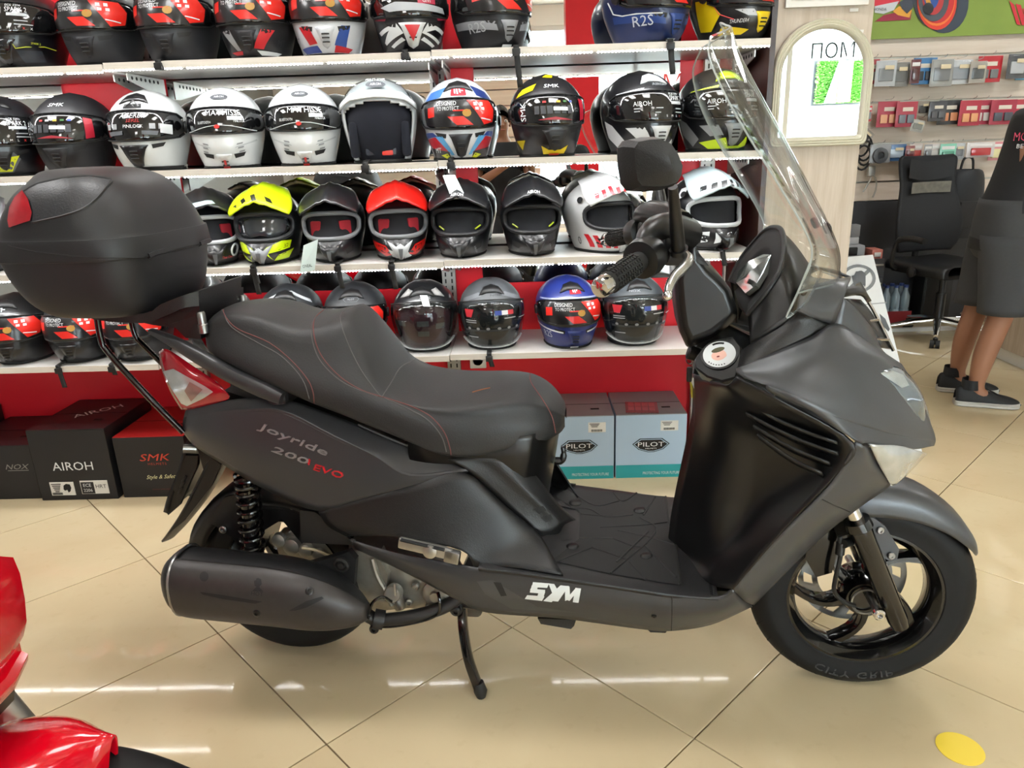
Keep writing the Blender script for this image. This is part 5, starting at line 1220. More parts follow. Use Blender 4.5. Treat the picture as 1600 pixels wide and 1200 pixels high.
# ---------------------------------------------------------------- counter and sign
ct = empty('counter', (3.10, 3.55, 0), 0, 'light wood counter on a white plinth beside the man in shorts', 'counter')
MB().box((0, 0, .04), (.58, 1.56, .08)).build('plinth', M_WHITE, ct, False)
for k in range(3): MB().bbox((0, -.54+k*.54, .53), (.64, .534, .90), .002).build('panel', M_OAK, ct, False)
MB().bbox((-.01, 0, 1.0), (.70, 1.66, .04), .004).build('worktop', M_OAK, ct, False)
sg = empty('stop_sign_board', (0, 0, 0), 0, 'white board with a crossed-out hand symbol propped behind the scooter nose', 'sign')
A_, B_, C_, D_ = Wy(1300, 404, 3.02), Wy(1364, 398, 3.02), Wy(1406, 566, 2.96), Wy(1346, 572, 2.96)
ext = 1.0+A_.z*0
dn_ = (C_-B_); kf = B_.z/(-dn_.z); C2 = B_+dn_*kf*.999; D2 = A_+(D_-A_)*(A_.z/(A_.z-D_.z))*.999
nrm_ = (B_-A_).cross(D2-A_).normalized(); nrm_ = nrm_ if nrm_.y < 0 else -nrm_
MB().prism([A_, B_, C2, D2], -nrm_*.012).build('board', C('dfe1e4', .5), sg, False, fix=True)
MB().bbox((C2+D2)/2+Vector((-.075, .03, .02)), (.16, .14, .04), .006).build('base', M_BLACKP, sg)
fx_, fy_ = (B_-A_).normalized(), (A_-D2).normalized()
def sgp(name, col, pts, off): MB().add([Wy(x, y, 3.0)-Vector((0, 0, 0)) for x, y in ()], []) if False else None
def on_sign(px, py, off):
    d = ray(px, py); t = (A_-CC).dot(nrm_)/d.dot(nrm_); return CC+d*t+nrm_*off
def sdec(name, col, pts, off=.002):
    v2, fs = poly_tri(pts, 60); o = MB().add([on_sign(x, y, off) for x, y in v2], fs).build(name, C(col, .6), sg, False, fix=False)
rg0 = [on_sign(1341+27*math.cos(t), 435+22*math.sin(t), .002) for t in [2*math.pi*k/30 for k in range(30)]]; rg1 = [on_sign(1341+22*math.cos(t), 435+17.5*math.sin(t), .002) for t in [2*math.pi*k/30 for k in range(30)]]
MB().grid([rg0, rg1], closed=True).build('prohibition_ring', C('77797d', .6), sg, False)
sdec('prohibition_bar', '77797d', [(1358, 418), (1362, 422), (1330, 452), (1324, 450)], .002)
sdec('hand_symbol', '5d5f64', [(1330, 431), (1334, 430), (1336, 438), (1337, 424), (1340, 424), (1341, 437), (1343, 423), (1346, 423), (1347, 437), (1349, 426), (1352, 427), (1352, 446), (1348, 454), (1339, 454), (1334, 446)], .003)
tb_ = MB(); text_on(tb_, C('f0f0f0'), 'STOP', on_sign(1345, 449, .004), fx_, fy_, .016, 0, bold=.03); tb_.build('sign_lettering', None, sg, False)
sdec('sheet_edge', '9a9ca0', [(1340, 476), (1385, 472), (1385, 473.5), (1340, 477.5)], .002); sdec('printed_picture', '55585c', [(1374, 490), (1383, 498), (1390, 514), (1388, 518), (1378, 508)], .002)
# ---------------------------------------------------------------- boxes under the shelves
def hbox(name, x0, x1, y0, y1, h, label, front, top, side=None, rz=0.):
    e = empty(name, ((x0+x1)/2, (y0+y1)/2, 0), rz, label, 'box'); w, d = x1-x0, y1-y0
    m = MB(); m.use(front).bbox((0, 0, h/2), (w, d, h-.002), .002); m.build('carton', None, e, False)
    MB().bbox((0, 0, h+.0005), (w-.002, d-.002, .003), .001).build('lid', top, e, False)
    MB().box((0, -.001, h+.0022), (w*.98, .003, .0008)).build('flap_joint', M_DK, e, False)
    hh = MB(); hh.lathe([(0, .0), (.0012, .012)], (w*.22, 0, 0), (0, 0, 1), 4); MB().bbox((w*.25, -d*.22 if side is None else side, h+.003), (.035, .014, .001), .004).build('hand_hole', M_DK, e, False)
    return e, w, d, h
M_BXK = mat('black_carton', '17171a', .5, noise=.1, scale=10); M_BXKT = mat('black_carton_lid', '2a161a', .45, noise=.1, scale=10); M_BXR = mat('red_carton_lid', 'a81c1c', .45, noise=.08, scale=10)
M_BXP = mat('pale_blue_carton', 'a8c0d8', .5, noise=.04, scale=6); M_BXPT = mat('grey_carton_lid', '8f9297', .5, noise=.04, scale=6); M_TEAL = mat('teal_print', '259a9f', .5)
e, w, d, h = hbox('helmet_carton', -2.005, -1.690, 2.68, 3.055, .305, 'tall black helmet carton with big white brand letters beside the red-topped carton', M_BXK, M_BXKT)
t_ = MB(); text_on(t_, M_LABELW, 'AIROH', (0.0, -d/2, .150), (1, 0, 0), (0, 0, 1), .036, .002, width=.165, bold=.035); text_on(t_, M_LABELW, 'AIROH', (.02, .02, h+.003), (.72, .69, 0), (-.69, .72, 0), .045, .0015, width=.19, bold=.03); t_.build('brand_lettering', None, e, False)
lb_ = MB().box((-.062, -d/2-.001, .052), (.098, .002, .058)).build('shipping_label', C('d9d8d2', .6), e, False)
t_ = MB(); t_.use(M_DK)
for k in range(5): t_.box((-.085, -d/2-.003, .073-.008*k), (.040-.006*k, .001, .003))
for k in range(14): t_.box((-.105+k*.003, -d/2-.003, .031), (.0015, .001, .010))
t_.build('label_print', None, lb_, False)['kind'] = 'stuff'
MB().add([(-.058+.03*x, -d/2-.0028, .05+.03*z) for x, z in ((0, 0), (.1, .55), (.5, .8), (1, .7), (1.1, .2), (.9, -.3), (.6, -.5), (.5, -.1), (.15, -.2))], [list(range(9))]).build('label_helmet', M_DK, lb_, False)
MB().box((.070, -d/2-.001, .056), (.112, .002, .058)).build('approval_label', C('d9d8d2', .6), e, False); MB().box((.043, -d/2-.0022, .054), (.052, .002, .050)).build('approval_panel', M_BXK, e, False)
t_ = MB(); text_on(t_, M_LABELW, 'ECE', (.043, -d/2-.0032, .066), (1, 0, 0), (0, 0, 1), .014, .001, bold=.02); text_on(t_, M_LABELW, '2206', (.043, -d/2-.0032, .044), (1, 0, 0), (0, 0, 1), .013, .001, bold=.01); text_on(t_, M_DK, 'HRT', (.098, -d/2-.002, .060), (1, 0, 0), (0, 0, 1), .016, .001, bold=.03); t_.build('approval_lettering', None, e, False)
e, w, d, h = hbox('helmet_carton', -1.672, -1.385, 2.69, 3.055, .262, 'black helmet carton with a red top and red brand letters', M_BXK, M_BXR)
for m_, tx_, o_, ex_, ey_, hh, kw in ((C('c4402e', .5), 'SMK', (.015, -d/2, .175), (1, 0, 0), (0, 0, 1), .030, dict(width=.125, bold=.03, shear=.25)), (C('a83a2c', .5), 'HELMETS', (.02, -d/2, .147), (1, 0, 0), (0, 0, 1), .010, dict(width=.075, space=1.3)), (C('dcd8a8', .5), 'Style & Safety', (.03, -d/2, .088), (1, 0, .02), (0, 0, 1), .022, dict(width=.13, shear=.45)), (C('6e2a24', .5), 'WWW.SMKHELMETS.COM', (.04, -d/2, .035), (1, 0, 0), (0, 0, 1), .005, dict(width=.12)), (M_DK, 'SMK', (.09, -.06, h+.003), (1, 0, 0), (0, 1, 0), .03, dict(bold=.03, shear=.25))):
    t_ = MB(); text_on(t_, m_, tx_, o_, ex_, ey_, hh, .002, **kw); t_.build('brand_lettering', None, e, False)
e, w, d, h = hbox('helmet_carton', -2.335, -2.02, 2.70, 3.055, .235, 'lower black helmet carton with grey italic letters beside the tall black one', M_BXK, M_BXKT)
t_ = MB(); text_on(t_, C('8a8a86', .5), 'NOX', (.09, -d/2, .145), (1, 0, 0), (0, 0, 1), .022, .002, width=.10, bold=.03, shear=.35); t_.box((.09, -d/2-.001, .128), (.085, .001, .002)); t_.build('brand_lettering', None, e, False)
e, w, d, h = hbox('helmet_carton', -2.70, -2.36, 2.72, 3.05, .30, 'black helmet carton at the end of the floor row, cut by the view', M_BXK, M_BXKT)
for k, (x0, x1, lbx) in enumerate(((-.985, -.70, 'pale blue carton with a teal stripe behind the scooter tail'), (.045, .326, 'pale blue carton with a teal stripe, half hidden by the seat nose'), (.333, .616, 'pale blue carton with a clear bag of stickers lying on top'))):
    e, w, d, h = hbox('helmet_carton', x0, x1, 2.765, 3.055, .272, lbx, M_BXP, M_BXPT)
    MB().box((0, -d/2-.0008, .028), (w-.004, .0016, .056)).build('teal_stripe', M_TEAL, e, False)
    t_ = MB(); text_on(t_, M_LABELW, 'PROTECTING YOUR FUTURE', (.045, -d/2-.001, .020), (1, 0, 0), (0, 0, 1), .012, .0015, width=.150, bold=.02)
    t_.build('stripe_lettering', None, e, False)
    pb = [(-.075, .006), (-.045, .030), (.045, .030), (.075, .006), (.050, -.018), (.012, -.030), (-.012, -.030), (-.050, -.018)]
    lg = MB().add([(x+.0, -d/2-.0022, .142+z) for x, z in pb], [list(range(8))]).build('logo_badge', M_DK, e, False)
    MB().add([(x*.94+.0, -d/2-.0026, .142+z*.90) for x, z in pb], [list(range(8))]).build('logo_ring', M_BXP, lg, False); MB().add([(x*.88, -d/2-.003, .142+z*.80) for x, z in pb], [list(range(8))]).build('logo_field', M_DK, lg, False)
    t_ = MB(); text_on(t_, M_LABELW, 'PILOT', (0, -d/2-.003, .147), (1, 0, 0), (0, 0, 1), .019, .001, width=.105, bold=.05); text_on(t_, M_LABELW, 'HELMETS', (0, -d/2-.003, .129), (1, 0, 0), (0, 0, 1), .005, .001, width=.045, bold=.02); t_.build('logo_lettering', None, lg, False)
    bl = MB().box((.072, -d/2-.001, .225), (.070, .002, .042)).build('barcode_label', C('dcdcd8', .6), e, False)
    t_ = MB(); t_.use(M_DK)
    for q in range(14): t_.box((.050+q*.0032, -d/2-.0026, .212), (.0016, .001, .009))
    for q in range(3): t_.box((.062, -d/2-.0026, .240-.006*q), (.040-.008*q, .001, .002))
    t_.build('label_print', None, bl, False)['kind'] = 'stuff'
sb = empty('sticker_bag', (.445, 2.835, .2755), rad(-6), 'clear zip bag of pink sticker sheets lying on the pale blue carton', 'bag')
MB().bbox((0, 0, .003), (.13, .13, .004), .001).build('bag', clear('poly_bag', (.96, .97, .97), 1.6, .15), sb)
for k in range(8): MB().box((-.042+.028*(k % 4), -.01+.05*(k//4), .0022), (.024, .044, .001)).build('sticker', C('cf7f86', .5), sb, False)
MB().box((0, -.058, .0055), (.13, .003, .001)).build('zip_line', C('b8404a'), sb, False)
# yellow floor dot
yd = MB().lathe([(0, .048), (.0012, .048), (.0012, 0)], Wz(1500, 1170, 0)+Vector((0, 0, .0002)), (0, 0, 1), 32).build('floor_dot', mat('yellow_sticker', 'f2d23a', .5), None, True); props(yd, 'round yellow sticker on the polished floor in front of the scooter', 'sticker')
# ---------------------------------------------------------------- red motorcycle at the edge
M_REDP = mat('red_fairing_paint', 'd0021c', .15, coat=.6, noise=.03)
rb_ = empty('red_motorcycle', (-.66, .735, 0), 0, 'bright red sport motorcycle, only its front fairing and mudguard in view', 'motorcycle')
RB0 = Vector((-.66, .735, 0))
wc = Vector((.03, .02, .285)); R_ = .285
tyo = MB().lathe([(-.05, .20)]+[(-.055*math.cos(math.pi*k/14), .20+.085*math.sin(math.pi*k/14)**.7) for k in range(15)]+[(.05, .20)], wc, (0, -1, 0), 64, cap=False).build('tyre', M_TYRE, rb_)
MB().lathe([(-.045, .205), (-.045, .17), (.045, .17), (.045, .205)], wc, (0, -1, 0), 48, cap=False).build('rim', M_RIM, rb_)
MB().lathe([(-.06, 0), (-.06, .04), (.06, .04), (.06, 0)], wc, (0, -1, 0), 24, cap=False).build('hub', M_RIM, rb_)
for k in range(5):
    t = 2*math.pi*k/5; MB().tube([wc, wc+Vector((math.sin(t), 0, math.cos(t)))*.18], [.02, .014], 8).build('spoke', M_RIM, rb_)
fe = []
for a, w in ((-1.5, .065), (-1.1, .07), (-.7, .072), (-.35, .068), (.0, .050), (.25, .008)):
    fe.append([wc+Vector((math.sin(a)*(.306+d), y*w, math.cos(a)*(.306+d))) for y, d in ((-1, -.05), (-.95, -.015), (-.6, .006), (0, .014), (.6, .006), (.95, -.015), (1, -.05))])
skin('front_mudguard', fe, M_REDP, rb_, 4, 3, .004)
fp_ = [(0, 862), (14, 895), (24, 945), (28, 990), (22, 1020), (14, 1034), (18, 1050), (31, 1056), (31, 1068), (20, 1078), (0, 1084), (-120, 1070), (-200, 960), (-160, 850)]
pv = [Wy(x, y, .80)-RB0 for x, y in fp_]; cv = sum(pv, Vector())/len(pv)
mb = MB().grid([[cv+(p-cv)*.8+Vector((0, -.17, 0)) for p in pv], [p+Vector((0, -.13, 0)) for p in pv], [p+Vector((0, -.01, 0)) for p in pv], [cv+(p-cv)*.8+Vector((0, .03, 0)) for p in pv]], closed=True)
n_ = len(pv); mb.f += [list(range(n_))[::-1], [3*n_+k for k in range(n_)]]; mb.m += [0, 0]
mb.build('front_fairing', M_REDP, rb_, True, fix=True)
lp = [Wy(x, y, .80)-RB0+Vector((0, -.08, 0)) for x, y in ((31, 1060), (30, 1085), (0, 1104), (-80, 1104), (-80, 1078), (10, 1080))]; MB().prism([p+Vector((0, -.05, 0)) for p in lp], (0, .12, 0)).build('lower_lip', M_SMO, rb_, True, fix=True)
hlp = [Wy(x, y, .80)-RB0+Vector((0, -.08, 0)) for x, y in ((-10, 905), (3, 925), (8, 955), (5, 985), (-10, 990))]; MB().prism([p+Vector((0, -.075, 0)) for p in hlp], (0, .02, 0)).build('headlight', M_LENSC, rb_, True, fix=True)
for s in (-1, 1): MB().cyl(wc+Vector((0, s*.085, 0)), wc+Vector((-.19, s*.085, .42)), .022, 14).build('fork_leg', M_ALU, rb_)
bdy = [[Vector((x, y*w, z)) for y, z in ((-1, zb), (-1, (zb+zt)/2), (-.6, zt), (.6, zt), (1, (zb+zt)/2), (1, zb))] for x, w, zb, zt in ((-.22, .10, .55, .82), (-.5, .16, .35, .86), (-.8, .15, .35, .82), (-1.1, .12, .5, .8), (-1.4, .07, .7, .86))]
skin('body_fairing', bdy, M_REDP, rb_, 4, 3, .01)
rwc2 = Vector((-1.32, .02, .3)); MB().lathe([(-.07, .2)]+[(-.075*math.cos(math.pi*k/14), .2+.10*math.sin(math.pi*k/14)**.7) for k in range(15)]+[(.07, .2)], rwc2, (0, -1, 0), 48, cap=False).build('tyre', M_TYRE, rb_)
MB().tube([rwc2, Vector((-.7, .02, .42))], .03, 10).build('swingarm', M_ALU, rb_)
# ---------------------------------------------------------------- people
def body(name, verts, edges, radii, m, parent, sub=2):
    me = bpy.data.meshes.new(name); me.from_pydata([Vector(v) for v in verts], edges, []); me.materials.append(m)
    o = bpy.data.objects.new(name, me); COL.objects.link(o); o.parent = parent
    md = o.modifiers.new('skin', 'SKIN'); md.use_smooth_shade = True
    for i, r in enumerate(radii):
        sv = me.skin_vertices[0].data[i]; sv.radius = r if isinstance(r, tuple) else (r, r); sv.use_root = (i == 0)
    md2 = o.modifiers.new('smooth', 'SUBSURF'); md2.levels = sub; md2.render_levels = sub
    return o
M_SKIN = mat('skin', '96684f', .5, noise=.06, scale=20); M_SHIRT = mat('black_cotton', '17181c', .8, noise=.15, bump=.2, scale=60); M_SHORT = mat('charcoal_shorts', '3a3b3d', .8, noise=.1, bump=.2, scale=90); M_HAIR = mat('dark_hair', '15110f', .6, noise=.2, bump=.5, scale=120)
def hand(verts, edges, radii, wrist_i, wrist, d, up):
    d = Vector(d).normalized(); up = Vector(up).normalized(); sd = d.cross(up); b = len(verts)
    verts.append(wrist+d*.05); edges.append((wrist_i, b)); radii.append((.034, .016))
    for k, (o_, L_) in enumerate(((-.028, .06), (-.010, .072), (.010, .068), (.027, .055))):
        i = len(verts); verts += [wrist+d*.085+sd*o_, wrist+d*(.085+L_*.5)+sd*o_-up*.012, wrist+d*(.085+L_*.8)+sd*o_-up*.036]; edges += [(b, i), (i, i+1), (i+1, i+2)]; radii += [.0095, .009, .0075]
    i = len(verts); verts += [wrist+d*.035+sd*-.038, wrist+d*.07+sd*-.052-up*.012]; edges += [(b, i), (i, i+1)]; radii += [.0105, .0085]
def face(parent, c, f, up):
    f = Vector(f).normalized(); up = Vector(up).normalized(); sd = f.cross(up)
    for s in (-1, 1):
        bm_ = bmesh.new(); bmesh.ops.create_uvsphere(bm_, u_segments=12, v_segments=8, radius=.011); MB().bm(bm_, c+f*.083+sd*s*.032+up*.012).build('eye', C('e8e4de', .3), parent)
        bm_ = bmesh.new(); bmesh.ops.create_uvsphere(bm_, u_segments=10, v_segments=6, radius=.006); MB().bm(bm_, c+f*.0905+sd*s*.032+up*.012).build('iris', C('2a1a12', .2), parent)
        MB().tube([c+f*.090+sd*s*.018+up*.031, c+f*.092+sd*s*.034+up*.035, c+f*.084+sd*s*.050+up*.030], .0045, 6).build('eyebrow', M_HAIR, parent)
        MB().tube([c+sd*s*.078+up*.02, c+sd*s*.088-f*.012+up*.012, c+sd*s*.086-f*.012-up*.014, c+sd*s*.077-up*.026], .009, 8).build('ear', M_SKIN, parent)
    MB().tube([c+f*.088+up*.012, c+f*.104-up*.022, c+f*.096-up*.032], [.008, .015, .009], 8).build('nose', M_SKIN, parent)
    MB().tube([c+f*.085-sd*.024-up*.058, c+f*.093-up*.057, c+f*.085+sd*.024-up*.058], .006, 6).build('lips', C('9a5a50', .5), parent)
def hair(parent, c, f, up):
    f = Vector(f).normalized(); up = Vector(up).normalized(); sd = f.cross(up); rows = []
    for i in range(7):
        ph = math.pi/2*(1-i/6*.95); row = []
        for k in range(25):
            t = 2*math.pi*k/24; front = max(0, math.cos(t)); zz = math.sin(ph)*.118; rr = math.cos(ph)
            low = (1-front)*.05 if i == 6 else 0
            row.append(c+up*(max(zz, .035+.035*front)+.012-low*1.2)+f*(math.cos(t)*.097*rr-.006)+sd*(math.sin(t)*.083*rr))
        rows.append(row)
    MB().grid(rows, closed=False).build('hair', M_HAIR, parent)
def man(root, hip, chest, neck, head, f, feet, knees, arms, shorts, hx=None):
    """one continuous skinned figure; feet/knees/arms are (left, right) points"""
    hip, chest, neck, head = map(Vector, (hip, chest, neck, head)); f = Vector(f).normalized(); sd = Vector((-f.y, f.x, 0))
    v = [hip, hip*.5+chest*.5, chest, neck, neck*.6+head*.4, head-f*.0, head+Vector((0, 0, .09))]; e = [(0, 1), (1, 2), (2, 3), (3, 4), (4, 5), (5, 6)]; r = [(.15, .115), (.145, .11), (.17, .12), (.065, .065), (.056, .058), (.084, .092), (.058, .066)]
    for s, ft, kn in zip((1, -1), feet, knees):
        i = len(v); h_ = hip+sd*s*.095-Vector((0, 0, .06)); ft = Vector(ft); kn = Vector(kn)
        v += [h_, h_*.5+kn*.5, kn, kn*.55+ft*.45-f*.02, ft+Vector((0, 0, .09)), ft+f*.05+Vector((0, 0, .035)), ft+f*.15+Vector((0, 0, .025))]; e += [(0, i)]+[(i+k, i+k+1) for k in range(6)]; r += [.092, .082, .058, .055, .037, .036, .03]
    for s, (el_, wr_, hd, hu) in zip((1, -1), arms):
        i = len(v); sh = chest+sd*s*.19+Vector((0, 0, .10)); el_ = Vector(el_); wr_ = Vector(wr_)
        v += [sh, sh*.5+el_*.5, el_, el_*.5+wr_*.5, wr_]; e += [(2, i)]+[(i+k, i+k+1) for k in range(4)]; r += [.062, .052, .042, .038, .027]
        hand(v, e, r, i+4, wr_, hd, hu)
    b = body('body', v, e, r, M_SKIN, root)
    face(root, head+Vector((0, 0, .02)), hx or f, (0, 0, 1)); hair(root, head+Vector((0, 0, .035)), hx or f, (0, 0, 1))
    # clothes: lofted rings with open hems
    def ring(c, rs_, rf, n=22, tl=0.): return [c+sd*rs_*math.cos(t)+f*rf*math.sin(t)+Vector((0, 0, tl*math.sin(t))) for t in [2*math.pi*k/n for k in range(n)]]
    Z = lambda z: Vector((0, 0, z))
    def lofted(name, rows, m, th=.006):
        o = MB().grid(dense(rows, 3, 1, True), closed=True).build(name, m, root, True, fix=True, ang=80); md = o.modifiers.new('thickness', 'SOLIDIFY'); md.thickness = th; md.offset = 1; return o
    md_ = hip*.5+chest*.5
    sh_ = lofted('shirt', [ring(hip-Z(.13), .184, .146), ring(hip+Z(.02), .176, .136), ring(md_, .172, .134), ring(chest-Z(.02), .192, .142), ring(chest+Z(.08), .200, .128), ring(chest+Z(.145), .160, .108), ring(chest*.35+neck*.65+Z(.02), .085, .082)], M_SHIRT)
    for s, (el_, wr_, hd, hu) in zip((1, -1), arms):
        a0 = chest+sd*s*.16+Z(.10); el_ = Vector(el_); d_ = (el_-a0).normalized(); q1_ = d_.orthogonal().normalized(); q2_ = d_.cross(q1_)
        rows = [[a0+d_*L_+(q1_*math.cos(t)+q2_*math.sin(t))*r_ for t in [2*math.pi*k/16 for k in range(16)]] for L_, r_ in ((-.02, .086), (.06, .080), (.13, .076), (.20, .078))]
        o = MB().grid(rows, closed=True).build('sleeve', M_SHIRT, root, True, fix=True); md = o.modifiers.new('thickness', 'SOLIDIFY'); md.thickness = .004
    cm_ = M_SHORT if shorts else mat('dark_jeans', '23262e', .8, noise=.15)
    lofted('shorts' if shorts else 'trousers', [ring(hip+Z(.10), .160, .122), ring(hip+Z(.02), .172, .134), ring(hip-Z(.06), .178, .138), ring(hip-Z(.13), .172, .132), ring(hip-Z(.17), .150, .105)], cm_)
    for s, kn, ft in zip((1, -1), knees, feet):
        h_ = hip+sd*s*.088-Z(.06); kn = Vector(kn); ft = Vector(ft)
        if shorts: rows = [ring(h_, .092, .122), ring(h_*.6+kn*.4, .094, .116), ring(h_*.25+kn*.75, .092, .106), ring(kn-Z(.01), .094, .104)]
        else: rows = [ring(h_, .092, .122), ring(h_*.5+kn*.5, .088, .10), ring(kn, .074, .080), ring(kn*.45+ft*.55, .066, .072), ring(ft+Z(.09), .058, .066)]
        lofted('leg_cloth', rows, cm_)
    for s, ft in zip((1, -1), feet):
        ft = Vector(ft); rows = []; rs = []
        for x, w, h_ in ((-.085, .022, .075), (-.07, .036, .095), (-.02, .040, .100), (.04, .041, .080), (.10, .046, .062), (.155, .044, .050), (.19, .030, .036), (.20, .012, .026)):
            p = ft+f*x
            rows.append([p+sd*w*.96+Vector((0, 0, .022)), p+sd*w*.9+Vector((0, 0, h_*.6)), p+sd*w*.45+Vector((0, 0, h_*.95)), p+Vector((0, 0, h_)), p-sd*w*.45+Vector((0, 0, h_*.95)), p-sd*w*.9+Vector((0, 0, h_*.6)), p-sd*w*.96+Vector((0, 0, .022))])
            rs.append([p+sd*w*1.06+Vector((0, 0, .001)), p+sd*w*1.1+Vector((0, 0, .014)), p+sd*w+Vector((0, 0, .026)), p-sd*w+Vector((0, 0, .026)), p-sd*w*1.1+Vector((0, 0, .014)), p-sd*w*1.06+Vector((0, 0, .001))])
        so_ = skin('shoe', rows, mat('black_knit_shoe', '17181b', .7, noise=.2, bump=.3, scale=150), root, 3, 3, .004)[0]
        mb_ = MB().grid(dense(rs, 3, 2, True), closed=True); n_ = len(dense(rs, 3, 2, True)[0]); L_ = len(mb_.v); mb_.f += [list(range(n_)), [L_-n_+k for k in range(n_)]]; mb_.m += [0, 0]
        mb_.build('sole', mat('white_rubber_sole', 'b9b6b0', .6, noise=.1), so_, True, fix=True)
        for k in range(3): MB().tube([ft+f*(.03+.025*k)+sd*.02+Vector((0, 0, .094-.012*k)), ft+f*(.045+.025*k)-sd*.02+Vector((0, 0, .091-.012*k))], .003, 6).build('lace', M_RUB, so_)
        MB().lathe([(.0, .044), (.05, .042)], ft-f*.02+Vector((0, 0, .085)), (0, 0, 1), 14, cap=False).build('sock', M_SHIRT, root)
    return b
mr_ = empty('person', (2.235, 3.60, 0), 0, 'person in a black printed T-shirt, grey shorts and black trainers leaning over the counter', 'person')
man(mr_, (.03, -.02, .90), (.11, -.03, 1.24), (.16, -.03, 1.46), (.21, -.03, 1.59), (.95, -.30, 0), ((.0, .14, 0), (-.03, -.08, 0)), ((.03, .10, .49), (.03, -.10, .48)), (((.26, .26, 1.10), (.34, .12, 1.02), (.5, -.8, 0), (0, 0, 1)), ((.27, -.28, 1.10), (.34, -.10, 1.02), (.5, .8, 0), (0, 0, 1))), True)
tb_ = MB()
def sh_t(txt, z, y, h, m, w): text_on(tb_, m, txt, Vector((.09, -.19, 1.24)), (1, 0, 0), (0, 0, 1), h, 0, width=w)
text_on(tb_, C('b02c4c', .7), 'MOTO CENTER', (.02, -.200, 1.275), (.95, -.30, .0), (0, 0, 1), .035, .0, width=.24, bold=.02); text_on(tb_, C('c9c9cc', .7), 'BEYOND REACH', (.01, -.200, 1.235), (.95, -.30, 0), (0, 0, 1), .018, .0, width=.19, bold=.01)
tb_.build('shirt_lettering', None, mr_, False)
for k in range(2): MB().tube([Vector((-.03+k*.09+.035*math.cos(t), -.195-.028*k, 1.34+.045*math.sin(t))) for t in [math.pi*.35+2*math.pi*.82*q/14 for q in range(15)]], .006, 6).build('shirt_print', C('c9c9cc', .7), mr_)
ph_ = empty('person', (-.20, -.52, 0), 0, 'person in a black T-shirt holding up a phone, seen in the shelf mirror', 'person')
man(ph_, (0, 0, .88), (0, .02, 1.20), (0, .04, 1.40), (.0, .09, 1.49), (.18, 1, 0), ((-.11, 0, 0), (.11, .04, 0)), ((-.11, .05, .47), (.11, .07, .47)), (((-.22, .16, 1.02), (.02, .30, 1.16), (.9, .4, .35), (0, -.5, .8)), ((.25, .16, 1.02), (.25, .32, 1.16), (-.2, .5, .7), (0, -.6, .5))), False)
pn = empty('phone', (0, -.11, 1.215), 0, 'black phone held up by the person seen in the mirror', 'phone'); MB().bbox((0, 0, 0), (.15, .009, .072), .004).build('body', M_BLACKG, pn); MB().lathe([(0, .009), (.002, .009), (.002, 0)], (-.055, .0045, .02), (0, 1, 0), 14).build('lens', M_CHROME, pn)
# ================================================================== helmets
PROF = {'full': [(0, .088, .116, .085), (.06, .094, .142, .098), (.14, .100, .160, .112), (.24, .108, .168, .128), (.38, .117, .166, .146), (.52, .122, .160, .156), (.64, .120, .149, .154), (.75, .110, .128, .140), (.85, .090, .098, .113), (.93, .064, .066, .076), (.98, .034, .034, .040), (1, .001, .001, .001)],
        'jet': [(0, .090, .098, .085), (.06, .096, .112, .098), (.14, .102, .124, .112), (.24, .109, .135, .128), (.38, .117, .145, .146), (.52, .122, .148, .156), (.64, .120, .141, .154), (.75, .110, .124, .140), (.85, .090, .097, .113), (.93, .064, .066, .076), (.98, .034, .034, .040), (1, .001, .001, .001)],
        'cross': [(0, .084, .150, .085), (.05, .092, .188, .098), (.12, .097, .212, .112), (.22, .103, .206, .125), (.32, .110, .180, .140), (.44, .117, .158, .152), (.56, .120, .150, .156), (.68, .116, .138, .150), (.78, .104, .119, .135), (.87, .084, .092, .108), (.94, .058, .060, .072), (.985, .030, .030, .036), (1, .001, .001, .001)]}
def prof_tab(k, n=80):
    T = PROF[k]; out = []
    for i in range(n+1):
        h = i/n; j = max(q for q in range(len(T)) if T[q][0] <= h+1e-9); j = min(j, len(T)-2)
        a = [T[max(j-1, 0)], T[j], T[j+1], T[min(j+2, len(T)-1)]]; f = (h-a[1][0])/(a[2][0]-a[1][0])
        out.append(tuple(a[1][c]+(a[2][c]-a[1][c])*f for c in (1, 2, 3)))
    for _ in range(3): out = [out[0]]+[tuple((out[i-1][c]+2*out[i][c]+out[i+1][c])/4 for c in range(3)) for i in range(1, n-3)]+out[n-3:]
    return out
TAB = {k: prof_tab(k) for k in PROF}
M_LINER = mat('black_liner', '0d0e12', .9, noise=.2)
M_VIS = mat('smoke_visor', '0f1012', .06, coat=.5, spec=.7)
M_CVIS = clear('clear_visor', (.86, .88, .88), 1.5, .02)
SHELL_CACHE = {}
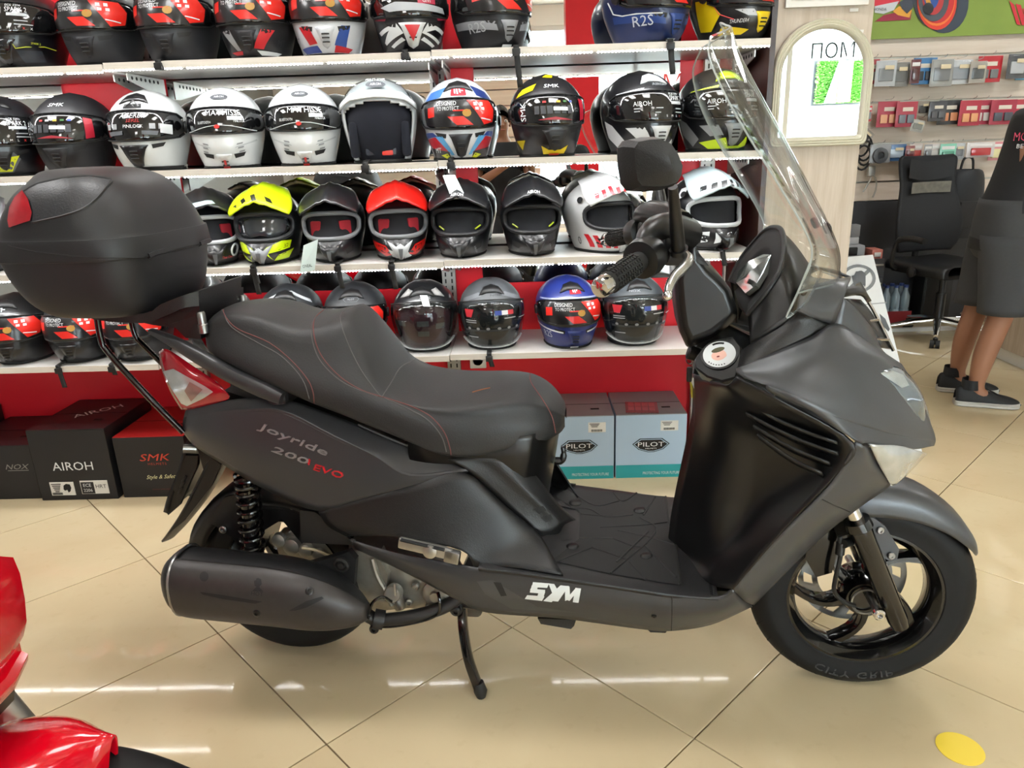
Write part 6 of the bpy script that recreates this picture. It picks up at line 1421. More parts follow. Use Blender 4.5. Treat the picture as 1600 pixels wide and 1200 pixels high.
class Helm:
    def __init__(s, kind, cx, row, yaw, label, col, name=None, scale=1.05, rough=.3, coat=.3, dy=0., dz=0., group=None):
        s.kind = kind; s.H = .262; s.tab = TAB[kind]; s.row = row
        y = {'full': 2.805, 'jet': 2.80, 'cross': 2.845}[kind]+dy
        p = Wy(cx, 100, y); zt = SHZ[row]+.0035+dz
        for _ in range(4):                                         # x of the pixel column at mid-helmet height
            py = 600; d0 = None
            best = None
            for yy in range(-100, 700, 4):
                q = Wy(cx, yy, y)
                if best is None or abs(q.z-(zt+.13)) < best[0]: best = (abs(q.z-(zt+.13)), q.x)
            p.x = best[1]; break
        s.root = empty(name or {'full': 'full_face_helmet', 'jet': 'open_face_helmet', 'cross': 'motocross_helmet'}[kind], (p.x, y, zt), rad(yaw), label, 'helmet', group)
        scale *= .94 if row == 3 else 1.; s.root.scale = (scale,)*3; s.col = C(col, rough, coat); s.colhex = col; s.edge_y = (y-SHY0)/scale
    def P(s, t, h, off=0.):
        q = max(0, min(1, h))*80; i = min(int(q), 79); f = q-i
        a, fr, b = (s.tab[i][c]+(s.tab[i+1][c]-s.tab[i][c])*f for c in range(3))
        st_, ct = math.sin(t), math.cos(t)
        pw = .92
        if s.kind == 'cross' and h < .42 and ct > 0: pw = .92+.38*(1-h/.42)
        x = a*math.copysign(abs(st_)**pw, st_); d = fr if ct > 0 else b
        y = -d*math.copysign(abs(ct)**(.92 if ct < 0 or s.kind != 'cross' else .95), ct)
        return Vector((x, y, h*s.H))
    def N(s, t, h):
        e = .01; n = (s.P(t+e, h)-s.P(t-e, h)).cross(s.P(t, min(h+e, .995))-s.P(t, h-e))
        return n.normalized() if n.length > 1e-9 else Vector((0, 0, 1))
    def Q(s, td, h, off=0.):
        t = rad(td); h = max(.001, min(.985, h)); return s.P(t, h)+s.N(t, h)*off
    def shell(s, hole=None, lin=None):
        nt, nh = (72, 34) if hole else (56, 26)
        hs = [(i/nh)**1.0 for i in range(nh+1)]; ts = [2*math.pi*k/nt-math.pi for k in range(nt)]
        mb = MB()
        rows = [[s.P(t, h) for t in ts] for h in hs]
        b = [v for r in rows for v in r]; fs = []
        for i in range(nh):
            for j in range(nt):
                tm, hm = math.degrees(ts[j])+180/nt, (hs[i]+hs[i+1])/2
                if hole and hole(tm, hm): continue
                fs.append((i*nt+j, i*nt+(j+1) % nt, (i+1)*nt+(j+1) % nt, (i+1)*nt+j))
        mb.add(b, fs); o = mb.build('shell', s.col, s.root, True, ang=60)
        if hole: 
            md = o.modifiers.new('thickness', 'SOLIDIFY'); md.thickness = .006
        s.sh = o
        MB().tube([s.P(t, .012)*1.0 for t in ts[::2]], .0055, 6, closed=True).build('base_trim', M_RUB, s.root)
        mi = MB(); k_ = .90 if hole else .97
        if hole:
            r2 = [[Vector((v.x*.90, v.y*.88+.0, v.z*.96+.004)) for v in r] for r in rows[::2]]; mi.grid(r2, closed=True)
        else:
            r2 = [[Vector((v.x*k_, v.y*k_, .004)) for v in rows[0][::2]], [Vector((v.x*.7, v.y*.7, .02)) for v in rows[0][::2]]]; mi.grid(r2, closed=True); n_ = len(r2[0]); mi.f.append([n_+q for q in range(n_)]); mi.m.append(0)
        mi.build('lining', lin or M_LINER, s.root, True)
        return s
    def patch(s, name, poly, m, off=.0012, sym=False, thick=0., parent=None, bulge=0., mx=9):
        for sg in ((1, -1) if sym else (1,)):
            pts = [(sg*a, b*95) for a, b in poly]
            try: v2, fs = poly_tri(pts, mx)
            except Exception: continue
            cx_ = sum(p[0] for p in pts)/len(pts); cy_ = sum(p[1] for p in pts)/len(pts); rm = max(math.hypot(p[0]-cx_, p[1]-cy_) for p in pts)
            vs = [s.Q(x, y/95, off+bulge*(1-min(1, math.hypot(x-cx_, y-cy_)/rm))) for x, y in v2]
            mb = MB(); fs = [f if (vs[f[1]]-vs[f[0]]).cross(vs[f[2]]-vs[f[0]]).dot(s.N(rad(v2[f[0]][0]), v2[f[0]][1]/95)) > 0 else f[::-1] for f in fs]
            o = mb.add(vs, fs).build(name, m, parent or s.root, True, ang=60)
            if thick: md = o.modifiers.new('thickness', 'SOLIDIFY'); md.thickness = thick; md.offset = -1
        return o
    def text(s, txt, td, h, hh, m, off=.0022, rot=0., width=None, parent=None, **k):
        vs, fs = text2d(txt, **k); x0 = min(v.x for v in vs); x1 = max(v.x for v in vs); y0 = min(v.y for v in vs); y1 = max(v.y for v in vs)
        sy = hh/(y1-y0); sx = sy if width is None else width/(x1-x0); c_, s_ = math.cos(rot), math.sin(rot)
        e = .02; ut = (s.P(rad(td)+e, h)-s.P(rad(td)-e, h)).length/(2*e); uh = (s.P(rad(td), min(.98, h+e))-s.P(rad(td), h-e)).length/(2*e)
        out = []
        for v in vs:
            x, y = (v.x-(x0+x1)/2)*sx, (v.y-(y0+y1)/2)*sy; x, y = x*c_-y*s_, x*s_+y*c_
            out.append(s.Q(td+math.degrees(x/ut), h+y/uh, off))
        return MB().add(out, fs).build('lettering', m, parent or s.root, False)
    def visor(s, m=None, lo=.355, hi=.715, w=80, off=.006):
        top = [(x, hi-.055*(x/w)**2-(.03 if abs(x) > w*.9 else 0)) for x in [w*(1-2*k/16) for k in range(17)]]
        bot = [(x, lo+.055*(x/w)**2+(.03 if abs(x) > w*.9 else 0)) for x in [-w+2*w*k/16 for k in range(17)]]
        v = s.patch('visor', top+bot, m or M_VIS, off, thick=.004, mx=7); s.v = v
        line = [s.Q(x, y, off) for x, y in top]; MB().tube(line, .0022, 5).build('visor_seal', M_RUB, v)
        line = [s.Q(x, y, off) for x, y in bot]; MB().tube(line, .0022, 5).build('visor_seal', M_RUB, v)
        for sg in (-1, 1):
            c = s.Q(sg*(w+6), (lo+hi)/2-.01, .001); MB().lathe([(0, .020), (.006, .018), (.007, 0)], c, s.N(rad(sg*(w+6)), .52), 18).build('visor_pivot', M_BLACKP, s.root)
        return s
    def chin(s, m=None, w=15, h0=.08, h1=.29, kind='y'):
        m = m or M_BLACKP
        o = s.patch('chin_vent', [(-w, h1), (w, h1), (w*.8, h1-.05), (w*.38, h0+.02), (0, h0-.01), (-w*.38, h0+.02), (-w*.8, h1-.05)], m, .004, thick=.005)
        for k in range(3): MB().tube([s.Q(x, h1-.07-.04*k-.0006*x*x/10, .006) for x in (-5, -2.5, 0, 2.5, 5)], .0022, 5).build('vent_slat', M_RUB, o)
        s.patch('side_intake', [(w+4, h1+.005), (w+26, h1+.03), (w+22, h1-.02), (w+6, h1-.045)], M_DK, .0015, sym=True)
        return s
    def crown(s, m=None, top=.93):
        m = m or M_BLACKP; s.patch('crown_vent', [(-26, .80), (-10, .835), (10, .835), (26, .80), (20, .90), (0, .93), (-20, .90)], m, .004, thick=.005); return s
    def strap(s, dx, L, knot=True):
        y = -s.edge_y-.007; z0 = .012; a = s.root.rotation_euler.z
        M = Matrix.Rotation(-a, 3, 'Z'); pts = [M @ Vector((dx, -.06, z0)), M @ Vector((dx, y+.012, .004)), M @ Vector((dx, y, -.004)), M @ Vector((dx+.004, y, -L*.5)), M @ Vector((dx+.010, y-.002, -L))]
        P_ = spline(pts, 4); sd = M @ Vector((1, 0, 0)); r0 = [p-sd*.009 for p in P_]; r1 = [p+sd*.009 for p in P_]
        o = MB().grid([r0, r1]).build('chin_strap', M_RUB, s.root); md = o.modifiers.new('thickness', 'SOLIDIFY'); md.thickness = .0025; md.offset = 0
        if knot: MB().bbox(pts[2]+M @ Vector((0, -.003, -.014)), (.026, .010, .022), .003, M).build('buckle', M_BLACKP, o)
        return s
    # ---- visor stickers
    def st_mt(s):
        r, k = C('d8261c', .3, .3), C('141416', .3, .3); v = s.v
        s.patch('sticker', [(-52, .685), (50, .685), (62, .60), (58, .42), (30, .385), (-30, .385), (-58, .42), (-62, .60)], k, .0075, parent=v)
        s.patch('sticker', [(10, .675), (50, .675), (60, .58), (56, .44), (36, .405), (24, .53)], r, .0085, parent=v); s.patch('sticker', [(-16, .50), (4, .50), (18, .40), (-4, .40)], r, .0085, parent=v); s.patch('sticker', [(-50, .61), (-37, .62), (-37, .51), (-50, .50)], r, .0085, parent=v)
        for a, b in ((22, .635), (32, .635), (24, .585), (34, .585)): s.patch('sticker', [(a-2.6, b+.016), (a+2.6, b+.016), (a+2.6, b-.016), (a-2.6, b-.016)], M_LABELW, .0092, parent=v)
        s.patch('sticker', [(30, .485), (50, .465), (50, .452), (30, .472)], M_LABELW, .0092, parent=v)
        s.patch('sticker', [(9+6*math.cos(q*math.pi/6), .535+.042*math.sin(q*math.pi/6)) for q in range(12)], C('a87c2c', .4), .0094, parent=v)
        s.text('DESIGNED', -18, .645, .013, M_LABELW, .0092, bold=.03, width=.062, parent=v); s.text('TO PROTECT', -16, .590, .012, M_LABELW, .0092, bold=.03, width=.068, parent=v); s.patch('sticker', [(-8, .570), (14, .570), (14, .555), (-8, .555)], r, .0092, parent=v)
        return s
    def st_smk(s):
        v = s.v; s.text('SMK', -47, .53, .022, M_LABELW, .0085, rot=math.pi/2, bold=.04, width=.058, parent=v)
        for k in range(6): s.patch('sticker', [(-28+k*9, .58), (-21+k*9, .58), (-21+k*9, .49), (-28+k*9, .49)], C('3f4146', .4), .0085, parent=v)
        s.patch('sticker', [(-2, .565), (17, .56), (17, .52), (-2, .525)], M_LABELW, .0092, parent=v)
        s.patch('sticker', [(40, .655), (52, .64), (54, .43), (42, .41)], C('a5182c', .4), .0085, parent=v); s.patch('sticker', [(-24, .425), (0, .455), (26, .415)], C('a5303c', .4), .0085, parent=v)
        for k, c in enumerate(('b83a3a', 'c9c9c9', 'd9b23a', '3a6a3a', '3a4fa0')): s.patch('sticker', [(-16+k*9, .635), (-11+k*9, .635), (-11+k*9, .615), (-16+k*9, .615)], C(c), .0085, parent=v)
        return s
    def st_airoh(s):
        v = s.v; s.text('AIROH', -26, .565, .015, M_LABELW, .0085, bold=.03, width=.055, parent=v); s.text('SPARK 2', 25, .62, .014, M_LABELW, .0085, bold=.03, width=.055, parent=v); s.text('ECE 2206', 22, .665, .007, M_LABELW, .0085, parent=v)
        s.patch('sticker', [(14, .585), (38, .585), (38, .55), (14, .55)], C('b9bdc0', .5), .0085, parent=v)
        for a, b, w in ((-38, .51, 12), (-38, .48, 8), (-8, .51, 9), (22, .50, 16), (22, .46, 22), (-10, .46, 8)): s.patch('sticker', [(a, b+.008), (a+w, b+.008), (a+w, b-.004), (a, b-.004)], C('aeb2b4', .5), .0085, parent=v)
        for k in range(5): s.text('SMLXX'[k], 6+k*9, .42, .007, M_LABELW if k != 3 else C('d0322c'), .0085, parent=v)
        return s
    def st_math(s):
        v = s.v; s.text('MATHISSE', 6, .640, .017, M_LABELW, .0085, bold=.03, width=.105, parent=v); s.text('BLUETOOTH', -20, .535, .008, M_LABELW, .0085, bold=.02, width=.042, parent=v); s.text('PINLOCK', 26, .545, .008, M_LABELW, .0085, bold=.02, width=.034, parent=v)
        s.patch('sticker', [(10, .60), (30, .60), (30, .555), (10, .555)], C('c9cccc', .5), .0092, parent=v)
        MB().tube([s.Q(x, .47+.03*math.cos(rad(x*3.2)), .0085) for x in range(-55, 56, 5)], .0012, 5).build('sticker_line', M_LABELW, v)
        s.patch('sticker', [(-3+3.4*math.cos(q*math.pi/5), .485+.024*math.sin(q*math.pi/5)) for q in range(10)], C('cc2a22'), .0095, parent=v)
        return s
    def st_acer(s):
        v = s.v; s.text('ACERBIS', 4, .645, .016, M_LABELW, .0085, bold=.04, width=.082, shear=.3, parent=v); s.text('SEREL', 4, .590, .011, C('b03030'), .0085, bold=.03, shear=.2, parent=v); s.text('PINLOCK', 4, .525, .010, M_LABELW, .0085, bold=.03, parent=v)
        for a in (-34, -22, 28, 40): s.patch('sticker', [(a-4, .555), (a+4, .555), (a+4, .495), (a-4, .495)], C('9b9ea0', .5), .0085, parent=v)
        s.patch('sticker', [(38, .55), (56, .54), (56, .43), (38, .45)], C('cfd2d2', .5), .0092, parent=v); s.patch('sticker', [(-36, .47), (-10, .475), (-10, .43), (-34, .42)], C('5d6064', .6), .0085, parent=v); s.patch('sticker', [(14, .475), (36, .47), (34, .42), (14, .43)], C('5d6064', .6), .0085, parent=v)
        return s
def logo_mt(H, td, h, m=None, bg=None, sc_=1.):
    if bg: H.patch('logo_patch', [(td-12*sc_, h+.045*sc_), (td+12*sc_, h+.045*sc_), (td+12*sc_, h-.05*sc_), (td-12*sc_, h-.05*sc_)], bg, .0015)
    for k, (a, l) in enumerate(((-6, .032), (-2, .038), (2, .022))): H.patch('logo', [(td+(a-1.2)*sc_, h+.03*sc_), (td+(a+1.2)*sc_, h+.026*sc_), (td+(a+1.8)*sc_, h-l*sc_), (td+(a-.4)*sc_, h-l*sc_+.006)], m or M_LABELW, .0026)
    H.patch('logo', [(td+2*sc_, h+.012*sc_), (td+8*sc_, h+.010*sc_), (td+8*sc_, h), (td+2*sc_, h+.002*sc_)], m or M_LABELW, .0026)
W_, K_ = M_LABELW, C('121214', .3, .3)
# ---------------- top shelf
h = Helm('full', 40, 0, 4, 'black full-face helmet with thin lime lines at the box-side end of the top shelf', '121318').shell().visor().chin(C('1c1d22', .1, .6), 22, .04, .30).crown().st_airoh()
for sg in (1, -1): MB().tube([h.Q(sg*a, b, .0015) for a, b in ((14, .30), (20, .20), (34, .22), (60, .24), (78, .22))], .0013, 5).build('lime_line', C('c8d23a'), h.root)
h.patch('graphic', [(20, .18), (56, .19), (62, .07), (26, .05)], C('2a3038', .3, .3), .0012, sym=True); h.text('SPARK 2', 48, .265, .006, C('c8d23a'), .002, bold=.02)
def mt_base(cx, row, yaw, label, col, **k):
    return Helm('full', cx, row, yaw, label, col, **k).shell().visor().crown().st_mt()
h = mt_base(163, 0, 5, 'matt charcoal helmet with a red visor sticker next to the lime-lined helmet', '25262a', rough=.5, coat=0); h.chin(C('202126', .5)); h.patch('tag', [(-78, .16), (-70, .16), (-70, .10), (-78, .10)], C('c4261e'), .003); logo_mt(h, 0, .80)
h = mt_base(282, 0, 4, 'matt charcoal helmet with a red visor sticker next to the red-chinned black helmet', '25262a', rough=.5, coat=0); h.chin(C('202126', .5)); logo_mt(h, 0, .80); h.strap(-.02, .03)
h = mt_base(403, 0, 4, 'black full-face helmet with grey, red and white chin flashes on the top shelf', '17181b', rough=.4); h.chin(C('1c1c20', .5)); h.patch('graphic', [(-46, .30), (-26, .30), (-14, .08), (-22, .08)], C('9a9a9c', .4), .0015); h.patch('graphic', [(44, .30), (22, .30), (8, .10), (24, .09)], C('c8242c', .4), .0015); h.patch('graphic', [(-40, .07), (-12, .075), (-14, .04), (-30, .04)], C('c8242c', .4), .0018); h.patch('graphic', [(12, .08), (60, .06), (50, .03), (18, .03)], W_, .0018); h.text('MT', 58, .17, .020, C('2c2d31'), .0025, bold=.04, shear=.2)
h = mt_base(514, 0, 8, 'white full-face helmet with red and blue chin panels on the top shelf', 'd6d8dc'); h.chin(C('cfd2d8', .3), 14); h.patch('graphic', [(-46, .31), (-26, .31), (-15, .12), (-32, .11)], C('c4232c', .3), .0014); h.patch('graphic', [(40, .31), (24, .31), (12, .10), (34, .08)], C('2a4a94', .3), .0014); h.patch('graphic', [(-60, .09), (-16, .10), (-10, .03), (-50, .03)], C('27418c', .3), .0016); h.patch('graphic', [(14, .10), (50, .07), (40, .03), (10, .03)], C('c4232c', .3), .0016); h.text('MT', -64, .17, .022, C('8d9096'), .0025, bold=.04, shear=.2)
h = Helm('full', 640, 0, 10, 'black helmet with white zigzag lines and a red chin arrow on the top shelf', '14141a').shell().visor(); h.chin(W_, 20, .05, .30); h.patch('graphic', [(-10, .27), (10, .27), (0, .12)], C('c8242c', .3), .0095); h.crown(C('b8384c', .4))
for sg in (1, -1):
    for a in (((24, .30), (70, .24), (64, .20), (40, .235), (22, .20), (60, .12), (56, .09), (14, .19)), ((18, .15), (44, .07), (38, .05), (12, .12))): h.patch('graphic', [(sg*x, y) for x, y in a], W_, .0014)
h.patch('graphic', [(-70, .44), (-40, .37), (-44, .34), (-74, .38)], C('b3304a', .4), .0014, sym=True); h.patch('sticker', [(-40, .60), (-14, .62), (-14, .56), (-40, .54)], C('c9cccc', .5), .0085, parent=h.v); h.patch('sticker', [(8, .66), (34, .66), (34, .50), (8, .50)], C('b53049', .4), .0085, parent=h.v); h.patch('sticker', [(-20, .52), (50, .48), (56, .42), (-30, .42), (-44, .48)], C('aeb2b6', .5), .0082, parent=h.v); h.text('GIVI', 20, .53, .010, W_, .0095, bold=.03, parent=h.v); h.text('TOMTAR', 20, .66, .010, W_, .0095, bold=.02, parent=h.v); h.strap(0, .03)
def r2s(cx, row, yaw, label, col, band, txtcol, **k):
    h = mt_base(cx, row, yaw, label, col, **k); h.chin(C(band, .4), 13); h.patch('graphic', [(-95, .33), (-60, .31), (-22, .28), (-18, .18), (-60, .22), (-95, .25)], C(band, .4), .0014)
    h.patch('graphic', [(20, .28), (60, .31), (95, .33), (95, .25), (60, .22), (18, .18)], C(band, .4), .0014); h.text('R2S', -52, .235, .030, C(txtcol, .4), .0026, bold=.05, width=.070); h.patch('graphic', [(-8, .055), (8, .055), (8, .03), (-8, .03)], W_, .006); return h
h = r2s(765, 0, 24, 'black full-face helmet with grey side bands and model letters near the steel upright, top shelf', '1d1e22', '8c8e92', 'a9abae', rough=.45, coat=0); h.strap(.085, .12)
h = r2s(1006, 0, 30, 'blue full-face helmet with a white side line and model letters on the top shelf', '1b2b57', '26417f', 'c9ced8', rough=.35); MB().tube([h.Q(a, b, .002) for a, b in ((-100, .50), (-92, .36), (-80, .32), (-60, .315), (-36, .30), (-24, .295))], .0022, 5).build('white_line', W_, h.root); h.strap(.06, .10)
h = mt_base(1140, 0, 26, 'yellow and black full-face helmet with model letters beside the oak pillar, top shelf', '17171b', scale=1.0); h.chin(C('e3c416', .3), 13); h.patch('graphic', [(-100, .50), (-78, .48), (-64, .30), (-80, .12), (-100, .14)], C('e3c416', .3), .0014); h.patch('graphic', [(-64, .16), (-20, .10), (-30, .05), (-70, .06)], C('e3c416', .3), .0014); h.patch('graphic', [(-44, .33), (-16, .32), (-8, .24), (-26, .25)], C('b9bbbf', .4), .0016); h.text('THUNDER4', -38, .20, .012, W_, .0026, bold=.03, width=.060, shear=.25)
MB().tube([h.Q(a, b, .002) for a, b in ((-74, .44), (-66, .30), (-46, .22))], .0015, 5).build('red_line', C('d05050'), h.root)
# ---------------- second shelf
h = Helm('full', 10, 1, 26, 'black and grey helmet with a lime chin flash, end of the second shelf', '1b1c20').shell().visor().chin().crown(); h.patch('graphic', [(-100, .26), (-10, .22), (16, .28), (26, .20), (10, .04), (-20, .03), (-30, .14), (-100, .16)], C('5d6064', .4), .0013); h.patch('graphic', [(-100, .17), (-34, .15), (-12, .20), (24, .24), (8, .05), (-12, .05), (-30, .10), (-100, .12)], C('d2d81e', .3), .0016); h.st_airoh()
def smk(cx, row, yaw, label, col, **k):
    h = Helm('full', cx, row, yaw, label, col, **k).shell().visor().st_smk(); h.chin(C('1d1d20', .5), 20, .08, .31); h.text('SMK', 0, .825, .017, W_, .002, bold=.04, width=.060, shear=.15); h.patch('chin_tag', [(-9, .045), (9, .045), (9, .025), (-9, .025)], C('c8321e'), .004); return h
h = smk(122, 1, 4, 'plain matt black full-face helmet with white brow letters, second shelf', '17171a', rough=.5, coat=0)
h = Helm('full', 237, 1, 4, 'white full-face helmet with a black crown patch and black chin wedge', 'dfe2e0').shell().visor().st_acer(); h.chin(C('1b1b1e', .3), 22, .05, .31); h.crown(K_); h.patch('graphic', [(-14, .80), (14, .80), (14, .745), (-14, .745)], K_, .0014); MB().tube([h.Q(a, b, .0022) for a, b in ((-11, .765), (0, .835), (11, .765), (4, .765), (0, .79))], .0026, 5).build('logo', K_, h.root); h.patch('graphic', [(-90, .05), (90, .05), (90, .012), (-90, .012)], K_, .0012)
for cx, lb in ((357, 'white flip-up helmet with a chrome oval logo next to the white black-wedged helmet'), (477, 'white flip-up helmet with a chrome oval logo next to the open-faced white helmet')):
    h = Helm('full', cx, 1, 12, lb, 'e3e6e6', coat=.6, rough=.2).shell().visor(lo=.40).st_math(); h.chin(C('e3e6e6', .2, .6), 12, .02, .16)
    for sg in (1, -1):
        for k in range(3): h.patch('vent_slot', [(sg*(22+k*2), .29-.045*k), (sg*(32+k*2), .305-.045*k), (sg*(31+k*2), .285-.045*k), (sg*(21+k*2), .27-.045*k)], C('8d9092', .4), .0016)
    h.patch('brow_logo', [(16*math.cos(q*math.pi/8), .845+.035*math.sin(q*math.pi/8)) for q in range(16)], C('4a4c50', .2, .5), .0025); h.text('AIROH', 0, .845, .010, C('c9cccf', .2), .0035, bold=.03, width=.036, shear=.1); h.patch('chin_tag', [(-5, .04), (5, .04), (5, .012), (-5, .012)], C('c4241e'), .0075); h.patch('chin_tag', [(-1.6, .115), (1.6, .115), (1.6, .06), (-1.6, .06)], C('c4241e'), .0098)
    h.patch('chin_line', [(-60, .34), (-20, .25), (-18, .235), (-62, .32)], C('c3c7c8', .2), .0014, sym=True)
def jet_hole(t, hh): return abs(t) < 66-12*max(0, .3-hh)/.3 and hh < .70-.12*(t/66)**2
h = Helm('jet', 594, 1, 8, 'white flip-up helmet standing open with a dark blue lining', 'dfe3e4', coat=.6, scale=1.09).shell(jet_hole, mat('navy_liner', '10131f', .9, noise=.3)); h.patch('raised_visor', [(-60, .66), (-30, .72), (30, .72), (60, .66), (54, .86), (20, .93), (-20, .93), (-54, .86)], M_CVIS, .012, thick=.003); h.patch('raised_chin', [(-66, .60), (-40, .69), (0, .715), (40, .69), (66, .60), (66, .66), (40, .76), (0, .79), (-40, .76), (-66, .66)], C('dfe3e4', .25, .5), .014, thick=.006); h.text('MATHISSE', 0, .90, .012, W_, .015, bold=.03, width=.07); h.patch('brow_logo', [(16*math.cos(q*math.pi/8), .84+.035*math.sin(q*math.pi/8)) for q in range(16)], C('4a4c50', .2, .5), .0165); h.text('AIROH', 0, .84, .010, C('c9cccf', .2), .0175, bold=.03, width=.036)
for sg in (-1, 1): MB().bbox(h.Q(sg*60, .25, -.016), (.03, .08, .11), .014).build('cheek_pad', mat('navy_liner', '10131f', .9), h.root)
MB().bbox((.0, -.085, .035), (.10, .03, .03), .01).build('neck_strap', C('30343c'), h.root); MB().bbox((.02, -.10, .028), (.035, .012, .015), .004).build('strap_tag', C('c83020'), h.root); h.strap(-.03, .035)
h = mt_base(717, 1, 6, 'white, blue and red full-face helmet with a red crown badge on the second shelf', 'dde0e4'); h.chin(C('1b1b1f', .4), 18, .04, .30); logo_mt(h, 0, .80, W_, C('c8202c', .3)); h.patch('graphic', [(-70, .66), (-30, .74), (-24, .86), (-60, .80)], C('3f6fb8', .3), .0013); h.patch('graphic', [(30, .75), (70, .66), (60, .80), (26, .88)], C('1d2e66', .3), .0013); h.patch('graphic', [(-90, .33), (-50, .33), (-40, .28), (-90, .26)], C('27418c', .3), .0013, sym=True); h.patch('graphic', [(-80, .25), (-36, .28), (-16, .08), (-60, .12)], C('b3202c', .3), .0013, sym=True); h.patch('graphic', [(-70, .15), (-22, .10), (-20, .02), (-66, .03)], K_, .0016, sym=True); h.patch('graphic', [(-46, .28), (-30, .28), (-12, .06), (-18, .06)], C('5aa0d0', .3), .0018, sym=True); h.patch('graphic', [(-42, .06), (-26, .08), (-20, .03), (-30, .02)], C('d2d81e', .3), .0022, sym=True); h.text('MT', -46, .12, .018, W_, .0025, bold=.04, shear=.2); h.strap(-.02, .03)
h = smk(853, 1, 9, 'black full-face helmet with yellow crown and chin flashes on the second shelf', '17171a', rough=.35); h.patch('graphic', [(-70, .70), (-34, .78), (-30, .86), (-60, .80)], C('e3d016', .3), .0013); h.patch('graphic', [(-20, .94), (8, .93), (20, .97), (-10, .975)], C('e3d016', .3), .0013); h.patch('graphic', [(-24, .13), (-10, .08), (10, .08), (24, .13), (20, .03), (-20, .03)], C('e3c416', .3), .0016); h.patch('graphic', [(-86, .20), (-56, .20), (-70, .08)], C('c8b416', .3), .0013); h.patch('graphic', [(70, .60), (76, .60), (78, .30), (72, .30)], C('c03030', .3), .0013)
def airoh(cx, row, yaw, label, acc, acc2):
    h = Helm('full', cx, row, yaw, label, '131418').shell().visor().st_airoh(); h.text('AIROH', 8, .80, .013, C('8d9094', .3), .002, bold=.03, width=.050); h.crown(C(acc, .3))
    h.patch('graphic', [(-70, .70), (-20, .76), (-24, .72), (-70, .65)], C(acc, .3), .0014); h.patch('graphic', [(-95, .40), (-80, .34), (-60, .14), (-74, .05), (-95, .20)], C(acc2, .3), .0013); h.patch('graphic', [(-56, .30), (-26, .30), (-18, .18), (-40, .17)], C(acc2, .3), .0015); h.chin(C(acc2, .3), 16, .06, .31); h.patch('graphic', [(-60, .10), (-14, .15), (-6, .05), (14, .05), (26, .16), (40, .05), (20, .02), (-40, .02)], C(acc, .3), .0017); return h
h = airoh(998, 1, 18, 'black full-face helmet with white and grey flashes on the second shelf behind the scooter mirror', 'c6c9cc', 'd3d5d7')
h = airoh(1117, 1, 10, 'black full-face helmet with lime and grey flashes seen through the windscreen', 'c6e01a', '8d9092')
# ---------------- third shelf: motocross
def mx_hole(t, hh): return (abs(t)/58)**3+(abs(hh-.50)/.175)**3 < 1
def cross(cx, yaw, label, col, peak, rim='8d9094', liner='0d0e12', chincol=None, **k):
    h = Helm('cross', cx, 2, yaw, label, col, **k).shell(mx_hole, mat('liner_'+liner, '15161b' if liner[0] == '8' else liner, .9, noise=.3))
    rim_ = [h.Q(58*math.copysign(abs(math.cos(q))**.67, math.cos(q)), .50+.175*math.copysign(abs(math.sin(q))**.67, math.sin(q)), .002) for q in [2*math.pi*k_/40 for k_ in range(40)]]
    MB().tube(rim_, .0085, 8, closed=True).build('eye_port_seal', C(rim, .5), h.root)
    rows = []
    for f, z0, yf, hw, dr in ((0, .273, -.03, .070, .020), (.3, .276, .040, .090, .034), (.6, .262, .105, .106, .046), (.85, .238, .158, .112, .050), (1., .216, .186, .104, .044)):
        row = []
        for q in range(13):
            a = q/6-1; kk = abs(a)
            row.append(Vector((a*hw, -(yf-.050*kk**1.6*f), z0-dr*kk**1.5+(.006 if q == 6 else .003 if q in (4, 8) else 0))))
        rows.append(row)
    pk = skin('peak', rows, C(peak, .3, .3), h.root, 3, 2, .005)[0]
    h.peak = BVHTree.FromPolygons([v.co.copy() for v in pk.data.vertices], [list(p.vertices) for p in pk.data.polygons]); h.pk = pk
    for sg in (-1, 1): MB().lathe([(0, .012), (.004, .011), (.004, 0)], h.Q(sg*66, .72, .008), h.N(rad(sg*66), .72), 14).build('peak_screw', M_BLACKP, h.root)
    cm = C(chincol or '1b1b1e', .35, .2)
    if liner == '8c1420' or liner == '8c1c24':
        for sg in (-1, 1): MB().bbox(h.Q(sg*34, .47, -.030), (.050, .03, .062), .010, Matrix.Rotation(rad(sg*34), 3, 'Z')).build('cheek_pad', mat('red_padding', '9c1826', .8, noise=.2), h.root)
    o = h.patch('mouth_vent', [(-26, .27), (-10, .20), (0, .235), (10, .20), (26, .27), (16, .12), (6, .03), (0, .015), (-6, .03), (-16, .12)], cm, .006, thick=.006)
    h.patch('mouth_grille', [(-5, .17), (5, .17), (3, .07), (-3, .07)], C('6d7074', .4), .012, parent=o); h.patch('side_vent', [(34, .19), (52, .22), (54, .14), (40, .11)], M_DK, .0016, sym=True)
    return h
def ptext(h, txt, a, z, hh, m, w):
    vs, fs = text2d(txt, bold=.03); x0 = min(v.x for v in vs); x1 = max(v.x for v in vs); y0 = min(v.y for v in vs); y1 = max(v.y for v in vs); out = []
    for v in vs:
        x = a+(v.x-(x0+x1)/2)/(x1-x0)*w; zz = z+(v.y-(y0+y1)/2)/(y1-y0)*hh
        q = h.peak.ray_cast(Vector((x, -.6, zz+.12)), Vector((0, 1, -.28)).normalized())
        if q[0] is None: return
        out.append(q[0]+Vector((0, -.0065, .0045)))
    MB().add(out, fs).build('lettering', m, h.pk, False)
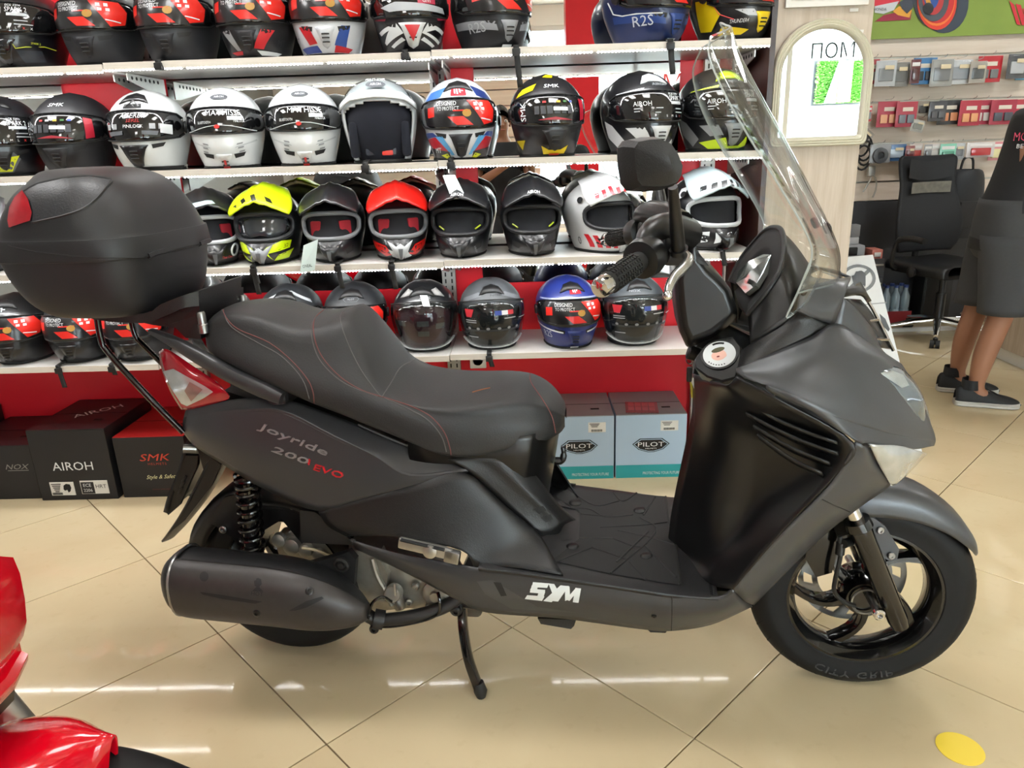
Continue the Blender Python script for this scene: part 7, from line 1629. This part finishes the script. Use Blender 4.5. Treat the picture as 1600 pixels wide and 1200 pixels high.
def ppatch(h, pts, m, name='peak_graphic'):
    v2, fs = poly_tri([(x*1000, z*1000) for x, z in pts], 12); out = []
    for x, z in v2:
        q = h.peak.ray_cast(Vector((x/1000, -.6, z/1000+.12)), Vector((0, 1, -.28)).normalized())
        if q[0] is None: q = (h.peak.find_nearest(Vector((x/1000, -.2, z/1000)))[0],)
        out.append(q[0]+Vector((0, -.0058, .0040)))
    MB().add(out, fs).build(name, m, h.pk, True)
h = cross(-18, 12, 'black motocross helmet with silver peak half hidden behind the top case', '17181b', '8d9094', liner='5a1a20', scale=1.0)
h = cross(327, 24, 'black and white motocross helmet with a round white emblem behind the top case', '15161a', '17181c', 'c9ccd0', '8c1c24', scale=.97); ppatch(h, [(-.05, .235), (.02, .24), (.03, .225), (-.04, .215)], C('8fa0a0', .3)); MB().tube([h.Q(48+9*math.cos(q), .20+.075*math.sin(q), .003) for q in [2*math.pi*k/18 for k in range(18)]], .004, 6, closed=True).build('emblem', W_, h.root); h.text('Race is The Own', 20, .12, .010, C('c83030'), .003); h.patch('graphic', [(60, .78), (90, .80), (96, .60), (70, .62)], C('b9c0c0', .3), .0013)
h = cross(423, 4, 'neon yellow motocross helmet with dark goggles', '17181a', 'd4ee12', '2a2c2e', '0f1116', '9a9da0', scale=1.0); h.patch('goggle_lens', [(-54, .48), (-46, .62), (-20, .66), (20, .66), (46, .62), (54, .48), (40, .38), (14, .37), (0, .40), (-14, .37), (-40, .38)], mat('goggle_smoke', '2c3034', .06, coat=.6), .0005, thick=.003); h.patch('graphic', [(-60, .30), (-40, .31), (-16, .24), (-10, .20), (-30, .06), (-20, .16), (-60, .20)], C('d4ee12', .3, .3), .0018, sym=True); h.patch('graphic', [(-70, .18), (-40, .13), (-30, .05), (-60, .06)], C('d4ee12', .3, .3), .0018, sym=True); h.text('V2', 50, .245, .014, K_, .004, bold=.03)
for pts in ([(-.06, .235), (-.045, .245), (-.03, .225), (-.045, .215)], [(-.02, .25), (.0, .252), (.01, .225), (-.005, .22)], [(.03, .245), (.05, .235), (.06, .215), (.04, .222)], [(-.09, .215), (-.075, .222), (-.07, .205)]): ppatch(h, pts, K_)
h.strap(-.01, .06); h.strap(-.012, .10, False)
h = cross(523, 6, 'plain black motocross helmet with a red lining and a paper tag', '121316', '141518', '77797c', '8c1420', scale=.97); tg_ = MB().prism([(-.085, -.235, .075), (-.030, -.24, .095), (-.050, -.265, -.012), (-.105, -.262, -.022)], (0, .001, 0)).build('paper_tag', C('c3d2cc', .6), h.root, False); t_ = MB(); text_on(t_, K_, "O'NEAL", (-.075, -.2645, .005), (1, -.02, .12), (-.2, -.2, 1), .012, .0015, bold=.03, width=.034); t_.build('tag_lettering', None, tg_, False); h.strap(.05, .09)
h = cross(622, 10, 'red motocross helmet with a red lining and a white mouthpiece', '16171a', 'd21a12', '77797c', '8c1420', 'c9ccce', scale=.97); ptext(h, "O'NEAL", .0, .224, .010, C('e8503a'), .036); h.patch('graphic', [(-70, .27), (-34, .22), (-22, .10), (-40, .06), (-74, .18)], C('d21a12', .3, .3), .0016, sym=True); h.patch('graphic', [(14, .16), (30, .06), (12, .02)], W_, .0018); h.patch('graphic', [(-30, .17), (-14, .13), (-8, .03), (-24, .06)], W_, .0018); h.text("O'NEAL", -54, .205, .010, K_, .003, bold=.03); h.patch('graphic', [(-40, .80), (40, .80), (46, .70), (0, .74), (-46, .70)], C('3a1216', .3), .0014); h.strap(0, .10)
for cx, yw, lb in ((722, 0, 'black motocross helmet with white brow letters and a hanging price tag'), (829, 4, 'black motocross helmet with white brow letters beside the red-striped one')):
    h = cross(cx, yw, lb, '141518', '16171a', '1c1d20', '14161c', '1e1f23', scale=.97); ptext(h, 'AIROH', .0, .228, .013, W_, .046)
    for sg in (-1, 1): MB().tube([h.Q(sg*a, b, .003) for a, b in ((4, .22), (14, .16), (12, .06), (4, .03))], .0014, 5).build('silver_line', C('8d9094', .3), h.root); MB().tube([h.Q(sg*44, .44, -.008), h.Q(sg*34, .40, -.012)], .003, 5).build('lime_tab', C('b8c832'), h.root)
    h.text('AIROH', 40, .12, .009, C('9a9da0'), .003, rot=-.9)
    if cx == 722: tg_ = MB().prism([(-.05, -.15, .30), (-.005, -.15, .30), (.035, -.165, .215), (-.02, -.165, .215)], (0, .001, 0)).build('price_tag', C('c9d6d2', .5), h.root, False)
h = cross(934, 24, 'white motocross helmet with red stripes behind the scooter mirror', 'd8d9d8', 'd6d7d6', '1c1d20', '14161c', 'd0d2d2', scale=.97); ptext(h, 'AIROH', .03, .228, .012, K_, .042)
for k in range(5): ppatch(h, [(-.085+k*.022, .245-.010*abs(k-2)), (-.073+k*.022, .247-.010*abs(k-2)), (-.078+k*.022, .205), (-.090+k*.022, .203)], C('c21c28', .3))
for k in range(4): h.patch('graphic', [(-70+k*14, .26-.01*k), (-62+k*14, .26-.01*k), (-56+k*13, .08), (-64+k*13, .08)], C('c21c28', .3), .0016)
h.patch('graphic', [(10, .24), (36, .25), (40, .10), (16, .08)], C('c8141e', .3), .0016); h.text('0', -80, .16, .03, K_, .003, bold=.02)
h = cross(1097, 16, 'black and white patterned motocross helmet seen through the windscreen edge', '17181b', 'b4c4c8', 'c4c7ca', '15161a', '1b1c1f', scale=1.0); ptext(h, "O'NEAL", .02, .224, .010, W_, .034)
for k in range(6): ppatch(h, [(-.08+k*.03, .243-.004*abs(k-3)), (-.062+k*.03, .246-.004*abs(k-3)), (-.07+k*.03, .215), (-.088+k*.03, .213)], K_)
for k in range(5): h.patch('graphic', [(-66+k*20, .25-.005*k), (-54+k*20, .26-.005*k), (-62+k*20, .12), (-72+k*20, .10)], W_, .0016, sym=False)
h.patch('graphic', [(-80, .80), (-64, .84), (-66, .70), (-82, .66)], W_, .0014, sym=True); h.text('RIDE', -8, .05, .010, C('c03030'), .008); h.strap(.03, .05, False)
# ---------------- lowest shelf
h = mt_base(34, 3, 10, 'glossy black full-face helmet with a wide red visor sticker, first on the lowest shelf', '0f1012'); h.chin(K_); logo_mt(h, -4, .80)
h = mt_base(128, 3, 10, 'glossy black helmet with white side flash and a long chin strap under the top case', '1a1c1f'); h.chin(K_); h.patch('graphic', [(-96, .70), (-60, .80), (-40, .90), (-80, .86)], C('9aa4a6', .3), .0013); h.patch('graphic', [(-90, .34), (-50, .30), (-56, .24), (-92, .26)], W_, .0013); h.strap(-.02, .085)
h = mt_base(219, 3, 8, 'glossy black helmet with a red visor sticker behind the rack struts', '17181a'); h.chin(K_); h.strap(-.05, .04)
h = mt_base(345, 3, 6, 'matt charcoal helmet with a small brow emblem behind the seat tail', '2a2d30', rough=.5, coat=0); h.chin(K_); logo_mt(h, -6, .84)
h = mt_base(456, 3, 6, 'matt charcoal helmet with a pale grey crown band behind the pillion seat', '25282b', rough=.5, coat=0); h.chin(K_); logo_mt(h, -16, .83); h.patch('graphic', [(-60, .73), (-20, .86), (20, .885), (60, .74), (60, .79), (20, .925), (-20, .90), (-60, .78)], C('9ea2a4', .4), .0014)
def jet(cx, yaw, label, col, tint, **k):
    h = Helm('jet', cx, 3, yaw, label, col, **k).shell(jet_hole, mat('liner_'+tint, tint, .8, noise=.3)); top = [(x, .735-.07*(x/74)**2) for x in [74*(1-2*q/14) for q in range(15)]]; bot = [(x, .075+.10*(abs(x)/74)**3) for x in [-74+148*q/14 for q in range(15)]]
    h.v = h.patch('visor', top+bot, M_CVIS, .012, thick=.003, mx=9); MB().tube([h.Q(x, y, .012) for x, y in bot], .0026, 6).build('visor_edge', C('c4c8c8', .2, .4), h.v); MB().tube([h.Q(x, y, .012) for x, y in top], .0026, 6).build('visor_edge', M_RUB, h.v)
    for sg in (-1, 1): MB().lathe([(0, .018), (.006, .016), (.006, 0)], h.Q(sg*80, .56, .002), h.N(rad(sg*80), .56), 16).build('visor_pivot', M_BLACKP, h.root)
    h.crown(); return h
h = mt_base(557, 3, 6, 'matt black helmet with an engraved brow badge behind the scooter seat hump', '1d1f22', rough=.5, coat=0); h.chin(K_); h.patch('brow_badge', [(-16, .80), (-12, .83), (12, .83), (16, .80), (10, .77), (-10, .77)], C('55585b', .4), .0016); h.patch('brow_badge', [(-14, .80), (-11, .824), (11, .824), (14, .80), (9, .776), (-9, .776)], C('1d1f22', .5), .0022); h.text('PILOT', 0, .80, .008, C('9a9da0', .4), .003, bold=.04)
h = jet(664, 4, 'black open-face helmet with a long clear visor and silver crown vents', '15171a', '3a1420'); h.patch('crown_scoop', [(-50, .78), (-28, .82), (-24, .88), (-42, .90)], C('8d8c8a', .4), .004, sym=True, thick=.004); h.text('AXXIS', 6, .79, .010, C('a0a4a6', .3), .003, bold=.02, shear=.3); MB().prism([h.Q(-2, .80, .018), h.Q(10, .79, .018), h.Q(12, .66, .024), h.Q(2, .67, .024)], (0, .001, 0)).build('price_tag', W_, h.root, False)
for a, b in ((-40, .45), (0, .45), (30, .40), (0, .30)): h.patch('inner_sticker', [(a-9, b+.04), (a+9, b+.04), (a+9, b-.04), (a-9, b-.04)], C('4a4d50', .5), .004)
h = jet(767, 6, 'matt grey open-face helmet with a clear visor and a tricolour sticker beside the upright', '4a4d50', '14161a', rough=.5, coat=0); h.text('NOX', 8, .80, .010, C('1c1d1f', .3), .003, bold=.03, width=.04); h.patch('graphic', [(-70, .74), (-30, .84), (-20, .80), (-66, .69)], C('6d7074', .5), .0014, sym=True); h.strap(-.005, .05)
h2 = h
h = mt_base(886, 3, 8, 'blue full-face helmet with white lines and a red crown badge on the lowest shelf', '1c2c74', rough=.4); h.chin(C('1d2d6c', .4), 14); logo_mt(h, 6, .83, W_, C('c8202c', .3), .9); h.text('R2S', -58, .22, .026, C('c9ced8', .4), .0026, bold=.05, width=.055); h.patch('graphic', [(-92, .34), (-60, .31), (-22, .275), (-22, .255), (-60, .285), (-92, .31)], W_, .0016, sym=True); h.patch('graphic', [(-8, .06), (8, .06), (8, .03), (-8, .03)], W_, .006); h.patch('graphic', [(-76, .72), (-20, .745), (20, .745), (76, .72), (76, .70), (20, .725), (-20, .725), (-76, .70)], C('9aa4c4', .3), .0014)
h = jet(988, 6, 'charcoal open-face helmet with a clear visor and a tricolour sticker behind the handlebar grip', '333a3e', '14161a', rough=.45, coat=0); h.text('NOX', -10, .80, .010, C('8d9094', .3), .003, bold=.03, width=.04)
for hh_ in (h2, h):
    for k, c in enumerate(('2c3f8c', 'd8d9da', 'b82c34')): hh_.patch('tricolour_sticker', [(2+k*10, .60), (12+k*10, .60), (12+k*10, .54), (2+k*10, .54)], C(c, .4), .0155, parent=hh_.v)
    hh_.patch('tricolour_sticker', [(-48, .62), (-30, .62), (-34, .52), (-44, .52)], C('b3202c', .4), .0155, parent=hh_.v); hh_.patch('size_strip', [(-50, .36), (50, .36), (50, .33), (-50, .33)], C('2c2f33', .4), .0155, parent=hh_.v)
    for k in range(6): hh_.patch('size_dot', [(-40+k*16+3*math.cos(q*1.05), .37+.018*math.sin(q*1.05)) for q in range(6)], C('8d9094', .4), .0165, parent=hh_.v)
    for a, b in ((-46, .48), (-46, .45), (-46, .24), (16, .50), (44, .48)): hh_.patch('print_line', [(a, b+.008), (a+20, b+.008), (a+20, b-.004), (a, b-.004)], C('a9acb0', .5), .0155, parent=hh_.v)
